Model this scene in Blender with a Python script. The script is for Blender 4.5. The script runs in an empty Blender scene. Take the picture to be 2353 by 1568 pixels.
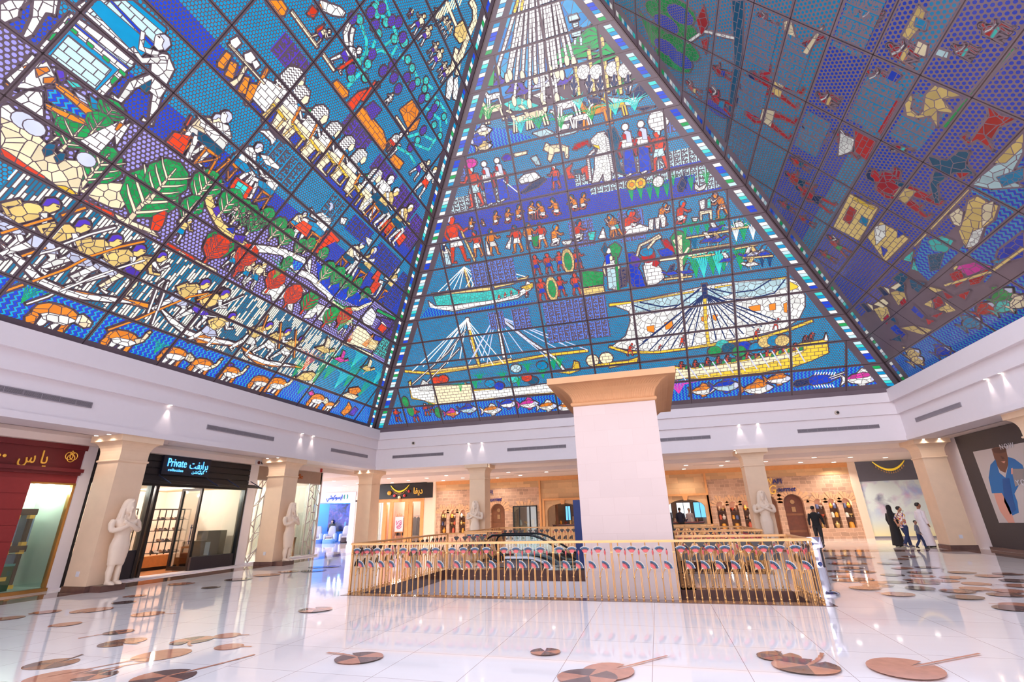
import bpy, bmesh, math, random
from math import sin, cos, pi, radians as R
from mathutils import Vector as V, Matrix as M
random.seed(7)
SC=bpy.context.scene; COL=SC.collection
# ---------------------------------------------------------------- camera
CH=1.72; FPX=1068.77; YAW,PIT,ROL=0.27727,0.35673,-0.02631
_f=V((-sin(YAW)*cos(PIT),cos(YAW)*cos(PIT),sin(PIT))); _r0=V((cos(YAW),sin(YAW),0)); _u0=_r0.cross(_f)
_r=_r0*cos(ROL)+_u0*sin(ROL); _u=_u0*cos(ROL)-_r0*sin(ROL)
cam=bpy.data.cameras.new('camera'); co=bpy.data.objects.new('camera',cam); COL.objects.link(co)
co.matrix_world=M(((_r.x,_u.x,-_f.x,0),(_r.y,_u.y,-_f.y,0),(_r.z,_u.z,-_f.z,CH),(0,0,0,1)))
cam.sensor_width=36; cam.lens=36*FPX/2353; cam.clip_start=.05; cam.clip_end=300
SC.camera=co
def at(x,y,ax,v):
    d=_r*((x-1176.5)/FPX)-_u*((y-784)/FPX)+_f
    c=(0,0,CH); t=(v-c[ax])/d[ax]
    return V((d.x*t,d.y*t,CH+d.z*t))
# ---------------------------------------------------------------- materials
MATS={}
def lin(c): return tuple((x/255/12.92 if x/255<=.04045 else ((x/255+.055)/1.055)**2.4) for x in c)
class NT:
    def __init__(s,m): m.use_nodes=True; s.t=m.node_tree; s.t.nodes.clear()
    def n(s,k,**kw):
        o=s.t.nodes.new('ShaderNode'+k)
        for a,b in kw.items():
            if a.startswith('i_'):
                key=a[2:]; key=int(key) if key.isdigit() else key.replace('_',' ')
                if isinstance(b,bpy.types.NodeSocket): s.t.links.new(b,o.inputs[key])
                else: o.inputs[key].default_value=b
            else: setattr(o,a,b)
        return o
    def l(s,a,b): s.t.links.new(a,b)
    def math(s,op,a,b=None,c=None):
        o=s.t.nodes.new('ShaderNodeMath'); o.operation=op
        for i,x in enumerate((a,b,c)):
            if x is None: continue
            if isinstance(x,(int,float)): o.inputs[i].default_value=x
            else: s.t.links.new(x,o.inputs[i])
        return o.outputs[0]
    def mix(s,f,a,b):
        o=s.t.nodes.new('ShaderNodeMix'); o.data_type='RGBA'
        for i,x in ((0,f),(6,a),(7,b)):
            if isinstance(x,bpy.types.NodeSocket): s.t.links.new(x,o.inputs[i])
            elif i==0: o.inputs[0].default_value=x
            else: o.inputs[i].default_value=(*x,1) if len(x)==3 else x
        return o.outputs[2]
    def out(s,sh): s.l(sh,s.n('OutputMaterial').inputs[0])
def pbr(name,c,rough=.5,metal=0,noise=.06,scale=6,spec=.5,emit=None,es=0,bump=0,coat=0):
    """principled material whose colour wanders a little with noise"""
    if name in MATS: return MATS[name]
    m=bpy.data.materials.new(name); t=NT(m); c=lin(c)
    b=t.n('BsdfPrincipled',i_Roughness=rough,i_Metallic=metal); b.inputs['Specular IOR Level'].default_value=spec
    if coat: b.inputs['Coat Weight'].default_value=coat; b.inputs['Coat Roughness'].default_value=.03
    tc=t.n('TexCoord'); nz=t.n('TexNoise',i_Vector=tc.outputs['Object'],i_Scale=scale,i_Detail=4.)
    d=tuple(x*(1-noise*2) for x in c); u=tuple(min(1,x*(1+noise)) for x in c)
    t.l(t.mix(nz.outputs[0],d,u),b.inputs['Base Color'])
    if emit: b.inputs['Emission Color'].default_value=(*lin(emit),1); b.inputs['Emission Strength'].default_value=es
    if bump:
        bp=t.n('Bump',i_Strength=bump,i_Distance=.01); t.l(nz.outputs[0],bp.inputs['Height']); t.l(bp.outputs[0],b.inputs['Normal'])
    t.out(b.outputs[0]); MATS[name]=m; return m
def glow(name,c,s):
    if name in MATS: return MATS[name]
    m=bpy.data.materials.new(name); t=NT(m); t.out(t.n('Emission',i_Color=(*lin(c),1),i_Strength=s).outputs[0]); MATS[name]=m; return m
def vcol(name,rough=.5,metal=0,es=0):
    """colour from the mesh's own 'col' attribute"""
    if name in MATS: return MATS[name]
    m=bpy.data.materials.new(name); t=NT(m); a=t.n('VertexColor',layer_name='col')
    b=t.n('BsdfPrincipled',i_Roughness=rough,i_Metallic=metal); t.l(a.outputs[0],b.inputs['Base Color'])
    if es: t.l(a.outputs[0],b.inputs['Emission Color']); b.inputs['Emission Strength'].default_value=es
    t.out(b.outputs[0]); MATS[name]=m; return m
def glass(name,c=(235,245,245),a=.12):
    if name in MATS: return MATS[name]
    m=bpy.data.materials.new(name); t=NT(m)
    tr=t.n('BsdfTransparent',i_Color=(*lin(c),1)); g=t.n('BsdfGlossy',i_Roughness=.03,i_Color=(1,1,1,1))
    fr=t.n('LayerWeight',i_Blend=.25); k=t.math('ADD',t.math('MULTIPLY',fr.outputs[0],.6),a*.4)
    mx=t.n('MixShader',i_0=k); t.l(tr.outputs[0],mx.inputs[1]); t.l(g.outputs[0],mx.inputs[2]); t.out(mx.outputs[0]); MATS[name]=m; return m
# ---------------------------------------------------------------- mesh builder
class MB:
    def __init__(s): s.v=[]; s.f=[]; s.c=[]; s.mi=[]; s.uv=[]; s.col=None; s.m=0
    def vs(s,pts): n=len(s.v); s.v+=[tuple(p) for p in pts]; return n
    def face(s,ids): s.f.append(tuple(ids)); s.c.append(s.col or (1,1,1)); s.mi.append(s.m)
    def poly(s,pts): n=s.vs(pts); s.face(range(n,n+len(pts))); return s
    def box(s,a,b,mt=None):
        x0,y0,z0=[min(a[i],b[i]) for i in range(3)]; x1,y1,z1=[max(a[i],b[i]) for i in range(3)]
        p=[V((x,y,z)) for z in (z0,z1) for x,y in ((x0,y0),(x1,y0),(x1,y1),(x0,y1))]
        if mt: p=[mt@q for q in p]
        n=s.vs(p)
        for q in ((3,2,1,0),(4,5,6,7),(0,1,5,4),(1,2,6,5),(2,3,7,6),(3,0,4,7)): s.face([n+i for i in q])
        return s
    def cbox(s,c,d,rz=0):
        mt=M.Translation(V(c))@M.Rotation(rz,4,'Z'); h=V(d)/2
        return s.box(-h,h,mt)
    def bar(s,p,q,w,h=None,up=(0,0,1)):
        p,q=V(p),V(q); d=(q-p).normalized(); up=V(up)
        if abs(d.dot(up))>.98: up=V((0,1,0))
        x=d.cross(up).normalized(); z=x.cross(d); h=h or w
        n=s.vs([a+x*(i*w/2)+z*(j*h/2) for a in (p,q) for i,j in ((-1,-1),(1,-1),(1,1),(-1,1))])
        for k in ((3,2,1,0),(4,5,6,7),(0,1,5,4),(1,2,6,5),(2,3,7,6),(3,0,4,7)): s.face([n+i for i in k])
        return s
    def tube(s,pts,rad,n=8,cap=True,sc=(1,1)):
        pts=[V(p) for p in pts]; k=len(pts); rad=rad if isinstance(rad,(list,tuple)) else [rad]*k
        prev=None; rings=[]
        for i,p in enumerate(pts):
            d=(pts[min(i+1,k-1)]-pts[max(i-1,0)]).normalized()
            if prev is None:
                a=V((1,0,0)) if abs(d.x)<.9 else V((0,1,0)); x=(a-d*a.dot(d)).normalized()
            else: x=(prev-d*prev.dot(d)).normalized()
            prev=x; y=d.cross(x)
            rings.append(s.vs([p+x*(cos(2*pi*j/n)*rad[i]*sc[0])+y*(sin(2*pi*j/n)*rad[i]*sc[1]) for j in range(n)]))
        for a,b in zip(rings,rings[1:]):
            for j in range(n): s.face((a+j,a+(j+1)%n,b+(j+1)%n,b+j))
        if cap: s.face([rings[0]+j for j in range(n)][::-1]); s.face([rings[-1]+j for j in range(n)])
        return s
    def loft(s,secs,n=16,cap=True):
        """secs: (centre, rx, ry[, power]) horizontal sections"""
        rings=[]
        for q in secs:
            c,rx,ry=V(q[0]),q[1],q[2]; pw=q[3] if len(q)>3 else 1
            pts=[]
            for j in range(n):
                a=2*pi*j/n; ca,sa=cos(a),sin(a)
                pts.append(c+V((math.copysign(abs(ca)**pw,ca)*rx,math.copysign(abs(sa)**pw,sa)*ry,0)))
            rings.append(s.vs(pts))
        for a,b in zip(rings,rings[1:]):
            for j in range(n): s.face((a+j,a+(j+1)%n,b+(j+1)%n,b+j))
        if cap: s.face([rings[0]+j for j in range(n)][::-1]); s.face([rings[-1]+j for j in range(n)])
        return s
    def lathe(s,prof,c=(0,0,0),n=20):
        c=V(c); return s.loft([(c+V((0,0,z)),r,r) for r,z in prof],n)
    def ball(s,c,rx,ry=None,rz=None,n=12,m=8):
        c=V(c); ry=ry or rx; rz=rz or rx
        return s.loft([(c+V((0,0,-cos(pi*i/m)*rz)),max(sin(pi*i/m),.02)*rx,max(sin(pi*i/m),.02)*ry) for i in range(m+1)],n)
    def prism(s,pts,d):
        """planar polygon (3d points) pushed along d"""
        pts=[V(p) for p in pts]; d=V(d); n=s.vs(pts+[p+d for p in pts]); k=len(pts)
        s.face([n+i for i in range(k)][::-1]); s.face([n+k+i for i in range(k)])
        for i in range(k): s.face((n+i,n+(i+1)%k,n+k+(i+1)%k,n+k+i))
        return s
    def square_loft(s,secs):
        """secs: (cx,cy,hx,hy,z) square sections"""
        rings=[s.vs([(cx-hx,cy-hy,z),(cx+hx,cy-hy,z),(cx+hx,cy+hy,z),(cx-hx,cy+hy,z)]) for cx,cy,hx,hy,z in secs]
        for a,b in zip(rings,rings[1:]):
            for j in range(4): s.face((a+j,a+(j+1)%4,b+(j+1)%4,b+j))
        s.face([rings[0]+j for j in range(4)][::-1]); s.face([rings[-1]+j for j in range(4)]); return s
    def mesh(s,name,mats,smooth=False,cols=False):
        me=bpy.data.meshes.new(name); me.from_pydata(s.v,[],s.f)
        for m in (mats if isinstance(mats,(list,tuple)) else [mats]): me.materials.append(m)
        if any(s.mi): me.polygons.foreach_set('material_index',s.mi)
        if cols:
            a=me.color_attributes.new('col','FLOAT_COLOR','CORNER'); d=[]
            for f,c in zip(s.f,s.c): d+=[*c,1.]*len(f)
            a.data.foreach_set('color',d)
        if s.uv:
            l=me.uv_layers.new(name='uv'); l.data.foreach_set('uv',[x for p in s.uv for x in p])
        if smooth:
            me.polygons.foreach_set('use_smooth',[True]*len(s.f))
            try: me.set_sharp_from_angle(angle=R(45))
            except Exception: pass
        me.update(); return me
    def build(s,name,mats,parent=None,smooth=False,cols=False,fix=True):
        me=s.mesh(name,mats,smooth,cols)
        if fix and not s.uv:
            b=bmesh.new(); b.from_mesh(me); bmesh.ops.recalc_face_normals(b,faces=b.faces); b.to_mesh(me); b.free()
        return link(name,me,parent)
def link(name,data,parent=None,loc=None,rz=0):
    o=bpy.data.objects.new(name,data); COL.objects.link(o)
    if parent is not None: o.parent=parent
    if loc is not None: o.location=loc
    if rz: o.rotation_euler=(0,0,rz)
    return o
def tag(o,label=None,cat=None,group=None,kind=None):
    if label: o['label']=label
    if cat: o['category']=cat
    if group: o['group']=group
    if kind: o['kind']=kind
    return o
def thing(name,label,cat,loc=(0,0,0),rz=0,group=None): return tag(link(name,None,None,loc,rz),label,cat,group)
def struct(o): o['kind']='structure'; return o
def sub(o,children,c=None):
    pass
def dup(o,parent=None,loc=None,rz=None,label=None,group=None):
    c=o.copy(); COL.objects.link(c); c.parent=parent
    if loc is not None: c.location=loc
    if rz is not None: c.rotation_euler=(0,0,rz)
    if label: c['label']=label
    if group: c['group']=group
    for ch in list(o.children): dup(ch,c)
    return c
FONT=None
def text(s,name,mat,parent,p,xdir,zdir,h,depth=.02,align='CENTER',shear=0,sx=1,space=1,bold=0):
    """lettering as a solid mesh; p anchor, xdir reading direction, zdir up, h = height of a capital"""
    cu=bpy.data.curves.new(name,'FONT'); cu.body=s; cu.align_x=align; cu.align_y='CENTER'; cu.extrude=depth/2; cu.shear=shear; cu.space_character=space; cu.offset=bold
    o=bpy.data.objects.new(name,cu); COL.objects.link(o)
    dg=bpy.context.evaluated_depsgraph_get(); me=bpy.data.meshes.new_from_object(o.evaluated_get(dg)); bpy.data.objects.remove(o)
    k=h/.7; x=V(xdir).normalized(); z=V(zdir).normalized(); y=z.cross(x)
    mt=M(((x.x*k*sx,z.x*k,-y.x,p[0]),(x.y*k*sx,z.y*k,-y.y,p[1]),(x.z*k*sx,z.z*k,-y.z,p[2]),(0,0,0,1)))
    me.transform(mt); me.materials.clear(); me.materials.append(mat); me.name=name
    return link(name,me,parent)
WORLD,EXPO,GLASS=3.2,0.15,1.15
# ================================================================ setting
paint=pbr('white_paint',(236,226,228),.6,noise=.012)
paint2=pbr('gallery_ceiling_paint',(238,222,214),.6,noise=.012)
cream=pbr('cream_plaster',(243,216,190),.6,noise=.02)
stone=pbr('peach_limestone',(238,205,172),.62,noise=.05,scale=3,bump=.05)
stone2=pbr('capital_sandstone',(210,154,108),.6,noise=.05,scale=3,bump=.05)
brownm=pbr('brown_marble',(110,80,72),.12,noise=.25,scale=5)
black=pbr('black_metal',(22,20,22),.35,noise=.1)
def floor_mat():
    m=bpy.data.materials.new('marble_floor'); t=NT(m); tc=t.n('TexCoord')
    mp=t.n('Mapping',i_Vector=tc.outputs['Object']); mp.inputs['Location'].default_value=(.28,-.46,0)
    br=t.n('TexBrick',i_Vector=mp.outputs[0],i_Scale=1.,offset=0.,squash=1.); br.inputs['Mortar Size'].default_value=.0035; br.inputs['Mortar Smooth'].default_value=.1; br.inputs['Brick Width'].default_value=1.04; br.inputs['Row Height'].default_value=1.04
    br.inputs['Color1'].default_value=(.0,.0,.0,1); br.inputs['Color2'].default_value=(1,1,1,1); br.inputs['Mortar'].default_value=(.5,.5,.5,1)
    nz=t.n('TexNoise',i_Vector=tc.outputs['Object'],i_Scale=1.3,i_Detail=5.); mp2=t.n('Mapping',i_Vector=tc.outputs['Object']); mp2.inputs['Scale'].default_value=(.5,5,1)
    n2=t.n('TexNoise',i_Vector=mp2.outputs[0],i_Scale=1.,i_Detail=6.)
    a=t.mix(br.outputs['Color'],lin((248,238,233)),lin((252,244,240))); a=t.mix(t.math('MULTIPLY',n2.outputs[0],.5),a,lin((240,224,217))); a=t.mix(br.outputs['Fac'],a,lin((170,140,130)))
    b=t.n('BsdfPrincipled',i_Roughness=.045); b.inputs['Specular IOR Level'].default_value=.62; t.l(a,b.inputs['Base Color']); t.out(b.outputs[0]); return m
fm=floor_mat(); MATS['floor']=fm
lily_a=pbr('pink_marble',(214,146,118),.06,noise=.16,scale=9); lily_b=pbr('grey_brown_marble',(128,100,94),.06,noise=.22,scale=7)
lily_c=pbr('tan_marble',(182,128,100),.06,noise=.3,scale=8)
# floor slab with the openings left out
XS=[-30,-7.2,-5.6,-1.86,.3,2.6,24]; YS=[-5,11.2,12.6,15.95,16.25,16.95,18.35,18.75,18.95,22.75,42]
def hole(i,j):
    x=(XS[i]+XS[i+1])/2; y=(YS[j]+YS[j+1])/2
    if -7.2<x<2.6 and 11.2<y<12.6: return True
    if -7.2<x<-1.86 and 12.6<y<16.25: return True
    if -5.6<x<.3 and 16.95<y<18.35: return True
    if -1.86<x<.3 and 12.6<y<15.95: return True
    if -7.2<x<.3 and 18.75<y<22.75: return True
    if .3<x<2.6 and 15.95<y<18.95: return True
    return False
b=MB()
nx,ny=len(XS)-1,len(YS)-1
for i in range(nx):
    for j in range(ny):
        if not hole(i,j): b.poly([(XS[i],YS[j],0),(XS[i+1],YS[j],0),(XS[i+1],YS[j+1],0),(XS[i],YS[j+1],0)])
floor=struct(b.build('floor',fm,fix=False))
# marble edging and white well walls round every opening
ed=MB(); ww=MB()
for i in range(nx):
    for j in range(ny):
        if not hole(i,j): continue
        for di,dj in ((-1,0),(1,0),(0,-1),(0,1)):
            k,l=i+di,j+dj
            if 0<=k<nx and 0<=l<ny and hole(k,l): continue
            if di: 
                x=XS[i] if di<0 else XS[i+1]; s=.02*di
                ed.box((x-.012*di,YS[j],-.3),(x+s,YS[j+1],.004)); ed.box((x,YS[j]-.0,0.001),(x+.33*di,YS[j+1],.006)); ww.box((x+.005*di,YS[j],-4.5),(x+.05*di,YS[j+1],-.3))
            else:
                y=YS[j] if dj<0 else YS[j+1]
                ed.box((XS[i],y-.012*dj,-.3),(XS[i+1],y+.02*dj,.004)); ed.box((XS[i]-.33*(i==1 and dj<0),y,.001),(XS[i+1]+.33*(XS[i+1]==2.6 and dj<0),y+.33*dj,.006)); ww.box((XS[i],y+.005*dj,-4.5),(XS[i+1],y+.05*dj,-.3))
struct(ed.build('trim_1',brownm)); struct(ww.build('wall_lower',paint))
b=MB(); b.poly([(-12,8,-4.5),(8,8,-4.5),(8,26,-4.5),(-12,26,-4.5)]); struct(b.build('floor_lower',pbr('lower_floor',(210,196,190),.2)))
# dark marble border band running past the pillars
b=MB()
for q in (((-16.25,-5),(-15.2,23)),((10.85,-5),(11.9,23)),((-16.25,23),(11.9,24.05))): b.box((*q[0],.0005),(*q[1],.0022))
bandm=bpy.data.materials.new('border_marble'); t=NT(bandm); tc=t.n('TexCoord'); mp=t.n('Mapping',i_Vector=tc.outputs['Object']); mp.inputs['Scale'].default_value=(6,.5,1)
nz=t.n('TexNoise',i_Vector=mp.outputs[0],i_Scale=1.2,i_Detail=3.); rp=t.n('ValToRGB',i_0=nz.outputs[0]); rp.color_ramp.elements[0].position=.42; rp.color_ramp.elements[1].position=.56
rp.color_ramp.elements[0].color=(*lin((96,62,50)),1); rp.color_ramp.elements[1].color=(*lin((176,140,122)),1)
pb=t.n('BsdfPrincipled',i_Roughness=.06); t.l(rp.outputs[0],pb.inputs['Base Color']); t.out(pb.outputs[0]); MATS['border_marble']=bandm
link_=b.build('border_band',bandm,floor)
# lily pads let into the floor
def lily(c,rx,ry,rot,notch,mats,stem,fan=0):
    mb=MB(); n=26; z=.003+.0005*(len(floor.children)%40); cx,cy=c
    def P(a,k=1): 
        x,y=cos(a)*rx*k,sin(a)*ry*k; return (cx+x*cos(rot)-y*sin(rot),cy+x*sin(rot)+y*cos(rot),z)
    g=notch; hw=.2
    for i in range(n):
        a0=g+hw+(2*pi-2*hw)*i/n; a1=g+hw+(2*pi-2*hw)*(i+1)/n
        mb.m=(0 if not fan else (i*5//n)%2); mb.poly([P(g,.12),P(a0),P(a1)])
    if stem:
        L,w,bend=stem; p=[]
        base=V(P(g,.12)); d=V(P(g,1))-base; d.normalize(); s=V((-d.y,d.x,0)); mb.m=1 if fan else 0
        q=[base+d*(L*k/5)+s*(bend*(k/5)**2)+V((0,0,.0005)) for k in range(6)]
        for k in range(5): mb.poly([q[k]-s*w*.5,q[k+1]-s*w*(.5+.3*(bend!=0)),q[k+1]+s*w*(.5+.3*(bend!=0)),q[k]+s*w*.5])
    return mb.build('lily_pad',mats,floor)
PADS=[(347/2.941,1280+725/2.941,.42,0,1,.25,1.3),(400/2.941,1280+815/2.941,.5,1,0,.75,.9),(640/2.941,1280+803/2.941,.33,0,1,.2,1.2),(1105/2.941,1280+815/2.941,.48,0,1,.65,1.0),(1093/2.941,1280+665/2.941,.48,1,0,.7,3.6),(828/2.941,1280+580/2.941,.42,0,1,.2,4.9),(1297/2.941,1280+568/2.941,.4,0,1,.22,4.4),(1535/2.941,1280+535/2.941,.28,1,0,.2,.3),(1547/2.941,1280+611/2.941,.28,1,0,.2,.2),(800/2.941,1280+512/2.941,.3,0,1,.3,3.4),(1000/2.941,1280+389/2.941,.42,1,0,.35,.2),(440/2.941,1280+460/2.941,.33,1,0,.1,4.),(620/2.941,1280+363/2.941,.5,1,0,.2,4.2),(305/2.941,1280+377/2.941,.36,1,0,.1,4.),(48/2.941,1280+419/2.941,.36,1,0,0,4.),(838/2.941,1280+311/2.941,.34,0,0,0,1.),(910/2.941,1280+268/2.941,.34,1,0,0,4.),(1425/2.941,1280+210/2.941,.34,0,0,0,1),(1225/2.941,1280+185/2.941,.5,1,0,0,1),(1610/2.941,1280+155/2.941,.55,0,0,0,1),(1805/2.941,1280+125/2.941,.6,1,0,0,1),(1950/2.941,1280+103/2.941,.5,1,0,0,1),(2120/2.941,1280+96/2.941,.6,0,0,0,1),(2150/2.941,1280+72/2.941,.5,0,0,0,1),(2240/2.941,1280+68/2.941,.5,0,0,0,1),(2133/2.941,1280+362/2.941,.45,0,1,.15,2.),
(700+367/2.941,1380+397/2.941,.42,0,1,.35,2.2),(700+1627/2.941,1380+356/2.941,.27,0,1,0,1.6),(700+2050/2.941,1380+490/2.941,.45,1,0,.6,5.9),(700+1910/2.941,1380+530/2.941,.45,0,1,0,1.),
(1500+800/2.758,1230+778/2.758,.34,0,1,.12,.9),(1500+970/2.758,1230+842/2.758,.48,0,1,.4,.8),(1500+1600/2.758,1230+855/2.758,.56,1,0,.8,5.7)]
for k,(x,y) in enumerate([(1345,341),(1555,380),(1695,342),(1930,362),(1985,400),(2045,346),(1425,322),(1535,300),(1395,302),(1680,288),(1850,292),(2050,310),(1720,305),(1705,262),(1520,255),(1225,290),(1195,265),(1325,282),(1180,232),(1340,235),(1580,212),(1740,207),(1690,240),(1900,272),(1960,240),(2130,262),(2260,358),(2240,383),(2320,450),(2280,468),(2250,250),(2330,325),(2290,292),(1265,212),(1180,185),(1290,185),(1500,182),(1150,150),(1210,135),(1340,143),(1560,155),(1640,140)]):
    if y<325 or x>1600 or x<1600: PADS.append((1500+x/2.758,1230+y/2.758,.5 if y>200 else .55,(k*7%5)<3,(k%3)==0,.22 if y>280 else .1,(k*2.1)%6.28))
for x,y,r_,pk,fan,st,no in PADS:
    p=at(x,y,2,0)
    r_*=(.74 if y<1230 and x<1500 or y>1500 else .74 if x<1500 else .6); lily((p.x,p.y),r_,r_*.86,0.2*no,no,[lily_a if pk else lily_b,lily_c if pk else (lily_a if fan else lily_c)] if not fan else [lily_c if int(no*10)%2 else lily_b,lily_b if int(no*10)%2 else lily_a],(st*1.6,.035,.12 if fan else 0) if st else None,fan)
# stepped white cornice round the well of the pyramid (open towards the camera's back)
YF=-2.6
LX,RX,BY=(-14.72,-14.87,-15.0,-14.93),(10.2,10.38,10.5,10.45),(23.62,23.72,23.82,23.78)
ZZ=((6.43,5.88),(5.88,5.36),(5.36,4.42),(4.42,4.25)); FY=(-2.35,-2.45,-2.55,-2.5)
b=MB()
for k in range(4):
    z1,z0=ZZ[k]; t_=.9
    a=[(LX[k],FY[k]),(LX[k],BY[k]),(RX[k],BY[k]),(RX[k],FY[k])]; o=[(-16,-3.6),(-16,24.9),(11.5,24.9),(11.5,-3.6)]
    for i in range(4):
        p,q,r2,s=a[i],a[(i+1)%4],o[(i+1)%4],o[i]
        n=b.vs([(*p,z0),(*q,z0),(*r2,z0),(*s,z0),(*p,z1),(*q,z1),(*r2,z1),(*s,z1)])
        for f in ((0,1,5,4),(0,3,2,1),(4,5,6,7)): b.face([n+g for g in f])
struct(b.build('trim_2',paint,fix=False))
# gallery ceilings
b=MB()
b.box((-16.7,-5,4.25),(-15.95,23.8,4.5)); b.box((-24,-5,4.05),(-16.7,21.9,4.5)); b.box((-30,24.85,4.25),(24,27,4.5)); b.box((-16.7,23.8,4.25),(-15.95,24.85,4.5)); b.box((-30,27,4.05),(24,42,4.5)); b.box((-30,21.9,4.05),(-16.7,24.85,4.5)); b.box((11.45,-5,4.25),(24,24.85,4.5))
struct(b.build('ceiling',paint2))
b=MB()
for x0,x1,y,z in ((-10.6,-8.5,29.4,4.05),(-8.2,-3.6,28.4,4.05),(2.2,5,28.6,4.05),(5.6,9.6,28.4,4.05)): b.box((x0,y,z-.006),(x1,y+.05,z+.01))
struct(b.build('trim_3',pbr('slot_shadow_grey',(120,96,88),.7)))
# walls behind the shops (fronts are built below)
b=MB(); b.box((-24,-5,0),(-23.9,21.9,4.05)); b.box((-24,10.65,0),(-17.05,10.78,4.05)); b.box((-24,17.12,0),(-17.05,17.35,4.05)); b.box((-24,21.9,0),(-17.3,22.0,4.05)); struct(b.build('wall_left',pbr('shop_wall_cream',(246,226,206),.7,noise=.02)))
b=MB(); b.box((-17.06,10.5,0),(-16.94,10.82,4.06)); b.box((-17.06,17.05,0),(-16.94,17.5,4.06)); b.box((-17.2,21.93,0),(-17.0,22.02,4.05)); struct(b.build('trim_4',paint))
b=MB(); b.box((-15.75,31.95,0),(-15.0,32.3,4.05)); b.box((10.75,31.9,0),(11.15,32.3,4.05)); b.box((-15.3,31.9,0),(-15.05,32.0,4.05)); b.box((-20.6,31.9,0),(-19.6,32.3,4.05)); struct(b.build('trim_5',cream))
b=MB(); b.box((-30,37.8,-.1),(24,38,4.05)); struct(b.build('wall_back',pbr('back_room_wall',(225,196,170),.7)))
b=MB(); b.box((12.1,23.75,0),(12.5,24.9,4.25)); b.box((12.35,-5,0),(12.6,24.9,4.25)); b.box((12.04,-5,0),(12.1,23.8,.1)); struct(b.build('wall_right',paint))
b=MB(); b.box((12.0,-5,0),(12.12,23.78,.11)); struct(b.build('baseboard_right',pbr('dark_skirting',(120,92,82),.3)))
b=MB(); b.box((17.6,24.9,0),(17.8,42,4.25)); struct(b.build('wall_hall',paint))
# ================================================================ pillars, statues, great column
def pillar_parts(root,socket=False,ledge=None):
    b=MB(); b.square_loft([(0,0,.425,.425,.16),(0,0,.425,.425,3.5)]); b.build('shaft',stone,root)
    b=MB(); b.square_loft([(0,0,.45,.45,3.49),(0,0,.46,.46,3.52),(0,0,.45,.45,3.55)]); b.build('band',stone,root)
    secs=[(0,0,.425,.425,3.55),(0,0,.425,.425,3.72)]+[(0,0,.425+.2*(1-cos(t*pi/2/6)),.425+.2*(1-cos(t*pi/2/6)),3.72+.35*sin(t*pi/2/6)) for t in range(1,7)]+[(0,0,.64,.64,4.075),(0,0,.64,.64,4.252)]
    b=MB(); b.square_loft(secs); b.build('capital',stone,root)
    b=MB(); b.square_loft([(0,0,.455,.455,0),(0,0,.455,.455,.16)])
    if ledge: d=V(ledge); s=V((-d.y,d.x,0)); p=d*.4; b.prism([p-s*.33,p+d*.46-s*.33,p+d*.46+s*.33,p+s*.33],(0,0,.16))
    b.build('plinth',brownm,root)
    if socket: b=MB(); b.box((-.06,-.437,.4),(.06,-.42,.53)); b.build('wall_socket',pbr('white_plastic',(225,222,228),.4),root)
PIL=[('beside the red shop front',-15.62,10.76,1,(1,0,0)),('before the grey lattice shop, statue on its right',-15.62,17.55,1,(1,0,0)),('at the left back corner of the hall, no statue',-15.62,24.35,0,None),('left of the great column in the back row',-8.92,24.37,0,(0,-1,0)),('right of the great column in the back row',4.43,24.37,0,(0,-1,0)),('at the right back corner beside the family',11.28,24.37,1,None),('at the far right in front of the runner poster, only its capital in view',11.28,17.55,0,None)]
for s,x,y,so,lg in PIL:
    p=thing('pillar','square peach stone pillar '+s,'pillar',(x,y,0)); pillar_parts(p,so,lg)
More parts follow.
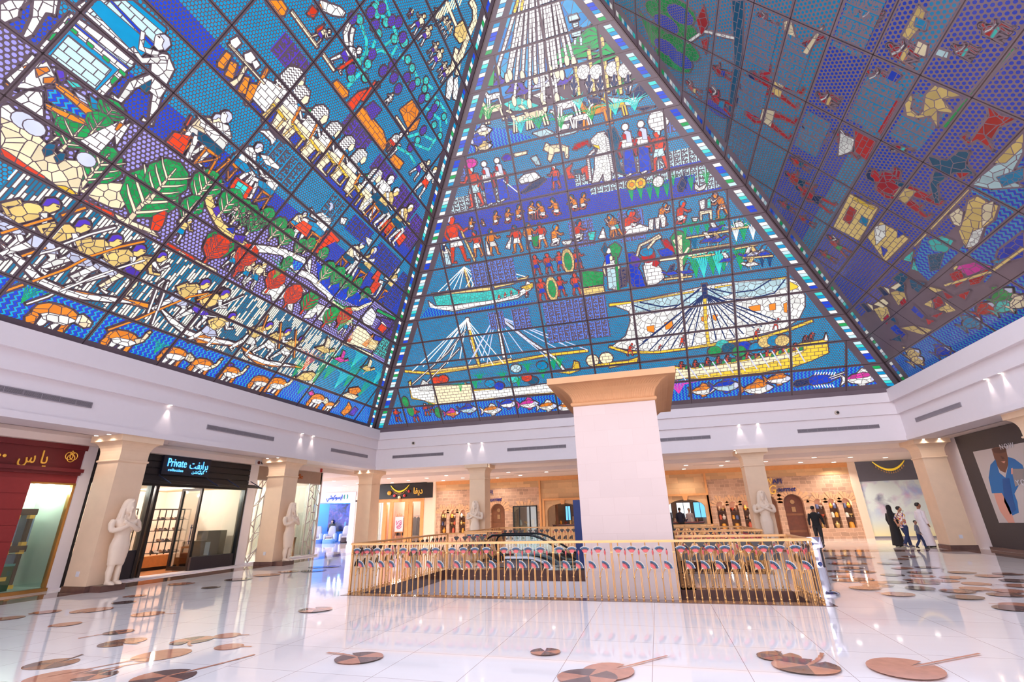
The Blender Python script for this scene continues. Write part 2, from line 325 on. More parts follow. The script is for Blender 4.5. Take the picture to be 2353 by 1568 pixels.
def statue_mesh():
    b=MB()
    for s in (-1,1):
        b.loft([((s*.1,-.09,0),.075,.17,.8),((s*.1,-.09,.04),.075,.165,.8),((s*.1,-.06,.09),.065,.11)],14)
        b.loft([((s*.1,0,.03),.062,.07),((s*.1,0,.12),.06,.066),((s*.105,.01,.32),.085,.1),((s*.1,-.01,.5),.08,.09),((s*.1,0,.75),.11,.11)],14)
    b.loft([((0,0,.5),.2,.13,.8),((0,-.005,.56),.205,.14,.8),((0,0,.85),.245,.165,.85),((0,0,1.02),.25,.17,.85),((0,0,1.2),.2,.14,.85),((0,0,1.28),.19,.135,.85),((0,0,1.42),.23,.15,.85),((0,0,1.6),.29,.17,.85),((0,.01,1.69),.31,.15,.85),((0,.02,1.76),.2,.11),((0,.02,1.83),.1,.09),((0,.02,1.93),.08,.08)],22)
    b.loft([((0,.02,1.2),.27,.02),((0,.05,1.0),.2,.02)],8)
    for s in (-1,1):
        b.tube([(s*.31,.02,1.67),(s*.37,0,1.58),(s*.385,-.04,1.46),(s*.36,-.09,1.385)],[.085,.085,.075,.07],12)
        b.tube([(s*.37,-.07,1.4),(s*.22,-.17,1.44),(s*.06,-.2-.03*(s>0),1.52),(-s*.1,-.2-.03*(s>0),1.6)],[.07,.066,.055,.05],12)
        b.ball((-s*.14,-.2-.02*(s>0),1.625),.062,.05,.06)
        b.tube([(-s*.16,-.22,1.58),(-s*.18,-.2,1.7),(-s*.16,-.15,1.82)],[.018,.018,.02],8)
    # head with royal headcloth, face and beard
    b.loft([((0,-.035,1.86),.07,.075),((0,-.045,1.92),.095,.1),((0,-.045,2.0),.105,.115),((0,-.035,2.09),.108,.12),((0,-.02,2.17),.1,.11),((0,0,2.22),.07,.08)],16)
    b.ball((0,-.165,2.01),.018,.03,.035); b.ball((0,-.15,1.95),.035,.015,.012); 
    for s in (-1,1): b.ball((s*.042,-.143,2.045),.02,.012,.01); b.ball((s*.112,-.03,2.02),.02,.03,.045)
    b.loft([((0,-.13,1.72),.022,.022),((0,-.145,1.8),.03,.028),((0,-.135,1.9),.025,.025)],10)
    b.loft([((0,.05,1.62),.22,.06,.7),((0,.05,1.72),.24,.08,.7),((0,.04,1.85),.23,.085,.8),((0,.03,2.0),.205,.1,.9),((0,.02,2.12),.18,.12),((0,.01,2.21),.145,.12),((0,.01,2.27),.07,.07)],18)
    for s in (-1,1): b.loft([((s*.15,-.08,1.52),.05,.03),((s*.165,-.07,1.68),.065,.035),((s*.15,-.03,1.86),.05,.05),((s*.13,0,2.0),.03,.07)],10)
    b.tube([(0,-.1,2.17),(0,-.15,2.2),(0,-.14,2.27)],[.02,.022,.012],8)
    b.box((-.2,.0,0),(.2,.12,1.5)) if False else None
    o=b.build('pharaoh_statue',stone)
    m=o.modifiers.new('r','REMESH'); m.mode='VOXEL'; m.voxel_size=.016
    s_=o.modifiers.new('s','SMOOTH'); s_.iterations=4; s_.factor=.5
    dg=bpy.context.evaluated_depsgraph_get(); me=bpy.data.meshes.new_from_object(o.evaluated_get(dg)); bpy.data.objects.remove(o)
    me.polygons.foreach_set('use_smooth',[True]*len(me.polygons)); me.materials.clear(); me.materials.append(pbr('statue_stone',(240,216,192),.6,noise=.04,scale=5)); me.name='pharaoh_statue'; return me
sm=statue_mesh()
for s,x,y,rz in (('left shop pillar nearest the red shop',-14.9,10.76,pi/2),('second left pillar by the grey lattice',-14.9,17.55,pi/2),('back pillar left of the great column',-8.92,23.66,0),('back pillar beside the gourmet sign',4.43,23.66,0)):
    o=link('pharaoh_statue',sm,None,(x,y,.16),rz); tag(o,'pale stone pharaoh statue with crossed arms on the '+s,'statue',)
# great column standing in the escalator well
def tile_mat(name,c,w,h,mort,ms=.004,off=.5,rough=.6):
    m=bpy.data.materials.new(name); t=NT(m); tc=t.n('TexCoord'); sp=t.n('SeparateXYZ',i_0=tc.outputs['Object']); 
    cb=t.n('CombineXYZ',i_0=t.math('ADD',sp.outputs[0],sp.outputs[1]),i_1=sp.outputs[2])
    br=t.n('TexBrick',i_Vector=cb.outputs[0],i_Scale=1.,offset=off); br.inputs['Mortar Size'].default_value=ms; br.inputs['Brick Width'].default_value=w; br.inputs['Row Height'].default_value=h
    br.inputs['Color1'].default_value=(*lin(c),1); br.inputs['Color2'].default_value=(*lin([x*.975 for x in c]),1); br.inputs['Mortar'].default_value=(*lin(mort),1)
    nz=t.n('TexNoise',i_Vector=tc.outputs['Object'],i_Scale=2.5,i_Detail=6.)
    a=t.mix(t.math('MULTIPLY',nz.outputs[0],.25),br.outputs[0],lin([x*.9 for x in c]))
    b=t.n('BsdfPrincipled',i_Roughness=rough); t.l(a,b.inputs['Base Color']); t.out(b.outputs[0]); MATS[name]=m; return m
gc=thing('great_column','huge square pale column with fluted sandstone capital rising from the escalator well','column',(-.78,14.15,0))
b=MB(); b.box((-1.05,-1.95,-4.5),(1.05,1.95,4.4)); b.build('shaft',tile_mat('pale_tile',(216,192,184),.62,.41,(207,181,172)),gc)
b=MB()
hx,hy=1.05,1.95
def ring(e,z): return (0,0,hx+e,hy+e,z)
b.square_loft([ring(-.05,4.34)]+[ring(.055*sin(pi*k/8)+.0,4.36+.11*(1-cos(pi*k/8))/2) for k in range(9)]+[ring(-.05,4.5)]); b.build('torus_moulding',stone2,gc)
b=MB(); NP=9
prof=[(.54*(1-cos(k/(NP-1)*pi/2)),4.45+.45*sin(k/(NP-1)*pi/2)) for k in range(NP)]
for sx,L,H,ax in ((1,hx,hy,0),(-1,hx,hy,0),(1,hy,hx,1),(-1,hy,hx,1)):
    nf=int(2*L/.055); rows=[]
    for e,z in prof:
        row=[]
        for j in range(nf*2+1):
            t_=-1+2*j/(nf*2); rib=.012*(j%2)*(0<j<nf*2)
            a=t_*(L+e); o_=H+e+rib
            row.append((a,-o_*sx,z) if ax==0 else (o_*sx,a,z))
        rows.append(b.vs(row))
    for r0,r1 in zip(rows,rows[1:]):
        for j in range(nf*2): b.face((r0+j,r0+j+1,r1+j+1,r1+j))
b.build('fluted_capital',stone2,gc)
b=MB(); b.square_loft([ring(.56,4.88),ring(.56,5.04)]); b.square_loft([ring(.0,4.6),ring(.3,4.9)]); b.build('abacus',stone2,gc)
# ================================================================ cornice fittings
grey=pbr('vent_grey',(150,140,146),.5); dgrey=pbr('vent_dark',(88,80,86),.6)
def vent(a,b_,nrm,label):
    """a,b_ ends of the slot on the wall (x,y), nrm outward"""
    a=V((*a,4.9)); q=V((*b_,4.9)); L=(q-a).length; rz=math.atan2(q.y-a.y,q.x-a.x)
    t=thing('air_vent',label,'air vent',(a+q)/2,rz)
    sg=1 if (M.Rotation(rz,3,'Z')@V((0,1,0))).dot(V(nrm))>0 else -1
    m=MB(); m.box((-L/2,0,-.075),(L/2,.012*sg,.075)); m.build('backing',dgrey,t)
    m=MB()
    for z in (-.07,.07): m.box((-L/2,0,z-.012),(L/2,.025*sg,z+.012))
    for x in (-L/2,L/2): m.box((x-.012,0,-.08),(x+.012,.025*sg,.08))
    m.build('frame',grey,t)
    m=MB()
    for k in range(int(L/.02)): x=-L/2+.02*(k+.5); m.box((x-.005,0,-.06),(x+.005,.02*sg,.06))
    for k in range(1,8): x=-L/2+L*k/8; m.box((x-.01,0,-.06),(x+.01,.022*sg,.06))
    m.build('louvre',grey,t,fix=False)
for a,b_,n,s in (((-15,5.95),(-15,9.09),(1,0,0),'above the red shop'),((-15,12.84),(-15,16.0),(1,0,0),'above the black shop sign'),((-15,19.8),(-15,22.95),(1,0,0),'nearest the left back corner'),((-13.92,23.82),(-10.84,23.82),(0,-1,0),'above the black jewellery shop sign'),((-7.18,23.82),(-4.08,23.82),(0,-1,0),'just left of the great column capital'),((-.3,23.82),(2.78,23.82),(0,-1,0),'just right of the great column'),((6.47,23.82),(9.61,23.82),(0,-1,0),'under the round camera near the right corner'),((10.5,22.7),(10.5,19.6),(-1,0,0),'on the right')):
    vent(a,b_,n,'grey slotted air vent in the white cornice '+s)
wp=pbr('white_plastic',(225,222,228),.4); lens=pbr('lens_black',(15,12,14),.15)
for p,n,s in ((at(950,1019,1,23.72),(0,-1,0),'left of the great column'),(at(1923,949,1,23.72),(0,-1,0),'at the right end of the back cornice')):
    t=thing('security_camera','small round ball camera on the white cornice '+s,'camera',p)
    m=MB(); m.tube([(0,0,0),(0,-.05,0)],[.1,.09],16); m.build('housing',pbr('camera_beige',(206,188,172),.4),t,True); m=MB(); m.ball((0.02,-.06,0),.055); m.build('lens',lens,t,True)
disc=glow('downlight_glow',(255,244,230),6)
def downlight(x,y,z,label,group,r=.1,power=0,cat='ceiling light'):
    t=thing('ceiling_light',label,cat,(x,y,z),0,group)
    m=MB(); m.lathe([(r*.8,-.004),(r*.85,-.014),(r*1.1,-.014),(r*1.15,-.002)],(0,0,0),18); m.build('trim_ring',wp,t,True)
    m=MB(); m.lathe([(.001,-.016),(r*.85,-.016),(r*.85,-.0145),(.001,-.0145)],(0,0,0),18); m.build('diffuser',disc,t)
    if power:
        l=bpy.data.lights.new('lamp','SPOT'); l.energy=power; l.spot_size=R(140); l.spot_blend=.6; l.color=(1,.88,.78); l.shadow_soft_size=.1
        link('lamp',l,t,(0,0,-.05))
DL=[]
for ox,oy,s,pts in ((980,1040,.1615,((10,365),(280,327),(515,362),(240,400),(1165,280),(1335,325),(1010,362),(1565,225),(1705,277),(2125,230))),(1520,1020,.187,((328,208),(300,265),(275,310),(810,212),(735,268),(1278,217),(1390,154),(1708,228),(1875,168),(2117,225),(2320,165))),(1900,940,.2296,((437,423),(235,483),(585,486),(70,532))),(560,1020,.1955,((1705,408),(1935,433),(1745,459),(1918,365),(2147,403),(1238,405),(1062,438),(1340,462),(1185,488)))):
    for a,c in pts:
        p=at(ox+a*s,oy+c*s,2,4.05)
        if p.y<27: p=at(ox+a*s,oy+c*s,2,4.25)
        if p.y<33.5 : DL.append(p)
for p in DL:
    if p.x<-16.5: g='downlights in the far left hallway'; l='round white downlight glowing in the hallway ceiling before the blue shop'
    elif p.x<-1.5: g='downlights left of the great column'; l='round white downlight in the back gallery ceiling left of the great column'
    else: g='downlights right of the great column'; l='round white downlight in the back gallery ceiling right of the great column'
    downlight(p.x,min(p.y,31.4),p.z,l,g,.13,120)
for k,(x,y) in enumerate(((-15.9,10.0),(-15.35,9.98),(-15.9,16.8),(-15.35,16.78),(10.95,16.8),(11.5,16.8))): downlight(x,y,4.25,'tiny spotlight in the soffit over a side pillar capital','spotlights over the side pillars',.06,18)
for k,(x,y) in enumerate(((11.0,23.6),(11.55,23.6),(-8.3,23.95),(3.75,23.95),(-15.9,23.6),(-15.35,23.6))): downlight(x,max(y,24.0)-.3*(k in(0,1,4,5)),4.25,'tiny spotlight in the soffit over a back row pillar capital','spotlights over the back pillars',.05,14)
def wash(x,y,n):
    t=thing('wall_washer_light','tiny recessed light under the cornice step washing it in a bright cone','ceiling light',(x,y,5.36),0,'wall washer lights in the cornice')
    m=MB(); m.lathe([(.001,-.006),(.05,-.006),(.05,.004),(.001,.004)],(0,0,0),14); m.build('lens',disc,t)
    l=bpy.data.lights.new('lamp','SPOT'); l.energy=24; l.spot_size=R(55); l.spot_blend=.8; l.color=(1,.86,.8); l.shadow_soft_size=.02
    o=link('lamp',l,t,(0,0,-.03))
for x,y,n in ((-14.93,11.3,0),(-14.93,17.6,0),(-14.93,18.35,0),(-9.35,23.76,0),(-8.6,23.76,0),(4.1,23.76,0),(4.9,23.76,0),(10.45,17.9,0),(10.45,17.2,0)): wash(x,y,n)
t=thing('fire_alarm_sounder','small red fire alarm on the bulkhead above the lattice shop','alarm',(-16.7,21.4,4.12)); m=MB(); m.box((0,-.05,-.09),(.06,.05,.09)); m.build('body',pbr('alarm_red',(190,30,30),.4),t); m=MB(); m.ball((.05,0,.0),.035); m.build('dome',pbr('alarm_red2',(230,60,50),.3),t,True)
t=thing('alarm_button_plate','white alarm plate with red round button between the black and lattice shops','alarm',(-16.7,17.2,4.14)); m=MB(); m.box((0,-.22,-.11),(.03,.22,.11)); m.build('plate',wp,t); m=MB(); m.tube([(.03,-.05,0),(.05,-.05,0)],[.07,.07],14); m.build('button',pbr('alarm_red3',(110,40,36),.4),t); m=MB(); m.box((.03,.08,-.05),(.035,.18,.05)); m.build('grille',dgrey,t)
# ================================================================ lotus railings
gold=pbr('gold_lacquer',(226,168,104),.28,.55,noise=.08); goldr=pbr('handrail_gold',(232,170,108),.3,.25,noise=.05)
enamel=vcol('enamel',.3)
RED,BLU,DRK,RIM,BK=[lin(c) for c in ((205,84,84),(52,112,158),(26,32,52),(214,196,170),(74,66,66))]
def fan_mesh(name,R1,half,mid,n=8,th=.012):
    """lotus blossom as an enamelled plate in the x-z plane, front towards -y"""
    b=MB()
    def P(a,r,y): return (sin(a)*r,y,cos(a)*r)
    A=[mid-half+2*half*i/n for i in range(n+1)]; y0,y1=-th/2,th/2
    r1,r2,r3=R1*.22,R1*.66,R1
    for i in range(n):
        a,c=A[i],A[i+1]; m=(a+c)/2
        b.col=RIM; b.poly([P(a,r1,y0),P(c,r1,y0),P(m,r1*1.25,y0)])
        b.col=RED; b.poly([P(a,r1,y0),P(m,r1*1.25,y0),P(m,r2*1.06,y0),P(a,r2*.8,y0)]); b.poly([P(m,r1*1.25,y0),P(c,r1,y0),P(c,r2*.8,y0),P(m,r2*1.06,y0)])
        b.col=DRK; b.poly([P(a,r2*.8,y0),P(m,r2*1.06,y0),P(a+.25*(c-a),r3*.9,y0),P(a,r3*.92,y0)]); b.poly([P(m,r2*1.06,y0),P(c,r2*.8,y0),P(c,r3*.92,y0),P(c-.25*(c-a),r3*.9,y0)])
        b.col=BLU; b.poly([P(m,r2*1.06,y0),P(c-.25*(c-a),r3*.9,y0),P(m,r3,y0),P(a+.25*(c-a),r3*.9,y0)])
        b.col=RIM; b.poly([P(a,r3*.92,y0),P(a+.25*(c-a),r3*.9,y0),P(m,r3,y0),P(m,r3*1.03,y0),P(a,r3*.97,y0)]); b.poly([P(c-.25*(c-a),r3*.9,y0),P(c,r3*.92,y0),P(c,r3*.97,y0),P(m,r3*1.03,y0),P(m,r3,y0)])
    E=[P(A[0],0,0)]+[q for i in range(n) for q in (P(A[i],r3*.97,0),P((A[i]+A[i+1])/2,r3*1.03,0))]+[P(A[n],r3*.97,0)]
    b.col=BK; b.poly([(x,y1,z) for x,_,z in E][::-1])
    b.col=RIM
    for p,q in zip(E,E[1:]+E[:1]): b.poly([(p[0],y0,p[2]),(p[0],y1,p[2]),(q[0],y1,q[2]),(q[0],y0,q[2])])
    b.col=RIM; b.poly([P(A[0],0,y0),P(A[n],r1,y0),P(A[0],r1,y0)])
    return b.mesh(name,enamel,cols=True)
def knuck(b,z,r=.02): b.lathe([(r*.6,z-.02),(r,z-.008),(r,z+.008),(r*.6,z+.02)],(0,0,0),8)
b=MB(); b.lathe([(.021,0),(.021,.015),(.012,.02),(.012,.42)],(0,0,0),8); knuck(b,.07); knuck(b,.43,.022); b.lathe([(.009,.42),(.009,.8),(.024,.875),(.01,.885)],(0,0,0),8); b.lathe([(.012,1.0),(.012,1.1)],(0,0,0),8)
b.tube([(.0,-.004,.44),(.018,-.004,.5),(.045,-.006,.56),(.07,-.008,.595)],[.008,.008,.009,.013],7)
ME_A=b.mesh('lotus_baluster',gold,True); ME_F=fan_mesh('lotus_flower',.165,R(40),0); ME_S=fan_mesh('side_flower',.165,R(44),R(42),7)
b=MB()
for s in (-.012,.012): b.tube([(s,0,0),(s,0,.62)],[.008,.008],6)
b.lathe([(.024,0),(.024,.02),(.012,.025)],(0,0,0),8); knuck(b,.07,.024); b.lathe([(.008,.6),(.008,.84),(.014,.855)],(0,0,0),7); ME_B=b.mesh('bud_baluster',gold,True)
b=MB()
for k in range(8):
    pass
b.col=RED; b.lathe([(.008,.85),(.019,.885),(.02,.91),(.014,.945)],(0,0,0),8); b.col=DRK; b.lathe([(.014,.945),(.001,.985)],(0,0,0),8); ME_BUD=b.mesh('bud',enamel,True,True)
b=MB()
for s in (-.014,.014): b.tube([(s,0,0),(s,0,1.1)],[.01,.01],7)
b.lathe([(.03,0),(.03,.02),(.014,.025)],(0,0,0),8); knuck(b,.07,.028); b.box((-.026,-.012,.9),(.026,.012,.92)); ME_P=b.mesh('post',gold,True)
def rail(root,p,q):
    """one straight run; blossoms face right-hand side of p->q seen from above"""
    p,q=V(p),V(q); d=q-p; L=d.length; rz=math.atan2(d.y,d.x); u=d/L; nb=max(1,round(L/1.27)); bay=L/nb; st=bay/9
    m=MB(); n_=V((-u.y,u.x,0)); m.prism([p+n_*x-u*.03+V((0,0,z)) for x,z in ((-.04,1.095),(.04,1.095),(.04,1.125),(.028,1.144),(-.028,1.144),(-.04,1.125))],d+u*.06); m.build('handrail',goldr,root)
    for i in range(nb+1):
        o=link('post',ME_P,root,p+u*(bay*i),rz)
        if i==nb: break
        for k in range(4):
            a=p+u*(bay*i+st*(1+2*k)); c=p+u*(bay*i+st*(2+2*k))
            o=link('lotus_baluster',ME_A,root,a,rz)
            f=link('lotus_flower',ME_F,o,(0,-.012,.865)); g=link('side_flower',ME_S,o,(.07,-.014,.59))
            o=link('bud_baluster',ME_B,root,c,rz); link('bud',ME_BUD,o)
def railing(label,runs):
    r_=thing('railing',label,'railing',(0,0,0))
    for p,q in runs: rail(r_,(*p,0),(*q,0))
    return r_
railing('long gold railing with red and blue lotus blossoms nearest the camera',[((-7.42,11.05),(2.76,11.05)),((-7.42,16.8),(-7.42,11.1)),((2.76,11.1),(2.76,12.78)),((2.72,12.8),(.35,12.8)),((-5.9,16.8),(-7.38,16.8))])
railing('gold lotus railing right of the great column, second from the front',[((.4,15.75),(2.76,15.75)),((2.76,15.8),(2.76,19.1)),((2.72,19.1),(.1,19.1))])
railing('far gold lotus railing left of the great column behind the escalator',[((-7.38,18.5),(-5.9,18.5)),((-7.42,22.9),(-7.42,18.55)),((-1.2,22.9),(-7.38,22.9))])
railing('farthest gold lotus railing right of the great column',[((2.3,22.3),(-.3,22.3))])
# ================================================================ escalator
es=thing('escalator','escalator with glass sides and black handrails sinking behind the great column','escalator',(-5.6,17.65,0))
E0=V((-5.6,17.65,0)); ED=-4.55
sl=math.tan(R(30))
def epath(z,x0=-5.3,x1=1.6,n=10):
    pts=[(x0,z),(ED,z)]
    for k in range(1,n+1):
        a=R(30)*k/n; r_=1.4; pts.append((ED+r_*sin(a),z-r_*(1-cos(a))))
    x,zz=pts[-1]; pts.append((x1,zz-(x1-x)*sl)); return pts
silver=pbr('brushed_steel',(196,202,216),.25,.8,noise=.05); clad=pbr('escalator_cladding',(128,116,118),.45); rub=pbr('black_rubber',(16,16,18),.3)
for s,y in ((-1,16.98),(1,18.32)):
    yy=y-17.65
    m=MB(); P=[(x+5.6,z) for x,z in epath(.3)]; Q=[(x+5.6,z) for x,z in epath(-1.25)]
    m.prism([(x,yy,z) for x,z in P]+[(x,yy,z) for x,z in Q[::-1]],(0,.06*-s,0)); m.build('side_cladding',clad,es)
    m=MB()
    for (x,z),(x2,z2) in zip(P,P[1:]): m.bar((x,yy-.05*s,z+.02),(x2,yy-.05*s,z2+.02),.3,.07)
    m.build('deck',silver,es)
    m=MB()
    for (x,z),(x2,z2) in zip(P,P[1:]): m.bar((x,yy-.16*s*-1,z-.03),(x2,yy-.16*s*-1,z2-.03),.03,.04)
    m.build('skirt_strip',rub,es)
    m=MB(); H=[(x+5.6,z) for x,z in epath(1.03)]
    m.prism([(x,yy-.05*s,z) for x,z in P]+[(x,yy-.05*s,z) for x,z in H[::-1]],(0,.012,0)); m.build('glass_panel',glass('balustrade_glass'),es)
    nw=[(-.0,yy-.05*s,.18),(-.22,yy-.05*s,.3),(-.42,yy-.05*s,.5),(-.46,yy-.05*s,.72),(-.36,yy-.05*s,.92),(-.15,yy-.05*s,1.03)]
    m=MB(); m.tube(nw+[(x,yy-.05*s,z) for x,z in H],.036,8); m.build('handrail',rub,es,True)
m=MB()
X=[(x+5.6,z) for x,z in epath(.0,-5.5)]
m.box((-.9,-.5,0),(.35,.5,.02)); 
x,z=X[1][0],0
for k in range(18):
    m.box((x,-.5,z-.3),(x+.4,.5,z)); x+=.36 if k<3 else .385; z-=(.02 if k<1 else .1 if k<3 else .222)
m.build('steps',pbr('step_steel',(120,120,126),.4,.6),es)
# ================================================================ chrome bin, panels by the column
chrome=pbr('chrome',(214,216,228),.08,1.,noise=.02); kb=pbr('dark_blue_lens',(30,52,120),.1)
t=thing('chrome_bin','polished chrome cylindrical bin with sloping lid beside the railing corner','bin',(3.12,12.35,0))
m=MB(); m.lathe([(.0,0),(.29,0),(.29,.03),(.24,.06),(.19,.075)],(0,0,0),28); m.build('base',chrome,t,True)
m=MB(); m.lathe([(.16,.07),(.158,.5),(.162,.505),(.162,.52),(.158,.525),(.156,.86),(.17,.87),(.17,.89),(.15,.9)],(0,0,0),28); m.build('body',chrome,t,True)
m=MB(); m.loft([((0,0,.89),.2,.17,.6),((0,0,1.0),.2,.17,.6),((0,.03,1.1),.19,.15,.6)],28); m.build('lid',chrome,t,True)
m=MB(); m.tube([(-.05,-.16,.97),(-.05,-.18,.97)],[.035,.03],12); m.build('knob',kb,t); m=MB(); m.tube([(.02,-.15,.58),(.02,-.185,.58)],[.045,.03],14); m.build('lock_button',kb,t)
t=thing('navy_display_panel','tall plain navy blue board standing left of the great column','board',(-2.1,16.45,0)); m=MB(); m.box((-.6,-.03,0),(.75,.03,2.12)); m.build('board',pbr('navy_board',(12,44,112),.5),t); m=MB(); m.box((-.55,-.14,0),(.7,.14,.04)); m.build('foot',black,t)
t=thing('black_sign_stand','narrow black framed stand against the right edge of the great column','stand',(.3,16.35,0)); m=MB(); m.box((-.2,-.02,0),(.11,.02,1.65)); m.build('frame',black,t); m=MB(); m.box((-.25,-.12,0),(.14,.12,.03)); m.build('foot',black,t)
# ================================================================ shops on the left
def T(n,l,c,loc=(0,0,0),rz=0,g=None): return thing(n,l,c,loc,rz,g)
def P_(name,mat,parent,*boxes,smooth=False):
    m=MB()
    for a,b in boxes: m.box(a,b)
    return m.build(name,mat,parent,smooth)
def area(loc,sx,sy,power,col=(1,.9,.82)):
    for i in (-1,1):
        for k in (-1,1):
            l=bpy.data.lights.new('shop_lamp','POINT'); l.energy=power/4; l.color=col; l.shadow_soft_size=.07; link('shop_lamp',l,None,(loc[0]+i*sx*.3,loc[1]+k*sy*.3,loc[2]-.1))
redw=pbr('oxblood_panel',(150,46,48),.45,noise=.06,scale=12); redd=pbr('oxblood_dark',(118,36,40),.45,noise=.06); gold2=pbr('gold_letter',(235,180,80),.3,.5,emit=(230,170,70),es=.25)
shopcream=pbr('shop_cream',(248,226,196),.7,noise=.02); woodf=pbr('shop_wood_floor',(206,140,92),.25,noise=.15,scale=5); oakm=pbr('oak_wood',(206,134,76),.4,noise=.15,scale=8); sg=glass('shop_glass')
# red perfume shop
f=T('red_shop_front','dark red panelled shop front with gold Arabic letters and lit window','shop front',(-17,7,0))
def rel(o,boxes): x,y,z=o.location; return [((a[0]-x,a[1]-y,a[2]-z),(b[0]-x,b[1]-y,b[2]-z)) for a,b in boxes]
P_('fascia',redd,f,*rel(f,[((-17.5,-3,3.32),(-16.98,10.5,3.9)),((-17.5,-3,3.9),(-16.9,10.52,4.05))]))
P_('ledge',redd,f,*rel(f,[((-17.5,-3,3.24),(-16.82,10.52,3.34)),((-17.5,-3,3.16),(-16.9,10.5,3.24))]))
P_('lintel',redw,f,*rel(f,[((-17.5,-3,2.92),(-17.0,10.5,3.16))]))
P_('pier',redw,f,*rel(f,[((-17.5,8.55,0),(-16.98,9.36,2.92))]+[((-17.5,8.55,.1+k*.42),(-16.965,9.36,.1+k*.42+.405)) for k in range(7)]))
P_('recess',redd,f,*rel(f,[((-17.9,-3,0),(-17.5,8.55,2.92)),((-17.5,7.6,0),(-17.2,8.2,2.3)),((-17.5,7.5,2.3),(-17.1,8.3,2.45))]))
P_('window_frame',pbr('brass',(206,150,84),.25,.7),f,*rel(f,[((-17.1,9.36,2.88),(-16.97,10.5,2.93)),((-17.1,10.43,.08),(-16.97,10.5,2.9)),((-17.3,-3,0),(-16.9,10.5,.09))]))
P_('glass_pane',sg,f,*rel(f,[((-17.03,9.36,.09),(-17.02,10.43,2.88))]))
P_('window_back',pbr('pale_niche',(226,232,216),.6,noise=.03),f,*rel(f,[((-18.6,8.9,0),(-18.5,10.6,3)),((-18.5,10.5,0),(-17.05,10.6,3)),((-18.6,8.9,2.92),(-17.05,10.6,3.0)),((-18.6,8.9,.02),(-17.05,10.6,.1))]))
area((-17.8,9.9,2.85),.9,.9,60,(.92,1,.9))
p=at(62,1050,0,-16.96); 
s=T('shop_sign','gold Arabic lettering followed by three dots on the red fascia','sign',p)
text('\uFEB1\uFE8E \uFEF3' if 0 else '\uFEB1 \uFE8E\uFEF3',"letters",gold2,s,(.01,.16,0),(0,1,0),(0,0,1),.36,.03,sx=.66)
m=MB()
for k in range(3): m.ball((.01,-.5-.12*k,-.02),.02,.045,.045)
m.build('dots',gold2,s,True)
p=at(163,1052,0,-16.96); s=T('shop_emblem','gold line emblem of entwined loops on the red fascia','sign',p); m=MB()
for k in range(3): m.tube([(.01,.1*cos(a)+(k-1)*.06,.11*sin(a)-.06*(k==1)+.04) for a in [2*pi*i/14 for i in range(15)]],[.012]*15,5)
m.tube([(.01,-.05,.1),(.01,.0,.2),(.01,.05,.13),(.01,.02,.05)],.012,5); m.build('loops',gold2,s)
# display unit in the red shop window
t=T('display_unit','dark brown display unit with frosted panels and gold fittings in the red shop window','display',(-18.0,9.75,.1)); dkb=pbr('walnut',(70,42,38),.3,noise=.15); fro=pbr('frosted_blue',(150,170,200),.2,noise=.05)
P_('top',dkb,t,((-.3,-.5,1.95),(.3,.42,2.12))); P_('shelf',dkb,t,((-.3,-.5,.95),(.3,.42,1.12)))
for y in (-.42,-.02,.33): P_('panel',fro,t,((-.2,y-.03,1.12),(.2,y+.12,1.95))); P_('leg',dkb,t,((.18,y-.05,0),(.28,y+.03,1.95)))
for y in (-.42,-.02,.33):
    for z in (0,.9,1.12,1.85): P_('gold_cap',gold2,t,((.16,y-.07,z),(.3,y+.05,z+.1)))
P_('lower_panel',fro,t,((-.2,-.4,0),(.15,.35,.9)))
t=T('gift_box','green gift box with gold band at the foot of the red shop window','box',(-17.45,9.55,.1)); P_('carton',pbr('green_box',(28,104,54),.4),t,((-.2,-.35,0),(.2,.2,.62))); P_('ribbon',gold2,t,((-.21,-.36,.26),(.21,.1,.36))); P_('lid_edge',pbr('teal_glass',(90,190,180),.2),t,((-.21,-.36,.62),(.21,.21,.68)))
for k,(y,z,c,l) in enumerate(((9.3,1.24,(190,210,240),'pale perfume bottle left on the walnut display shelf'),(9.5,1.24,(60,90,170),'blue perfume bottle middle of the walnut display shelf'),(9.68,1.24,(230,230,240),'silver perfume bottle right on the walnut display shelf'))):
    t=T('perfume_bottle',l,'bottle',(-17.75,y,z)); m=MB(); m.box((-.05,-.05,0),(.05,.05,.14)); m.build('flask',pbr('flask%d'%k,c,.1),t); m=MB(); m.lathe([(.02,.14),(.025,.15),(.025,.2),(.0,.2)],(0,0,0),10); m.build('stopper',gold2,t)
# black shoe shop
blk=pbr('black_cladding',(34,29,32),.5,noise=.25,scale=30); blk2=pbr('black_frame',(24,21,23),.35)
f=T('black_shop_front','black shop front with slatted fascia and tall glass door','shop front',(-17,13.95,0))
P_('fascia',blk,f,*rel(f,[((-17.4,10.82,3.12),(-17.0,17.05,4.05))]+[((-17.4,10.82,3.14+k*.23),(-16.95,17.05,3.14+k*.23+.19)) for k in range(4)]))
P_('head_frame',blk2,f,*rel(f,[((-17.2,10.82,2.98),(-16.96,17.06,3.12))]))
for a,b_ in ((10.82,10.92),(12.86,12.96),(13.05,13.15),(16.96,17.06)): P_('jamb',blk2,f,*rel(f,[((-17.2,a,0.04),(-16.97,b_,3.0))]))
for bx in (((-17.15,15.0,.04),(-17.0,16.97,.5)),((-17.15,10.92,.04),(-17.0,12.86,.9))): P_('stall_riser',pbr('dark_panel',(46,40,46),.5,noise=.2,scale=30),f,*rel(f,[bx]))
P_('threshold',paint,f,*rel(f,[((-17.3,10.82,0),(-16.6,17.5,.04))]))
for bx in (((-17.06,15.05,.5),(-17.05,16.96,2.98)),((-17.06,10.92,.9),(-17.05,12.86,2.98))): P_('glass_pane',sg,f,*rel(f,[bx]))
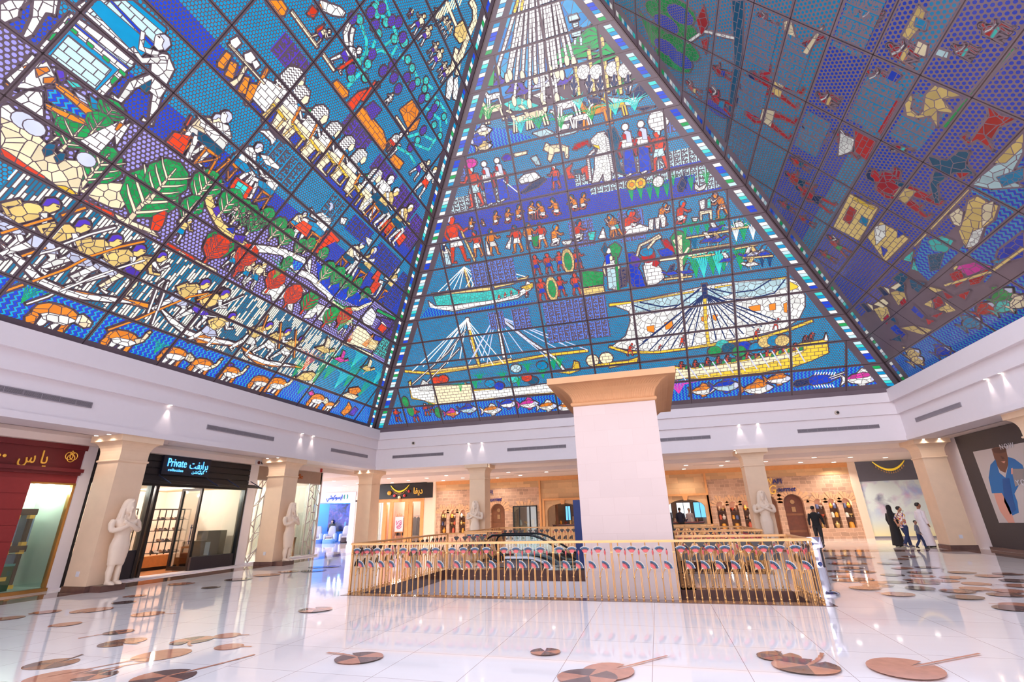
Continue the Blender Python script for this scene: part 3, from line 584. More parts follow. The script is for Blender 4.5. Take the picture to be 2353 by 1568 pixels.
cn=P_('canopy',blk2,f,*rel(f,[((-16.98+.0,10.82,3.05+.06*k),(-16.55+.12*k-.24,17.2,3.075+.06*k)) for k in range(0)]+[((-16.78+.13*k,10.82,3.16-.045*k),(-16.74+.13*k,17.25,3.19-.045*k)) for k in range(4)]))
m=MB()
for y in (11.6,13.0,14.95,15.95,17.15): m.bar((0.05,y-13.95,.0+3.35),(.7,y-13.95,3.03),.03)
m.build('canopy_bracket',pbr('blue_black',(60,66,100),.3),f)
d=T('glass_door','open tall glass door leaf with black frame in the shoe shop','door',(-17.1,15.03,.05)); P_('frame',blk2,d,((-.1,-.04,0),(0,.04,2.95)),((-1.02,-.04,0),(-.92,.04,2.95)),((-.92,-.04,0),(-.1,.04,.14)),((-.92,-.04,2.85),(-.1,.04,2.95))); P_('pane',sg,d,((-.92,-.006,.14),(-.1,.006,2.85))); P_('handle',silver,d,((-.16,-.1,.9),(-.12,-.06,1.6)),((-.16,-.1,1.0),(-.12,0,1.03)),((-.16,-.1,1.47),(-.12,0,1.5)))
s=T('shop_sign','dark navy sign box reading Private collection in glowing blue','sign',(-16.85,13.95,3.71)); P_('box',pbr('navy_sign',(22,24,44),.4),s,((-.1,-.97,-.33),(.0,.97,.34)))
neon=glow('neon_blue',(120,215,255),1.4); neon2=glow('neon_edge',(40,120,220),1.1)
for dx,mm in ((.012,neon2),(.03,neon)):
    b_=.012 if mm is neon2 else 0
    text('Private','letters',mm,s,(dx,-.45,.08),(0,1,0),(0,0,1),.29,.015,sx=.66,bold=b_); text('collection','letters',mm,s,(dx,-.46,-.17),(0,1,0),(0,0,1),.1,.015,sx=.82,space=1.25,bold=b_*.5)
    text('\uFE96\uFED4\uFEF3\uFE8D\uFEAE\uFE91','letters',mm,s,(dx,.46,.06),(0,1,0),(0,0,1),.29,.015,sx=.7,bold=b_); text('\uFEE6\uFEB8\uFEDC\uFEF4\uFEDF\uFEEE\uFEDB','letters',mm,s,(dx,.46,-.19),(0,1,0),(0,0,1),.1,.015,bold=b_*.5)
# its interior
b=MB(); b.box((-24,10.8,0),(-17.1,17.1,.03)); struct(b.build('floor_shop',woodf))
b=MB(); b.box((-21.6,10.8,0),(-21.5,17.1,3.1)); b.box((-24,10.79,0),(-17.1,10.83,3.1)); b.box((-24,17.08,0),(-17.1,17.11,3.1)); struct(b.build('wall_shop',pbr('peach_wall',(250,230,212),.7,noise=.02)))
b=MB(); b.box((-24,10.8,3.06),(-17.2,17.1,3.12)); struct(b.build('ceiling_shop',shopcream))
area((-19.3,13.9,3.0),3,5,480)
shoec=[pbr('shoe_%d'%k,c,.4) for k,c in enumerate(((40,30,28),(200,190,178),(120,84,60),(90,80,84)))]
def shoe_rack(x,y,w,label,n=4):
    t=T('shoe_rack',label,'rack',(x,y,.03)); P_('frame',blk2,t,*[((sx-.015,sy-.015,0),(sx+.015,sy+.015,2.25)) for sx in (-.17,.17) for sy in (-w/2,0,w/2)],((-.18,-w/2,2.22),(.18,w/2,2.26)))
    for k in range(n):
        z=.55+k*.42; P_('shelf',blk2,t,((-.18,-w/2,z),(.18,w/2,z+.03)))
    return [.58+k*.42 for k in range(n)]
sm_=MB(); sm_.loft([((0,0,0),.045,.13,.8),((0,0,.02),.046,.132,.8),((0,.02,.05),.04,.1),((0,.06,.1),.035,.05)],12); SH=[sm_.mesh('shoe',m_,True) for m_ in shoec]
def shoes(x,y,w,zs,label,grp):
    for i,z in enumerate(zs):
        for k in range(int(w/.19)):
            o=link('shoe',SH[(i+k)%4],None,(x+.02,y-w/2+.12+.19*k,z+.03),pi/2+.3*((k%2)-.5)); tag(o,label,'shoe',grp)
z=shoe_rack(-19.6,13.9,1.0,'black metal shoe rack seen through the open doorway of the shoe shop'); shoes(-19.6,13.9,.95,z,'shoe displayed on the black rack behind the open doorway','shoes on the doorway rack')
z=shoe_rack(-19.8,16.0,1.1,'tall black metal rack of shoes behind the open glass door'); shoes(-19.8,16.0,1.05,z,'shoe displayed on the black rack behind the glass door','shoes on the rack behind the door')
t=T('display_table','orange wood display table just inside the shoe shop','table',(-18.7,13.35,.03)); P_('tabletop',oakm,t,((-.3,-.6,.72),(.3,.6,.78)))
for x,y in ((-.26,-.55),(.26,-.55),(-.26,.55),(.26,.55)): P_('leg',oakm,t,((x-.03,y-.03,0),(x+.03,y+.03,.72)))
t=T('counter','long orange wood counter below the shoe rack','counter',(-19.75,14.9,.03)); P_('body',oakm,t,((.25,-1.6,.12),(.75,1.0,.52))); P_('plinth',blk2,t,((.3,-1.55,0),(.7,.95,.12)))
t=T('display_box','stepped black display box with white price card in the shoe shop window','box',(-17.7,16.1,.5-.02)); P_('tall_block',blk,t,((-.3,-.15,0),(.25,.75,.92))); P_('low_block',blk,t,((-.3,-.75,0),(.25,-.17,.56))); P_('price_card',wp,t,((.26,-.2,.02),(.27,.02,.5)))
P_('base',blk2,t,((-.4,-.85,-.48),(.3,.85,0)))
t=T('potted_plant','dark leaved potted plant behind the red shop pillar window','plant',(-18.2,11.5,.03)); m=MB(); m.lathe([(.0,0),(.16,0),(.2,.4),(.0,.4)],(0,0,0),14); m.build('pot',pbr('terracotta',(176,110,80),.6),t,True); m=MB(); rg=random.Random(3)
for k in range(16):
    a=rg.random()*6.28; h=.6+rg.random()*1.2; q=V((cos(a)*.25,sin(a)*.25,h)); d=V((cos(a),sin(a),.5))*.2; n_=V((-sin(a),cos(a),0))*.07; m.poly([q,q+d*.5+n_,q+d,q+d*.5-n_]); m.tube([(0,0,.4),(q.x*.5,q.y*.5,h*.7),q],.008,4)
m.build('foliage',pbr('dark_leaf',(44,60,44),.4),t,fix=False)
# lattice shop
f=T('lattice_shop_front','taupe shop fascia over white lattice screens and glass','shop front',(-17,19.7,0)); P_('fascia',pbr('taupe_fascia',(170,142,124),.5),f,*rel(f,[((-17.3,17.5,3.45),(-17.0,21.95,4.05)),((-21,21.85,3.45),(-17.0,21.95,4.05))]))
P_('glass_pane',sg,f,*rel(f,[((-17.08,17.5,.06),(-17.07,21.9,3.45)),((-21,21.9,.06),(-17.1,21.91,3.45))]))
P_('sill',paint,f,*rel(f,[((-17.2,17.5,0),(-16.8,22,.07)),((-21,21.8,0),(-17,22,.07))]))
text('elle','letters',pbr('bronze_letter',(196,110,60),.3,.4),f,(.03,20.2-19.7,3.75),(0,1,0),(0,0,1),.24,.03)
def lattice(name,y0,y1,z0,z1,seed):
    rg=random.Random(seed); nx=max(2,round((y1-y0)/.3)); nz=round((z1-z0)/.36); m=MB()
    pt=lambda i,j:(0,y0+(y1-y0)*min(1,max(0,(i+(rg2[(i,j)][0]-.5)*.7)/nx)),z0+(z1-z0)*min(1,max(0,(j+(rg2[(i,j)][1]-.5)*.7)/nz)))
    rg2={(i,j):(rg.random(),rg.random()) for i in range(nx+1) for j in range(nz+1)}
    for i in range(nx+1):
        for j in range(nz+1):
            if i<nx and (i+j)%2==0: m.bar(pt(i,j),pt(i+1,j),.03,.035)
            if j<nz: m.bar(pt(i,j),pt(i,j+1),.03,.035)
            if i<nx and j<nz and rg.random()<.3: m.bar(pt(i,j),pt(i+1,j+1),.025,.03)
    for a,b_ in (((0,y0,z0),(0,y0,z1)),((0,y1,z0),(0,y1,z1)),((0,y0,z1),(0,y1,z1))): m.bar(a,b_,.04,.04)
    return m.build(name,pbr('lattice_white',(206,190,182),.5),f)
for k,(a,b_) in enumerate(((17.55,18.7),(21.05,21.9))): o=lattice('lattice_screen',a-19.7,b_-19.7,.07,3.45,k+2)
b=MB(); b.box((-21,17.5,0),(-17.1,22,.03)); struct(b.build('floor_lattice_shop',pbr('pale_floor',(240,228,214),.2)))
b=MB(); b.box((-21.1,17.3,0),(-21,19.6,3.5)); struct(b.build('wall_lattice_shop',paint))
area((-19,19.3,3.5),2.5,3,1000,(1,.96,.95))
t=T('display_table','orange wood table of small goods beside the statue in the lattice shop','table',(-18.0,20.6,.03)); P_('tabletop',oakm,t,((-.35,-.75,.82),(.35,.75,.88)))
for x,y in ((-.3,-.7),(.3,-.7),(-.3,.7),(.3,.7),(.3,0)): P_('leg',oakm,t,((x-.035,y-.035,0),(x+.035,y+.035,.82)))
rg=random.Random(9); bm_=[pbr('goods_%d'%k,c,.3) for k,c in enumerate(((120,92,70),(220,205,190),(150,130,110)))]
for k in range(12):
    m=MB(); h=.1+.1*rg.random(); m.lathe([(.0,0),(.035,0),(.04,h*.5),(.02,h*.8),(.022,h),(0,h)],(0,0,0),10); o=m.build('jar',bm_[k%3],None,True); o.location=(-18.0+.3*(rg.random()-.5),19.95+.11*k,.91); tag(o,'small jar among the goods on the orange wood table','jar','jars on the orange wood table')
t=T('counter','white counter with blue light strip seen through the lattice left of the second pillar','counter',(-19.0,18.4,.03)); P_('body',paint,t,((-.3,-.7,.3),(.3,.8,.95))); P_('light_strip',glow('cyan_strip',(80,190,255),1.2),t,((.3,-.7,.9),(.31,.8,.94))); P_('base',oakm,t,((-.3,-.72,0),(.32,.82,.3)))
t=T('fire_extinguisher','dark fire extinguisher standing by the feet of the second left statue','extinguisher',(-16.85,19.9,.07)); m=MB(); m.lathe([(.0,0),(.075,0),(.08,.03),(.08,.4),(.05,.48),(.025,.5),(.025,.55),(0,.55)],(0,0,0),14); m.build('cylinder',pbr('dark_red_black',(50,22,24),.3),t,True); m=MB(); m.box((-.02,-.06,.53),(.02,.07,.57)); m.tube([(0,.06,.54),(.06,.11,.4),(.07,.11,.15)],.012,6); m.build('hose_and_valve',black,t)
# blue massage chair shop at the end of the left hall
f=T('blue_shop_front','white shop front with blue glowing room at the end of the left hall','shop front',(-24.5,32.3,0)); wglow=pbr('cool_white',(226,232,246),.5)
P_('fascia',wglow,f,((-3.2,-.05,2.9),(2.7,.1,3.62))); P_('pier',wglow,f,((2.3,-.05,0),(2.75,.15,2.9))); P_('flank_wall',pbr('pale_flank',(244,226,222),.6),f,((2.7,0,0),(4.95,.2,4.05)),((-6,0,3.62),(2.7,.2,4.05)))
bl=pbr('blue_letter',(24,84,190),.4,emit=(20,90,200),es=.35)
text('ISUKOSHI','letters',bl,f,(-1.33,-.07,3.28),(1,0,0),(0,0,1),.3,.04,sx=.92,bold=.02,shear=.15); text('\uFEF2\uFEB7\uFEEE\uFEDB\uFEEE\uFEB4\uFEF3\uFE8D','letters',bl,f,(.86,-.07,3.27),(1,0,0),(0,0,1),.3,.04,sx=.78,bold=.015)
def leaf_logo(x):
    m=MB()
    for sx in (-1,1): m.tube([(x+sx*.05+sx*.11*cos(a)*.9,-.07,3.28+.18*sin(a)) for a in [(-1.1+2.2*i/8) for i in range(9)]],[.02,.03,.04,.045,.045,.045,.04,.03,.02],6)
    m.build('leaf_logo',pbr('teal_logo',(30,150,150),.4,emit=(20,150,150),es=.3),f)
leaf_logo(-2.65); leaf_logo(1.85)
b=MB(); b.box((-30,35,0),(-19.6,35.1,2.95)); struct(b.build('wall_blue',pbr('blue_wall',(60,130,220),.6,noise=.03)))
b=MB(); b.box((-30,32.3,2.9),(-19.6,35.1,3.0)); struct(b.build('ceiling_blue_shop',pbr('blue_room_ceiling',(180,205,240),.6)))
area((-25.5,33.6,2.85),5,2,230,(.2,.5,1)); area((-23.4,33.2,2.85),1.5,1,60,(.7,.8,1))
neb=bpy.data.materials.new('nebula_picture'); t_=NT(neb); tc=t_.n('TexCoord'); nz=t_.n('TexNoise',i_Vector=tc.outputs['Object'],i_Scale=1.6,i_Detail=8.,i_Distortion=1.2); rp=t_.n('ValToRGB',i_0=nz.outputs[0]); e=rp.color_ramp.elements
e[0].position=.35; e[0].color=(*lin((10,14,44)),1); e[1].position=.7; e[1].color=(*lin((50,150,230)),1); e2=e.new(.52); e2.color=(*lin((24,50,130)),1); e3=e.new(.6); e3.color=(*lin((90,60,120)),1)
pb=t_.n('BsdfPrincipled',i_Roughness=.3); t_.l(rp.outputs[0],pb.inputs['Base Color']); t_.out(pb.outputs[0])
t=T('nebula_picture','large dark blue nebula picture on the wall behind the massage chairs','picture',(-24.3,34.97,1.9)); P_('canvas',neb,t,((-1.7,-.03,-1.1),(1.75,0,.95))); P_('edge',blk2,t,((-1.72,-.02,-1.12),(1.77,.0,-1.1)),((-1.72,-.02,.95),(1.77,0,.97)))
chc=pbr('massage_beige',(196,184,188),.5); chd=pbr('massage_dark',(70,56,64),.5)
def mchair():
    t=T('massage_chair','x','chair'); 
    m=MB(); m.loft([((0,.35,.25),.3,.16,.7),((0,.5,.75),.3,.14,.7),((0,.62,1.1),.24,.12,.7),((0,.64,1.2),.15,.08,.8)],14); m.build('backrest',chc,t,True)
    m=MB(); m.loft([((0,-.05,.2),.28,.38,.6),((0,-.05,.42),.28,.4,.6),((0,-.05,.48),.24,.36,.6)],14); m.build('seat',chc,t,True)
    for s in (-1,1): m=MB(); m.loft([((s*.36,.05,.12),.1,.45,.6),((s*.36,.05,.55),.1,.42,.6),((s*.36,.05,.64),.07,.35,.6)],12); m.build('armrest',wglow,t,True)
    m=MB(); m.loft([((0,-.62,.08),.24,.16,.6),((0,-.55,.38),.24,.14,.6)],12); m.build('footrest',chd,t,True)
    m=MB(); m.box((-.3,-.4,0),(.3,.5,.16)); m.build('base',chd,t); return t
c0=mchair(); sp=[(-23.3,33.6,.5,'beige massage chair just right of the standing woman'),(-22.55,33.5,.5,'second beige massage chair under the nebula picture'),(-24.9,33.9,.4,'massage chair left of the standing woman'),(-26.2,33.9,.4,'leftmost massage chair in the blue shop')]
for k,(x,y,rz,l) in enumerate(sp):
    if k==0: c0.location=(x,y,0); c0.rotation_euler=(0,0,rz); c0['label']=l
    else: dup(c0,None,(x,y,0),rz,l)
for k,(x,y,l) in enumerate(((-24.25,32.9,'low white and blue massage pad at the feet of the standing woman'),(-25.3,32.9,'low blue massage pad at the left of the blue shop entrance'))):
    t=T('massage_pad',l,'massager',(x,y,0)); m=MB(); m.loft([((0,0,0),.5,.25,.6),((0,0,.2),.5,.26,.6),((0,0,.28),.42,.2,.6)],14); m.build('body',pbr('pad_blue%d'%k,((90,150,220),(60,110,200))[k],.4),t,True); m=MB(); m.loft([((0,0,.28),.3,.14,.6),((0,0,.33),.26,.12,.6)],12); m.build('cushion',wglow,t,True)
# ================================================================ shops on the back wall
f=T('jewellery_shop_front','shop front with black fascia and golden wooden door frames left of the stone shop','shop front',(-17.45,32,0)); gw=pbr('golden_wood',(226,158,92),.4,noise=.12,scale=6)
P_('fascia',pbr('black_fascia',(22,20,22),.25),f,((-2.15,-.12,2.98),(2.2,.1,4.0))); P_('lintel',gw,f,((-2.15,-.06,2.75),(1.5,.1,2.98)))
for a,b_ in ((-1.75,-1.45),(-1.2,-.98),(.0,.3),(.32,.62),(1.25,1.5)): P_('jamb',gw,f,((a,-.06,0),(b_,.12,2.75)))
P_('wall_panel',cream,f,((1.5,-.02,0),(2.2,.1,2.98))); P_('glass_pane',sg,f,((-2.15,.02,0),(-1.75,.03,2.75))); P_('glass_pane',sg,f,((.62,.02,0),(1.25,.03,2.75)))
area((-17.6,33.2,2.9),3,1.4,200)
b=MB(); b.box((-19.6,34.4,0),(-15.3,34.5,4)); b.box((-19.65,32.3,0),(-19.58,34.5,4)); b.box((-15.4,32.3,0),(-15.3,34.5,4)); b.box((-19.6,32.1,3.0),(-15.3,34.5,3.1)); struct(b.build('wall_jewellery',pbr('boutique_wall',(214,176,160),.7)))
text('\uFE8E\uFED4\uFEF3\uFEA9','letters',gold2,f,(1.05,-.14,3.46),(1,0,0),(0,0,1),.42,.04,sx=.8,bold=.02)
def crescent(loc,label,w,rz=0,pend=True):
    t=T('crescent_garland',label,'decoration',loc,rz); m=MB(); n=14; pts=[(w*(-.5+k/n),0,-.55*w*.55*(1-((k/n-.5)*2)**2)) for k in range(n+1)]; m.tube(pts,[.02+.05*(1-abs(k/n-.5)*2)**.7 for k in range(n+1)],8); m.build('crescent',pbr('gold_foil',(250,215,70),.25,.5,emit=(250,205,60),es=.3),t,True)
    for k in range(1,n): m=MB(); x,y,z=pts[k]; m.tube([(x,0,z-.05),(x,0,z-.14)],.006,4); m.ball((x,0,z-.17),.03); m.build('pendant',gold,t)
    if pend:
        for x,z,c,r_ in ((-.55*w,-.52,(226,170,60),.16),(-.27*w,-.72,(206,60,70),.1),(0,-.86,(230,200,160),.12),(.27*w,-.74,(206,60,70),.1),(.5*w,-.45,(190,50,60),.1)): m=MB(); m.ball((x,0,z),r_); m.build('bauble',pbr('bauble_%d_%d'%(c[0],c[1]),c,.3),t,True)
    return t
crescent((-17.85,31.8,3.92),'gold crescent garland with hanging baubles on the black fascia',1.5)
text('','x',gold2,f,(0,0,0),(1,0,0),(0,0,1),.1) if 0 else None
s=T('easel_poster','white poster with pink brush lettering on a wooden easel in the boutique doorway','poster',(-17.8,31.9,0)); P_('board',wp,s,((-.32,-.02,.75),(.32,.02,1.75))); m=MB()
for pts in ([(-.2,1.2),(-.05,1.45),(.15,1.5),(.2,1.4),(0,1.3)],[(-.2,1.05),(0,1.2),(.22,1.3),(.1,1.15),(-.15,1.0)],[(-.1,.95),(.1,1.0),(.2,1.1)],[(-.22,1.5),(-.2,1.3)]): m.tube([(x,-.03,z) for x,z in pts],.022,5,sc=(1,1))
m.build('lettering',pbr('pink_ink',(200,50,130),.5),s)
m=MB()
for x in (-.25,.25): m.bar((x,.0,0),(x*.6,.03,1.95),.035)
m.bar((0,.5,0),(0,.04,2.0),.035); m.bar((-.36,-.04,.74),(.36,-.04,.74),.05); m.build('easel',oakm,s)
t=T('clothes_rail','long clothes rail inside the golden wood boutique','rack',(-17.3,33.4,0)); m=MB(); m.tube([(-1.6,0,1.8),(1.6,0,1.8)],.02,6)
for x in (-1.6,1.6): m.tube([(x,0,0),(x,0,1.8)],.02,6)
m.build('bar',silver,t)
rg=random.Random(5); gc_=[pbr('cloth_%d'%k,c,.8) for k,c in enumerate(((40,34,40),(96,92,98),(60,56,64),(130,120,122)))]
for k in range(11):
    m=MB(); w_=.16+.05*rg.random(); m.loft([((0,0,.45),w_,.07,.8),((0,0,1.2),w_*.75,.06,.8),((0,0,1.6),w_*.8,.05,.8),((0,0,1.72),.05,.03)],12); m.tube([(0,0,1.7),(0,0,1.79)],.008,4); o=m.build('hanging_gown',gc_[k%4],None,True); o.location=(-18.75+.28*k,33.4,0); tag(o,'dark hanging gown on the rail of the golden wood boutique','gown','gowns on the boutique rail')
t=T('mannequin','grey gowned mannequin in the boutique window right of the easel','mannequin',(-16.45,32.7,0)); m=MB(); m.loft([((0,0,.05),.26,.2),((0,0,.7),.18,.14),((0,0,1.1),.13,.1),((0,0,1.4),.2,.12,.8),((0,0,1.5),.08,.06)],14); m.build('gown',gc_[1],t,True); m=MB(); m.loft([((0,0,1.48),.045,.045),((0,0,1.56),.07,.08),((0,0,1.68),.075,.09),((0,0,1.76),.03,.04)],12); m.build('head',pbr('mannequin_white',(220,214,210),.4),t,True)
# stone gourmet shop
def masonry(name,c,mort,w,h,ms,off,dist,squash=.7):
    m=bpy.data.materials.new(name); t=NT(m); tc=t.n('TexCoord'); sp=t.n('SeparateXYZ',i_0=tc.outputs['Object']); cb=t.n('CombineXYZ',i_0=sp.outputs[0],i_1=sp.outputs[2])
    nz=t.n('TexNoise',i_Vector=cb.outputs[0],i_Scale=2.2,i_Detail=3.); va=t.n('VectorMath',operation='SCALE',i_0=nz.outputs[1]); va.inputs[3].default_value=dist; vb=t.n('VectorMath',operation='ADD',i_0=cb.outputs[0],i_1=va.outputs[0])
    br=t.n('TexBrick',i_Vector=vb.outputs[0],i_Scale=1.,offset=off,squash=squash,squash_frequency=3,offset_frequency=2); br.inputs['Mortar Size'].default_value=ms; br.inputs['Brick Width'].default_value=w; br.inputs['Row Height'].default_value=h; br.inputs['Bias'].default_value=0
    br.inputs['Color1'].default_value=(*lin(c),1); br.inputs['Color2'].default_value=(*lin([x*.8 for x in c]),1); br.inputs['Mortar'].default_value=(*lin(mort),1)
    n2=t.n('TexNoise',i_Vector=cb.outputs[0],i_Scale=7.,i_Detail=5.); a=t.mix(t.math('MULTIPLY',n2.outputs[0],.45),br.outputs[0],lin([x*.78 for x in c]))
    bp=t.n('Bump',i_Strength=.5,i_Distance=.02,invert=True); t.l(br.outputs['Fac'],bp.inputs['Height'])
    b=t.n('BsdfPrincipled',i_Roughness=.75); t.l(a,b.inputs['Base Color']); t.l(bp.outputs[0],b.inputs['Normal']); t.out(b.outputs[0]); MATS[name]=m; return m
rough=masonry('rough_masonry',(216,172,142),(234,194,162),.42,.2,.012,.43,.12); ash=masonry('ashlar',(240,192,140),(210,152,106),.95,.33,.006,.5,.02,1.)
vous=pbr('voussoir_stone',(228,178,134),.7,noise=.12,scale=8)
def arch_z(x,h): 
    w=(h[1]-h[0])/2; c=(h[0]+h[1])/2; rise=h[4]; q=min(1,abs(x-c)/w); return h[3]-rise+rise*math.sqrt(max(0,1-q*q))
def arcwall(name,x0,x1,z0,z1,holes,mat,y=32,dep=.38):
    m=MB(); x=x0
    for h in sorted(holes):
        a,c,s,tp=h[:4]
        if a>x: m.poly([(x,y,z0),(a,y,z0),(a,y,z1),(x,y,z1)])
        if s>z0: m.poly([(a,y,z0),(c,y,z0),(c,y,s),(a,y,s)])
        n=14; xs=[a+(c-a)*(1-cos(pi*k/n))/2 for k in range(n+1)]; zs=[arch_z(q,h) for q in xs]
        for k in range(n): m.poly([(xs[k],y,zs[k]),(xs[k+1],y,zs[k+1]),(xs[k+1],y,z1),(xs[k],y,z1)]); m.poly([(xs[k],y,zs[k]),(xs[k],y+dep,zs[k]),(xs[k+1],y+dep,zs[k+1]),(xs[k+1],y,zs[k+1])])
        for q in (a,c): m.poly([(q,y,s),(q,y,zs[0]),(q,y+dep,zs[0]),(q,y+dep,s)])
        m.poly([(a,y,s),(c,y,s),(c,y+dep,s),(a,y+dep,s)]); x=c
    if x<x1: m.poly([(x,y,z0),(x1,y,z0),(x1,y,z1),(x,y,z1)])
    return struct(m.build(name,mat,fix=False))
nl=[(-14.67,-14.2,.6,2.13,.24),(-13.98,-13.5,.6,2.13,.24),(-13.27,-12.79,.6,2.13,.24)]; nr=[(3.42,3.92,.6,2.13,.25),(4.14,4.64,.6,2.13,.25),(4.86,5.36,.6,2.13,.25)]; nf=[(8.66,9.12,.55,2.13,.24),(9.36,9.82,.55,2.13,.24),(10.06,10.52,.55,2.13,.24)]
dl=[(-12.25,-11.25,.02,2.42,.5),(-10.94,-9.94,.02,2.42,.5)]; dr=[(5.65,6.75,.02,2.42,.5),(7.08,8.12,.02,2.42,.5)]; wn=[(-9.2,-7.75,.5,2.15,.3)]; ar=[(-7.0,-4.85,.85,2.32,.5),(.62,2.78,.85,2.32,.5)]
arcwall('wall_stone_left',-15,-7.42,0,3.42,nl+dl+wn,rough); arcwall('wall_stone_right',3.0,10.75,0,3.42,nr+dr+nf,rough); arcwall('wall_ashlar',-7.42,3.0,0,3.9,ar,ash)
b=MB(); b.box((-15,31.97,3.42),(-7.42,32.3,3.9)); b.box((3,31.97,3.42),(10.75,32.3,3.9)); struct(b.build('wall_frieze',ash))
b=MB(); b.box((-15,31.86,3.88),(10.75,32.3,4.05)); b.box((-15,31.92,3.8),(10.75,32.3,3.88)); b.box((-7.5,31.9,0),(-7.38,32.2,3.85)); b.box((2.95,31.9,0),(3.07,32.2,3.85))
for h in ar: b.box((h[0]-.28,31.9,.85),(h[0]-.16,32.1,2.6)); b.box((h[1]+.16,31.9,.85),(h[1]+.28,32.1,2.6)); b.box((h[0]-.28,31.88,2.52),(h[1]+.28,32.1,2.64)); c=(h[0]+h[1])/2; b.prism([(c-.1,31.87,2.26),(c+.1,31.87,2.26),(c+.17,31.87,2.56),(c-.17,31.87,2.56)],(0,.2,0))
struct(b.build('trim_6',pbr('ochre_stone',(226,160,98),.6,noise=.08)))
m=MB()
for h in nl+nr+nf+dl+dr+wn:
    c=(h[0]+h[1])/2; w=(h[1]-h[0])/2; n=9 if w<.4 else 13; L=.3 if w<.4 else .38
    for k in range(n):
        a=pi*(k+.5)/n; da=pi/n*.38
        f1=lambda ang,e:(c+cos(ang)*(w+.02+e),31.985-.02*(k%2),h[3]-h[4]+sin(ang)*(h[4]+.02+e))
        l2=L*(1+.25*((k*7)%3-1)); m.prism([f1(a-da,0),f1(a+da,0),f1(a+da,l2),f1(a-da,l2)],(0,.05,0))
struct(m.build('trim_7',vous))
b=MB(); b.box((-15,32.36,0),(-12.5,32.45,3.9)); b.box((3.1,32.36,0),(5.5,32.45,3.9)); b.box((8.4,32.36,0),(10.75,32.45,3.9)); struct(b.build('wall_niche_backs',pbr('niche_back',(140,98,76),.6,noise=.15)))
doorw=pbr('old_door_wood',(136,84,50),.5,noise=.2,scale=4)
def arched_door(h,label,mat):
    t=T('arched_door',label,'door',((h[0]+h[1])/2,32.3,0)); c=(h[0]+h[1])/2; n=14; m=MB()
    xs=[h[0]+(h[1]-h[0])*(1-cos(pi*k/n))/2 for k in range(n+1)]
    m.prism([(h[0]-c,0,.02),(h[1]-c,0,.02)]+[(x-c,0,arch_z(x,h)) for x in xs[::-1]],(0,.06,0)); m.build('leaf',mat,t)
    for z in (.35,1.25): P_('rail',doorw,t,((h[0]-c+.08,-.03,z),(h[1]-c-.08,0,z+.12)))
    P_('plate',pbr('old_brass',(170,130,90),.4,.5),t,((-.1,-.04,1.45),(.1,-.0,1.72))); m=MB(); m.tube([(0,-.05,2.0),(0,0,2.0)],[.12,.12],16); m.build('roundel',pbr('old_brass',(1,1,1)),t)
    return t
arched_door(dl[1],'arched brown wooden door right of the left back row statue',doorw); arched_door(dl[0],'arched brown wooden door mostly hidden by the left back row pillar',doorw); arched_door(dr[1],'arched dark wooden door under the gourmet sign behind the chrome bin',pbr('dark_door_wood',(112,60,38),.4,noise=.25,scale=4)); arched_door(dr[0],'arched dark wooden door half hidden by the right back row pillar',doorw)
t=T('display_window','black framed glass display window in the rough stone wall','window',(-8.48,31.93,0)); P_('frame',blk2,t,((-.85,-.06,.1),(-.78,.06,2.24)),((.75,-.06,.1),(.82,.06,2.24)),((-.85,-.06,2.17),(.82,.06,2.24)),((.28,-.05,.1),(.36,.05,2.17)),((-.42,-.04,.1),(-.38,.04,2.17))); P_('glass_pane',sg,t,((-.78,-.01,.1),(.75,.01,2.17))); P_('sill',blk2,t,((-.85,-.06,0),(.82,.06,.1)))
# goods in the niches
WA=[pbr('ware_%d'%k,c,.25,m_) for k,(c,m_) in enumerate((((226,190,120),.3),((240,226,208),0),((232,160,60),.1),((150,112,90),.4),((200,90,60),0),((90,96,130),.2)))]
VS=[]
for k,pr in enumerate(([(0,0),(.07,0),(.09,.1),(.05,.2),(.07,.25),(0,.25)],[(0,0),(.05,0),(.09,.08),(.1,.16),(.03,.24),(.04,.3),(0,.3)],[(0,0),(.03,0),(.02,.06),(.1,.14),(.11,.18),(0,.17)],[(0,0),(.08,0),(.085,.2),(.04,.28),(.0,.3)],[(0,0),(.1,0),(.11,.05),(.09,.22),(.0,.26)])):
    m=MB(); m.lathe(pr,(0,0,0),14); VS.append(m)
VM={}
def ware(k,c):
    if (k,c) not in VM: VM[(k,c)]=VS[k].mesh('ware',WA[c],True)
    return VM[(k,c)]
kinds=['narrow vase','round jug','footed bowl','tall jar','squat pot']; cols=['brass','cream','amber','bronze','rust red','slate']
rg=random.Random(4)
nm={0:'leftmost stone niche',1:'second niche from the left',2:'third niche from the left',3:'fourth niche from the left',4:'fifth niche from the left',5:'niche touching the right pillar',6:'niche behind the walking man',7:'second niche from the right',8:'rightmost stone niche'}
for i,h in enumerate(nl+nr+nf):
    c=(h[0]+h[1])/2; st=T('niche_shelf','dark shelves set inside the '+nm[i],'shelf',(c,32.2,0))
    for z in (1.08,1.56): P_('board',dkb,st,((-.23,-.13,z),(.23,.14,z+.03)))
    used=set()
    for z,w_ in ((h[2],'foot'),(1.11,'lower shelf'),(1.59,'upper shelf')):
        for q in range(2 if w_!='foot' else 1):
            while True:
                k,cc=rg.randrange(5),rg.randrange(6)
                if (k,cc) not in used: used.add((k,cc)); break
            sc_=1.25 if w_=='foot' else 1
            o=link(kinds[k].split()[-1],ware(k,cc),None,(c+(-.1+.2*q if w_!='foot' else .02),32.17,z)); o.scale=(sc_,)*3; tag(o,'%s %s on the %s of the %s'%(cols[cc],kinds[k],w_,nm[i]),kinds[k].split()[-1])
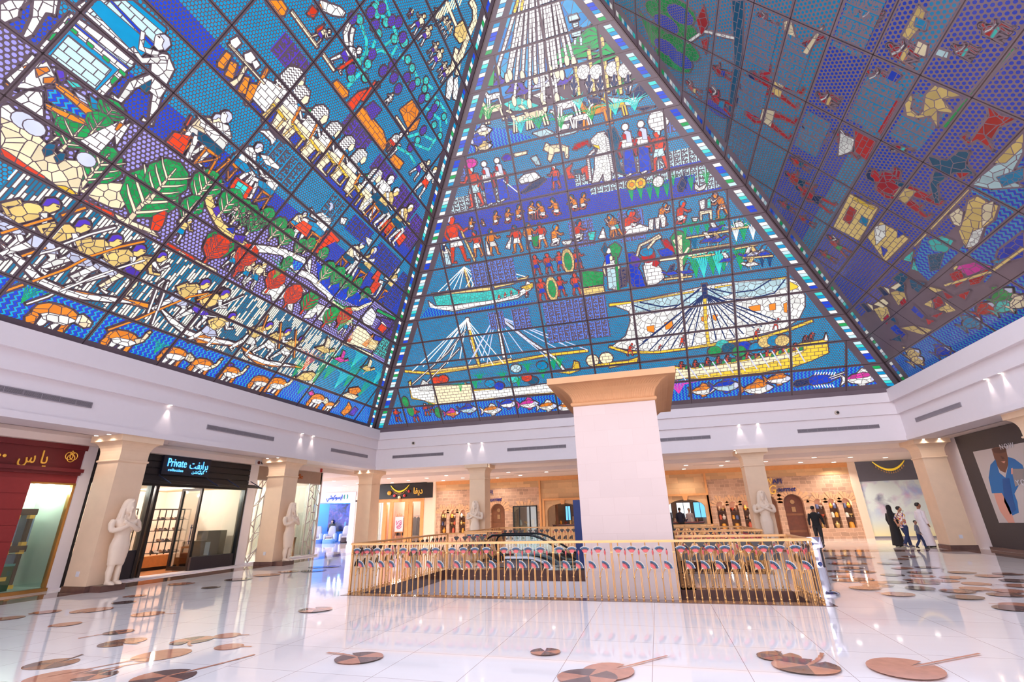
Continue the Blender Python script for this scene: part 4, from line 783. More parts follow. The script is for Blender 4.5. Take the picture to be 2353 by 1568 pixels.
for x in (-14.4,-13.74,-13.03,3.67,4.39,5.11,8.9,9.6,10.3): 
    l=bpy.data.lights.new('niche_lamp','POINT'); l.energy=5; l.color=(1,.85,.72); l.shadow_soft_size=.03; link('niche_lamp',l,None,(x,32.03,1.9))
for i,(x,z,k,c,l) in enumerate(((-8.9,1.0,0,1,'cream narrow vase left in the black framed display window'),(-8.5,1.0,2,2,'amber footed bowl centre of the black framed display window'),(-8.05,1.0,3,2,'amber tall jar right in the black framed display window'))):
    o=link(kinds[k].split()[-1],ware(k,c),None,(x,32.25,z)); o.scale=(1.4,)*3; tag(o,l,kinds[k].split()[-1])
t=T('window_plinth','stone plinth carrying wares in the black framed window','plinth',(-8.48,32.25,0)); P_('block',ash,t,((-.7,-.18,0),(.7,.25,1.0)))
navyl=pbr('navy_letter',(36,36,110),.4)
for cx,l in ((6.92,'blue and gold gourmet shop sign over the arched door on the right'),(-11.05,'blue and gold gourmet shop sign half hidden by the left back pillar')):
    s=T('shop_sign',l,'sign',(cx,31.93,2.9)); text('AFI','letters',navyl,s,(.05,0,.25),(1,0,0),(0,0,1),.26,.04,bold=.02); text('W','initial',gold2,s,(-.4,0,.25),(1,0,0),(0,0,1),.34,.04,sx=.8); text('G','initial',gold2,s,(-.34,0,-.22),(1,0,0),(0,0,1),.5,.04,sx=.8,shear=.3); text('ourmet','letters',navyl,s,(.42,0,-.2),(1,0,0),(0,0,1),.26,.04,sx=.85,shear=.35,bold=.02)
# restaurant seen through the two ashlar arches
b=MB(); b.box((-7.4,37.7,0),(3,37.8,4)); struct(b.build('wall_restaurant',pbr('restaurant_back',(120,96,84),.7,noise=.3,scale=1.5)))
cy=glow('bright_window_blue',(120,200,255),1.3); wh=glow('bright_window_white',(235,245,255),1.4)
for k,(x,w_,mt_) in enumerate(((-6.6,.35,cy),(-4.6,.4,cy),(.5,.9,wh),(1.8,.9,wh),(2.9,.8,cy))): t=T('restaurant_window',('narrow blue lit window behind the left arch, first','narrow blue lit window behind the left arch, second','bright window at the left behind the right arch','bright window in the middle behind the right arch','blue bright window at the right behind the right arch')[k],'window',(x,37.6,1.75)); P_('light_pane',mt_,t,((-w_/2,0,-.55),(w_/2,.03,.45))); P_('frame',dkb,t,((-w_/2-.05,-.03,-.6),(-w_/2,.05,.5)),((w_/2,-.03,-.6),(w_/2+.05,.05,.5)),((-w_/2,-.03,.45),(w_/2,.05,.5)),((-.02,-.03,-.55),(.02,.0,.45)))
area((1.7,34.5,3.6),3,3,110,(1,.85,.7)); area((-6,34.5,3.6),3,3,80,(1,.8,.6))
for k,(x,l) in enumerate(((-6.6,'round wooden post inside the left restaurant arch'),)): t=T('restaurant_post',l,'post',(x,33.2,0)); m=MB(); m.lathe([(.16,0),(.16,.2),(.11,.25),(.1,2.4),(.17,2.6)],(0,0,0),14); m.build('post',doorw,t,True); m=MB(); m.box((-.2,-.2,2.6),(.2,.2,2.75)); m.build('cap',doorw,t)
for k,(x,l) in enumerate(((-6,'white clothed restaurant counter behind the left arch'),(1.7,'striped restaurant counter behind the right arch'))):
    t=T('restaurant_counter',l,'counter',(x,33.4,0)); P_('body',dkb,t,((-.9,-.25,0),(.95,.25,.95))); P_('top',pbr('counter_red%d'%k,((150,80,60),(160,70,60))[k],.3),t,((-.95,-.3,.95),(1.0,.3,1.0)))
    for q in range(5):
        o=link('jug',ware(q,(q*2+k)%6),None,(x-.7+.33*q,33.3,1.0)); o.scale=(.9,)*3; tag(o,'%s %s on the %s'%(cols[(q*2+k)%6],kinds[q],('left restaurant counter','right restaurant counter')[k]),kinds[q].split()[-1]); o.name=kinds[q].split()[-1]
# ================================================================ hoardings and posters on the right
cloud=bpy.data.materials.new('cloud_print'); t_=NT(cloud); tc=t_.n('TexCoord'); sp=t_.n('SeparateXYZ',i_0=tc.outputs['Object']); n1=t_.n('TexNoise',i_Vector=tc.outputs['Object'],i_Scale=1.1,i_Detail=7.,i_Distortion=.4); mp=t_.n('Mapping',i_Vector=tc.outputs['Object']); mp.inputs['Location'].default_value=(5,3,2); n2=t_.n('TexNoise',i_Vector=mp.outputs[0],i_Scale=.9,i_Detail=3.)
rp=t_.n('ValToRGB',i_0=n2.outputs[0]); e=rp.color_ramp.elements; e[0].position=.38; e[0].color=(*lin((86,84,120)),1); e[1].position=.62; e[1].color=(*lin((150,170,215)),1); q=e.new(.5); q.color=(*lin((190,140,185)),1)
msk=t_.n('ValToRGB',i_0=n1.outputs[0]); msk.color_ramp.elements[0].position=.5; msk.color_ramp.elements[1].position=.66
hz=t_.n('MapRange',i_Value=sp.outputs[2]); hz.inputs[1].default_value=.6; hz.inputs[2].default_value=1.7
k_=t_.math('MULTIPLY',msk.outputs[0],hz.outputs[0]); base=t_.mix(t_.n('MapRange',i_Value=sp.outputs[2],**{'i_1':.1,'i_2':.9}).outputs[0],lin((246,236,180)),lin((214,226,222)))
a=t_.mix(t_.math('MULTIPLY',k_,.85),base,rp.outputs[0]); pb=t_.n('BsdfPrincipled',i_Roughness=.35); t_.l(a,pb.inputs['Base Color']); t_.out(pb.outputs[0])
f=T('hoarding','shop hoarding printed with soft purple and blue clouds under a grey fascia','hoarding',(12.6,32,0)); P_('print',cloud,f,((-1.45,-.03,.1),(1.6,.05,2.97))); P_('fascia',pbr('slate_fascia',(92,90,100),.5),f,((-1.45,-.06,2.97),(3.5,.1,4.05))); P_('skirting',pbr('grey_skirting',(130,126,134),.4),f,((-1.45,-.05,0),(1.6,.08,.1)))
p=at(2045,1072,1,31.7); crescent((p.x,31.75,4.0),'gold crescent garland hanging before the grey fascia on the right',1.55,0,False)
f=T('white_hoarding','white hoarding with black letters between the right pillar and the dark wall','hoarding',(16,32,0)); P_('board',wp,f,((-1.7,-.03,0),(1.5,.05,2.97)))
bk=pbr('black_ink',(26,24,28),.5)
for s_,x,z,h in (('L',15.85,2.42,.32),('JULY',16.1,2.16,.1),('S A',16.05,1.62,.22),('Elux',16.0,1.34,.13)): text(s_,'lettering',bk,f,(x-16,-.05,z),(1,0,0),(0,0,1),h,.01,align='CENTER')
f=T('runner_poster','huge dark hoarding with photo of a runner in a blue shirt','poster',(12.08,19,0)); x0=-.02
P_('backing',pbr('charcoal_print',(74,66,68),.5,noise=.2,scale=40),f,((-.0,-9,.11),(.03,4.74,4.24)))
cl=[lin(c) for c in ((206,194,190),(120,78,62),(24,110,176),(226,160,140),(16,84,150),(96,60,50),(150,140,138))]; m=MB()
def pp(c,*pts,d=0):
    m.col=cl[c]; q=[]
    for a,b_ in pts:
        w_=at(1900+a*.2296,940+b_*.2296,0,12.08); q.append((-.006-.002*d,w_.y-19,w_.z))
    m.poly(q)
pp(0,(1463,430),(1980,335),(2100,1140),(1725,1140)); m.build('photo_panel',vcol('print_colours',.5),f,cols=True,fix=False)
m=MB(); n0=at(1,1,0,12)
pp(1,(1650,400),(1690,385),(1790,380),(1815,490),(1818,560),(1790,640),(1740,620),(1700,560),(1680,500),d=1)
pp(5,(1655,400),(1795,380),(1800,430),(1740,445),(1680,440),d=2); pp(5,(1740,470),(1770,480),(1785,500),(1755,505),d=2); pp(3,(1745,528),(1790,522),(1780,545),d=2)
pp(2,(1690,505),(1640,560),(1622,690),(1655,845),(1760,850),(1760,960),(1830,1080),(1925,1040),(1910,930),(1880,850),(1990,640),(1960,560),(1880,500),(1815,480),(1818,560),(1790,690),(1730,640),d=2)
pp(4,(1760,700),(1830,690),(1870,900),(1900,1010),(1840,1060),(1780,930),d=3); pp(3,(1675,845),(1755,842),(1830,980),(1885,1140),(1820,1140),(1740,1030),(1700,930),d=3)
pp(6,(1850,600),(1990,600),(2010,720),(1890,780),d=3); pp(3,(1848,595),(1866,590),(1866,650),(1850,655),d=4)
m.build('printed_runner',vcol('print_colours'),f,cols=True,fix=False)
for s_,px_,h in (('NOW',(2313,1026),.17),('YOU',(2352,1110),.2)):
    w_=at(*px_,0,12.05); text(s_,'lettering',wp,f,(-.03,w_.y-19,w_.z),(0,-1,0),(0,0,1),h,.01,space=1.35)
# ================================================================ people
skinA,skinB,skinC=pbr('skin_tan',(196,140,108),.5,noise=.03),pbr('skin_brown',(150,100,76),.5,noise=.03),pbr('skin_light',(226,178,150),.5,noise=.03)
hairm=pbr('black_hair',(24,18,18),.45,noise=.2,scale=40)
def fuse(b,name,mat,parent,vox=.012,k=1.,sm=3):
    o=b.build(name,mat); m=o.modifiers.new('r','REMESH'); m.mode='VOXEL'; m.voxel_size=vox; s=o.modifiers.new('s','SMOOTH'); s.iterations=sm; s.factor=.5
    me=bpy.data.meshes.new_from_object(o.evaluated_get(bpy.context.evaluated_depsgraph_get())); bpy.data.objects.remove(o)
    me.polygons.foreach_set('use_smooth',[True]*len(me.polygons)); me.materials.clear(); me.materials.append(mat); me.name=name; me.transform(M.Scale(k,4)); return link(name,me,parent)
JL=('hipL','kneeL','ankL','toeL','shoL','elbL','wriL'); JR=('hipR','kneeR','ankR','toeR','shoR','elbR','wriR')
def limbs(j):
    d={}
    for s,(hp,kn,an,to,sh,el,wr) in ((1,JL),(-1,JR)):
        d[hp]=V((s*.09,0,.9)); d[kn]=V((s*.1,-.015,.49)); d[an]=V((s*.1,.02,.085)); d[to]=V((s*.13,-.13,.03))
        d[sh]=V((s*.185,.0,1.42)); d[el]=V((s*.235,.03,1.15)); d[wr]=V((s*.23,-.04,.91))
    for k,v in j.items(): d[k]=V(v)
    for hp,kn,an,to,sh,el,wr in (JL,JR):
        if an in j and to not in j: a=d[an]; d[to]=V((a.x*1.2,a.y-.15,max(.03,a.z-.055)))
    return d
def foot(b,a,t,r=.04): b.tube([(a.x-(t.x-a.x)*.35,a.y-(t.y-a.y)*.35,a.z-.045),((a.x+t.x)/2,(a.y+t.y)/2,(a.z+t.z)/2-.0),(t.x,t.y,t.z+.004)],[r,r*1.05,r*.75],10)
def hand(b,w,d,s):
    d=d.normalized(); x=d.cross(V((0,1,0))); x=x.normalized() if x.length>.1 else V((1,0,0)); y=d.cross(x)
    b.tube([w,w+d*.04,w+d*.085],[.026,.036,.03],10,sc=(1,.6))
    for k in range(4): p=w+d*.075+x*(.0165*(k-1.5)*2*.72); L=(.062,.075,.07,.055)[k]; b.tube([p,p+d*L*.55+y*.006,p+d*L+y*.02],[.0095,.009,.007],6)
    p=w+d*.03+x*.03*s; b.tube([p,p+d*.03+x*.025*s,p+d*.065+x*.022*s+y*.008],[.012,.0105,.008],6)
def person(label,loc,rz,h,pose,skin,outfit,turn=0,hair='short',group=None):
    t=T('person',label,'person',loc,rz,group); k=h/1.75; d=limbs(pose); b=MB()
    b.loft([((0,0,.84),.14,.1),((0,0,.93),.165,.115),((0,0,1.08),.13,.095),((0,0,1.25),.155,.11),((0,0,1.38),.185,.1),((0,0,1.45),.13,.075),((0,.005,1.5),.058,.055),((0,0,1.57),.052,.052)],18)
    h0=len(b.v)
    b.loft([((0,-.02,1.545),.04,.05),((0,-.025,1.575),.062,.078),((0,-.02,1.63),.072,.092),((0,-.01,1.68),.076,.097),((0,0,1.72),.066,.085),((0,0,1.75),.03,.04)],16)
    b.ball((0,-.112,1.635),.013,.02,.02); b.ball((0,-.098,1.598),.024,.012,.008)
    for s in (-1,1): b.ball((s*.077,0,1.64),.012,.022,.032); b.ball((s*.03,-.098,1.668),.02,.01,.008)
    cs,sn=cos(turn),sin(turn)
    for i in range(h0,len(b.v)): x,y,z=b.v[i]; b.v[i]=(x*cs-y*sn,x*sn+y*cs,z)
    for s,(hp,kn,an,to,sh,el,wr) in ((1,JL),(-1,JR)):
        b.tube([d[hp],d[hp].lerp(d[kn],.5),d[kn],d[kn].lerp(d[an],.35),d[an]],[.09,.078,.056,.055,.036],12); foot(b,d[an],d[to])
        b.tube([d[sh],d[sh].lerp(d[el],.5),d[el],d[wr]],[.055,.048,.04,.028],10); hand(b,d[wr],d[wr]-d[el],-s)
    fuse(b,'body',skin,t,.0105,k,2)
    e=MB(); e_=[]
    for s in (-1,1): e.ball((s*.03,-.106,1.668),.011,.006,.007,8,6)
    e.v=[(x*cs-y*sn,x*sn+y*cs,z) for x,y,z in e.v]; e.v=[(x*k,y*k,z*k) for x,y,z in e.v]; e.build('eyes',hairm,t,True)
    if hair:
        m=MB()
        if hair=='short': m.loft([((0,.03,1.62),.07,.07),((0,.025,1.68),.083,.092),((0,.01,1.73),.078,.09),((0,.0,1.77),.045,.055)],16)
        if hair=='long': m.loft([((0,.06,1.28),.1,.04),((0,.06,1.45),.11,.05),((0,.05,1.6),.098,.075),((0,.025,1.69),.09,.095),((0,.01,1.74),.08,.09),((0,.0,1.775),.045,.055)],16)
        if hair=='scarf': m.loft([((0,.02,1.3),.17,.13),((0,.02,1.45),.13,.11),((0,.015,1.56),.098,.1),((0,.025,1.66),.1,.108),((0,.015,1.74),.088,.1),((0,.01,1.79),.04,.05)],16)
        m.v=[(x*cs-y*sn,x*sn+y*cs,z) for x,y,z in m.v]; fuse(m,'headscarf' if hair=='scarf' else 'hair',outfit.get('scarf',hairm),t,.012,k)
    if 'shirt' in outfit:
        m=MB(); lo=outfit.get('shirt_to',.88); m.loft([((0,0,lo),.178,.13),((0,0,1.05),.155,.115),((0,0,1.25),.175,.125),((0,0,1.38),.2,.115),((0,0,1.455),.14,.085),((0,.005,1.49),.07,.065)],18)
        f=outfit.get('sleeve',1.)
        for hp,kn,an,to,sh,el,wr in (JL,JR):
            q=[d[sh],d[sh].lerp(d[el],.5)]+([d[el],d[el].lerp(d[wr],.93)] if f>.6 else [d[sh].lerp(d[el],.8)])
            m.tube(q,[.068,.06]+([.054,.042] if f>.6 else [.06]),12)
        fuse(m,'shirt',outfit['shirt'],t,.013,k)
    if 'trousers' in outfit:
        m=MB(); m.loft([((0,0,.82),.165,.12),((0,0,.93),.172,.125),((0,0,1.0),.155,.115)],16)
        for hp,kn,an,to,sh,el,wr in (JL,JR): m.tube([d[hp],d[hp].lerp(d[kn],.5),d[kn],d[kn].lerp(d[an],.96)],[.105,.093,.075,.068],12)
        fuse(m,'trousers',outfit['trousers'],t,.013,k)
    if 'robe' in outfit:
        m=MB(); m.loft([((.0,.02,.06),.25,.24),((0,.01,.5),.22,.19),((0,0,.9),.195,.15),((0,0,1.15),.18,.13),((0,0,1.38),.21,.12),((0,0,1.455),.14,.085),((0,.005,1.5),.07,.065)],20)
        for hp,kn,an,to,sh,el,wr in (JL,JR): m.tube([d[sh],d[el],d[el].lerp(d[wr],.95)],[.075,.07,.062],12)
        fuse(m,'robe',outfit['robe'],t,.015,k)
    if 'shoes' in outfit:
        for hp,kn,an,to,sh,el,wr in (JL,JR): m=MB(); foot(m,d[an]+V((0,0,.005)),d[to]+V((0,-.015,.003)),.05); m.v=[(x*k,y*k,max(z*k,.002)) for x,y,z in m.v]; m.build('shoe',outfit['shoes'],t,True)
    return t
def patt():
    m=bpy.data.materials.new('patterned_cloth'); t=NT(m); tc=t.n('TexCoord'); vo=t.n('TexVoronoi',i_Vector=tc.outputs['Object'],i_Scale=22.); sp=t.n('SeparateColor',i_0=vo.outputs['Color']); rp=t.n('ValToRGB',i_0=sp.outputs[0]); rp.color_ramp.interpolation='CONSTANT'; e=rp.color_ramp.elements
    e[0].color=(*lin((240,232,226)),1); e[1].position=.45; e[1].color=(*lin((70,60,130)),1)
    for p,c in ((.6,(226,130,70)),(.75,(236,190,90)),(.86,(190,60,110))): q=e.new(p); q.color=(*lin(c),1)
    b=t.n('BsdfPrincipled',i_Roughness=.8); t.l(rp.outputs[0],b.inputs['Base Color']); t.out(b.outputs[0]); return m
cloth_black=pbr('black_cloth',(26,24,27),.8); cloth_charcoal=pbr('charcoal_cloth',(40,38,42),.8); cloth_white=pbr('white_cloth',(234,228,234),.7); cloth_denim=pbr('blue_jeans',(38,50,88),.8,noise=.15,scale=20); cloth_grey=pbr('grey_cloth',(112,112,124),.8); leather=pbr('black_leather',(24,20,20),.35); cloth_navy=pbr('navy_cloth',(28,34,58),.8)
walking=dict(kneeL=(.1,-.13,.5),ankL=(.1,-.16,.09),kneeR=(-.1,.05,.49),ankR=(-.1,.27,.16),toeR=(-.12,.16,.05),elbL=(.25,.1,1.16),wriL=(.25,.12,.92),elbR=(-.27,-.05,1.16),wriR=(-.3,-.16,.94))
def pt(x,y): p=at(x,y,2,0); return (p.x,p.y,0)
person('man in black jumper and dark trousers walking away past the stone wall',pt(1888,1258),pi-.35,1.73,walking,skinB,dict(shirt=cloth_black,trousers=cloth_charcoal,shoes=leather),-.3)
person('woman in a long black robe and black headscarf walking with the family',pt(2068,1257),pi*.62,1.66,{},skinA,dict(robe=cloth_black,scarf=cloth_black,shoes=leather),0,'scarf')
t=person('person in colourful patterned shirt and jeans, hand behind the back',pt(2091,1260),pi*.6,1.62,dict(walking,elbR=(-.27,.14,1.16),wriR=(-.1,.2,1.02),elbL=(.26,.12,1.16),wriL=(.1,.19,1.0)),skinA,dict(shirt=patt(),trousers=cloth_denim,shoes=pbr('grey_shoe',(120,116,126),.5),sleeve=.5,shirt_to=.84),-.4)
m=MB(); m.loft([((.2,.02,.78),.03,.09,.6),((.2,.02,.92),.03,.1,.6)],12); m.tube([(.2,-.04,.92),(.1,-.14,1.2),(-.1,-.1,1.46),(-.1,.06,1.46),(.1,.14,1.2),(.2,.08,.92)],.008,5); m.build('shoulder_bag',leather,t,True)
person('man in a long white robe walking behind the boy',pt(2138,1258),pi*.55,1.75,dict(elbL=(.25,.04,1.16),wriL=(.26,-.05,.93)),skinB,dict(robe=cloth_white,shoes=leather),0)
person('small boy in grey top and dark jeans before the man in white',pt(2121,1262),pi*.3,1.07,dict(walking,wriL=(.2,-.1,.96),wriR=(-.2,-.1,.96),elbL=(.26,.05,1.16),elbR=(-.26,.05,1.16)),skinB,dict(shirt=cloth_grey,trousers=cloth_denim,shoes=cloth_black),-.3)
person('woman with long dark hair standing in front of the massage chairs',pt(759,1246),.7,1.63,dict(elbL=(.24,.0,1.16),wriL=(.12,-.2,1.03),elbR=(-.24,.0,1.16),wriR=(-.12,-.2,1.03)),skinC,dict(shirt=pbr('olive_cloth',(92,84,70),.8,noise=.2,scale=20),trousers=cloth_denim,shoes=leather),0,'long')
person('person in navy jacket behind the right restaurant arch',(1.3,32.75,.12),pi-.3,1.72,{},skinB,dict(shirt=cloth_navy,trousers=cloth_charcoal,shoes=leather),.4)
person('person in pale shirt standing behind the right restaurant counter',(1.95,34.3,.1),.2,1.7,{},skinA,dict(shirt=cloth_white,trousers=cloth_charcoal,shoes=leather),.2)
person('person in cream top behind the left restaurant counter',(-5.5,34.3,.1),-.1,1.68,{},skinC,dict(shirt=pbr('cream_cloth',(214,190,160),.8),trousers=cloth_charcoal,shoes=leather),.2,'long')
b=MB(); b.box((-7.3,32.4,0),(-4.6,37.6,.1)); b.box((.4,32.4,0),(3,37.6,.1)); struct(b.build('floor_restaurant',pbr('restaurant_floor',(120,80,60),.3)))
# ================================================================ stained glass drawings
# laid out on the three visible slopes of the pyramid: every piece is a polygon in slope coordinates (metres along the eaves, metres up the slope)
XC,HB,YB,Z0=-2.135,12.995,23.63,6.49; APEX=V((XC,YB-HB,Z0+HB/.7245*.956)); ROW=1.19951
FACES={'L':(V((XC-HB,YB-HB,Z0)),V((0,1,0))),'B':(V((XC,YB,Z0)),V((1,0,0))),'R':(V((XC+HB,YB-HB,Z0)),V((0,-1,0)))}
def uv(fc,x,y):
    mid,U=FACES[fc]; up=(APEX-mid).normalized(); n=U.cross(up); d=_r*((x-1176.5)/FPX)-_u*((y-784)/FPX)+_f; c=V((0,0,CH)); p=c+d*((mid-c).dot(n)/d.dot(n))-mid
    return (p.dot(U),p.dot(up))
WIN={1:(0,0,.3188),2:(500,0,.3189),3:(0,400,.3188),4:(450,450,.35077),5:(1000,0,.3188),6:(860,450,.3507),7:(1400,400,.3507),8:(1450,0,.542),0:(0,0,1)}
COLS='w c t o r d b k a g p l y m n R s e v x'.split()
SH={'L':[], 'B':[], 'R':[]}
cur=['L',0]
def W(face,win): cur[0]=face;cur[1]=win
def q(x,y):
    o=WIN[cur[1]];return tuple(uv(cur[0],o[0]+x*o[2],o[1]+y*o[2]))
# mode letters: s solid(voronoi) f fine d dots w waves r reeds p plain b brick h hatch(stripes) g glyph n plate
def poly(col,pts,mode='s',lead=1): SH[cur[0]].append((mode,col,lead,[tuple(p) for p in pts]))
def P(col,pts,mode='s',lead=1):
    it=[float(t) for t in pts.replace(',',' ').split()]
    poly(col,[q(a,b) for a,b in zip(it[::2],it[1::2])],mode,lead)
def stroke(col,pts,w,mode='s',lead=1):
    w=w if isinstance(w,(list,tuple)) else [w]*len(pts)
    L=[];Rr=[]
    for i,(x,y) in enumerate(pts):
        a=pts[max(i-1,0)];b=pts[min(i+1,len(pts)-1)];dx,dy=b[0]-a[0],b[1]-a[1];n=math.hypot(dx,dy) or 1
        nx,ny=-dy/n*w[i]/2,dx/n*w[i]/2;L.append((x+nx,y+ny));Rr.append((x-nx,y-ny))
    poly(col,L+Rr[::-1],mode,lead)
def S(col,pts,w,mode='s',lead=1):
    it=[float(t) for t in pts.replace(',',' ').split()]
    stroke(col,[q(a,b) for a,b in zip(it[::2],it[1::2])],w,mode,lead)
def ell(c,rx,ry=None,n=12,rot=0): 
    ry=ry or rx;return [(c[0]+rx*math.cos(2*math.pi*i/n)*math.cos(rot)-ry*math.sin(2*math.pi*i/n)*math.sin(rot),c[1]+rx*math.cos(2*math.pi*i/n)*math.sin(rot)+ry*math.sin(2*math.pi*i/n)*math.cos(rot)) for i in range(n)]
def E(col,x,y,rx,ry=None,mode='s',rot=0): poly(col,ell(q(x,y),rx,ry,12,rot),mode)
def Z(mode,col,u0,u1,v0,v1): poly(col,[(u0,v0),(u1,v0),(u1,v1),(u0,v1)],mode,0)
def fr(foot,h,f=1):
    x0,y0=foot
    def m(x,y): return (x0+f*x*h,y0+y*h)
    return m
def man(pose,foot,h,f=1,sk='c',kilt='k',hair='l',seat='o',legs='w'):
    m=fr(foot,h,f);pl=lambda c,ps,mode='s':poly(c,[m(*p) for p in ps],mode);st=lambda c,ps,w:stroke(c,[m(*p) for p in ps],[x*h for x in w] if isinstance(w,list) else w*h)
    def head(x,y,r=.075):
        pl(sk,[(x-.4*r,y-1.5*r),(x+.4*r,y-1.4*r),(x+.9*r,y-.5*r),(x+1.05*r,y),(x+.7*r,y+.8*r),(x-.2*r,y+r),(x-r,y+.4*r),(x-.9*r,y-.6*r)],'p')
        pl(hair,[(x-1.0*r,y-.9*r),(x-.3*r,y-.5*r),(x-.1*r,y+.35*r),(x+.75*r,y+.5*r),(x+.35*r,y+1.1*r),(x-.4*r,y+1.15*r),(x-1.1*r,y+.5*r)],'p')
        pl('r',[(x+.45*r,y+.1*r),(x+.85*r,y+.12*r),(x+.6*r,y+.3*r)],'p')
    if pose=='row':
        st(legs,[(-.05,.4),(-.16,.22),(-.26,.05),(-.18,.03)],[.11,.09,.06,.05]);st(legs,[(.06,.4),(.22,.28),(.19,.04),(.28,.02)],[.11,.09,.06,.05])
        pl(kilt,[(-.12,.5),(.1,.48),(.24,.36),(.06,.28),(-.14,.34)]);pl(sk,[(-.1,.5),(-.04,.72),(.1,.82),(.26,.77),(.2,.6),(.1,.46)])
        st('w',[(.22,.74),(.32,.6),(.44,.66)],[.09,.07,.05]);st(sk,[(-.02,.74),(-.14,.6),(-.02,.5)],[.09,.07,.05]);head(.24,.89,.085)
    elif pose=='sit':
        st(seat,[(-.2,.36),(.06,.32)],.05);st(seat,[(-.17,.34),(-.22,.02)],.035);st(seat,[(.03,.32),(.02,.02)],.035);st(seat,[(-.17,.3),(.02,.06)],.025)
        st(legs,[(0,.44),(.22,.36),(.14,.05),(.22,.03)],[.12,.09,.06,.05]);st(legs,[(.04,.46),(.34,.42),(.3,.05),(.4,.03)],[.12,.09,.06,.05])
        pl(kilt,[(-.18,.48),(.06,.52),(.26,.46),(.2,.36),(-.16,.36)]);pl(sk,[(-.16,.48),(-.14,.72),(0,.82),(.14,.76),(.1,.5)])
        st(sk,[(.1,.74),(.22,.58),(.38,.64)],[.08,.065,.05]);st('w',[(-.1,.74),(.08,.6),(.3,.56)],[.08,.065,.05]);head(.1,.9)
    elif pose=='walk':
        st(legs,[(-.04,.5),(-.1,.26),(-.15,.03),(-.06,.02)],[.11,.08,.05,.045]);st(legs,[(.05,.5),(.13,.26),(.15,.03),(.24,.02)],[.11,.08,.05,.045])
        pl(kilt,[(-.1,.54),(.1,.54),(.17,.34),(-.12,.34)]);pl(sk,[(-.09,.53),(-.15,.78),(.14,.79),(.09,.53)])
        st(sk,[(.12,.76),(.22,.62),(.34,.66)],[.07,.055,.045]);st(sk,[(-.13,.76),(-.18,.6),(-.1,.46)],[.07,.055,.045]);head(.02,.9)
    elif pose=='reach':
        st(legs,[(-.04,.5),(-.14,.26),(-.24,.03),(-.14,.02)],[.11,.08,.05,.045]);st(legs,[(.04,.5),(.14,.27),(.13,.03),(.22,.02)],[.11,.08,.05,.045])
        pl(kilt,[(-.12,.54),(.08,.52),(.15,.34),(-.14,.34)]);pl(sk,[(-.1,.53),(-.06,.74),(.08,.82),(.2,.72),(.08,.5)])
        st('w',[(.14,.74),(.3,.66),(.38,.82)],[.08,.06,.045]);st(sk,[(.06,.76),(.22,.56),(.36,.6)],[.07,.06,.045]);head(.2,.89)
    elif pose=='kneel':
        st(legs,[(0,.3),(.2,.3),(.1,.05)],[.15,.12,.08]);st(legs,[(0,.25),(-.2,.08),(.05,.05)],[.15,.1,.08]);pl(kilt,[(-.15,.35),(.1,.38),(.22,.22),(-.1,.15)])
        pl(sk,[(-.14,.36),(-.1,.66),(.08,.74),(.18,.64),(.1,.38)]);st(sk,[(.12,.64),(.3,.5),(.44,.52)],[.1,.07,.06]);head(.14,.86,.11)
    elif pose=='lady':
        pl('c',[(-.28,.4),(-.1,.44),(.25,.44),(.3,.36),(.26,.05),(.46,.02),(.42,.0),(.12,.0),(.06,.3),(-.26,.28)],'b');st('y',[(-.36,.3),(.02,.26)],.06);st('t',[(-.3,.28),(-.34,.0)],.04);st('t',[(-.02,.26),(-.02,.0)],.04);st('o',[(-.36,.3),(-.42,.62)],.05)
        pl('w',[(-.22,.42),(-.2,.64),(.06,.66),(.1,.44)],'b');st('w',[(.04,.62),(.22,.5),(.36,.6)],[.06,.05,.04]);pl('k',[(-.2,.62),(.1,.62),(.06,.7),(-.14,.7)],'f')
        pl('w',[(-.24,.56),(-.22,.86),(-.12,.97),(.02,.98),(.08,.9),(.0,.84),(-.02,.62),(-.1,.55)],'z');pl('c',[(.0,.72),(.08,.7),(.12,.8),(.08,.9),(.0,.86)],'p');st('g',[(.36,.6),(.44,.68)],.05)
    elif pose=='gown':
        pl(kilt,[(-.1,.58),(.1,.58),(.13,.05),(-.13,.05)]);pl('w',[(-.1,.58),(-.14,.78),(.14,.78),(.1,.58)],'b');st(sk,[(.12,.76),(.2,.58),(.16,.42)],[.06,.05,.04]);st(sk,[(-.12,.76),(-.18,.58),(-.16,.42)],[.06,.05,.04]);st('w',[(-.02,.05),(.1,.02)],.04)
        pl(hair,[(-.11,.7),(-.1,.92),(0,.97),(.06,.92),(.0,.85),(.0,.72)],'p');pl(sk,[(0,.78),(.07,.8),(.08,.88),(.04,.92),(0,.88)],'p');poly('w',ell(m(0,1.04),.07*h),'p')
def fg(pose,fx,fy,hx,hy,f=1,**k):
    a=q(fx,fy);b=q(hx,hy);man(pose,a,abs(b[1]-a[1])/.9,f,**k)
def hd(pose,hx,hy,h,f=1,**k):
    h*=.76
    a=q(hx,hy); man(pose,(a[0]-.24*h*f,a[1]-.89*h),h,f,**k)
def tree(x,y,h,col='g',n=6,w=.35,stem='c'):
    a=q(x,y);m=fr(a,h)
    poly(col,[m(*p) for p in ((0,.05),(-w*.8,.3),(-w,.6),(-w*.6,.9),(0,1),(w*.6,.9),(w,.6),(w*.8,.3))],'f')
    stroke(stem,[m(0,-.1),m(0,.85)],[.09*h,.03*h],'s')
    for i in range(n//2):
        t=.15+.6*i/(n/2)
        for s in (-1,1): stroke(stem,[m(0,t),m(s*w*.55,t+.2),m(s*w*.8,t+.32)],[.05*h,.04*h,.02*h],'p')
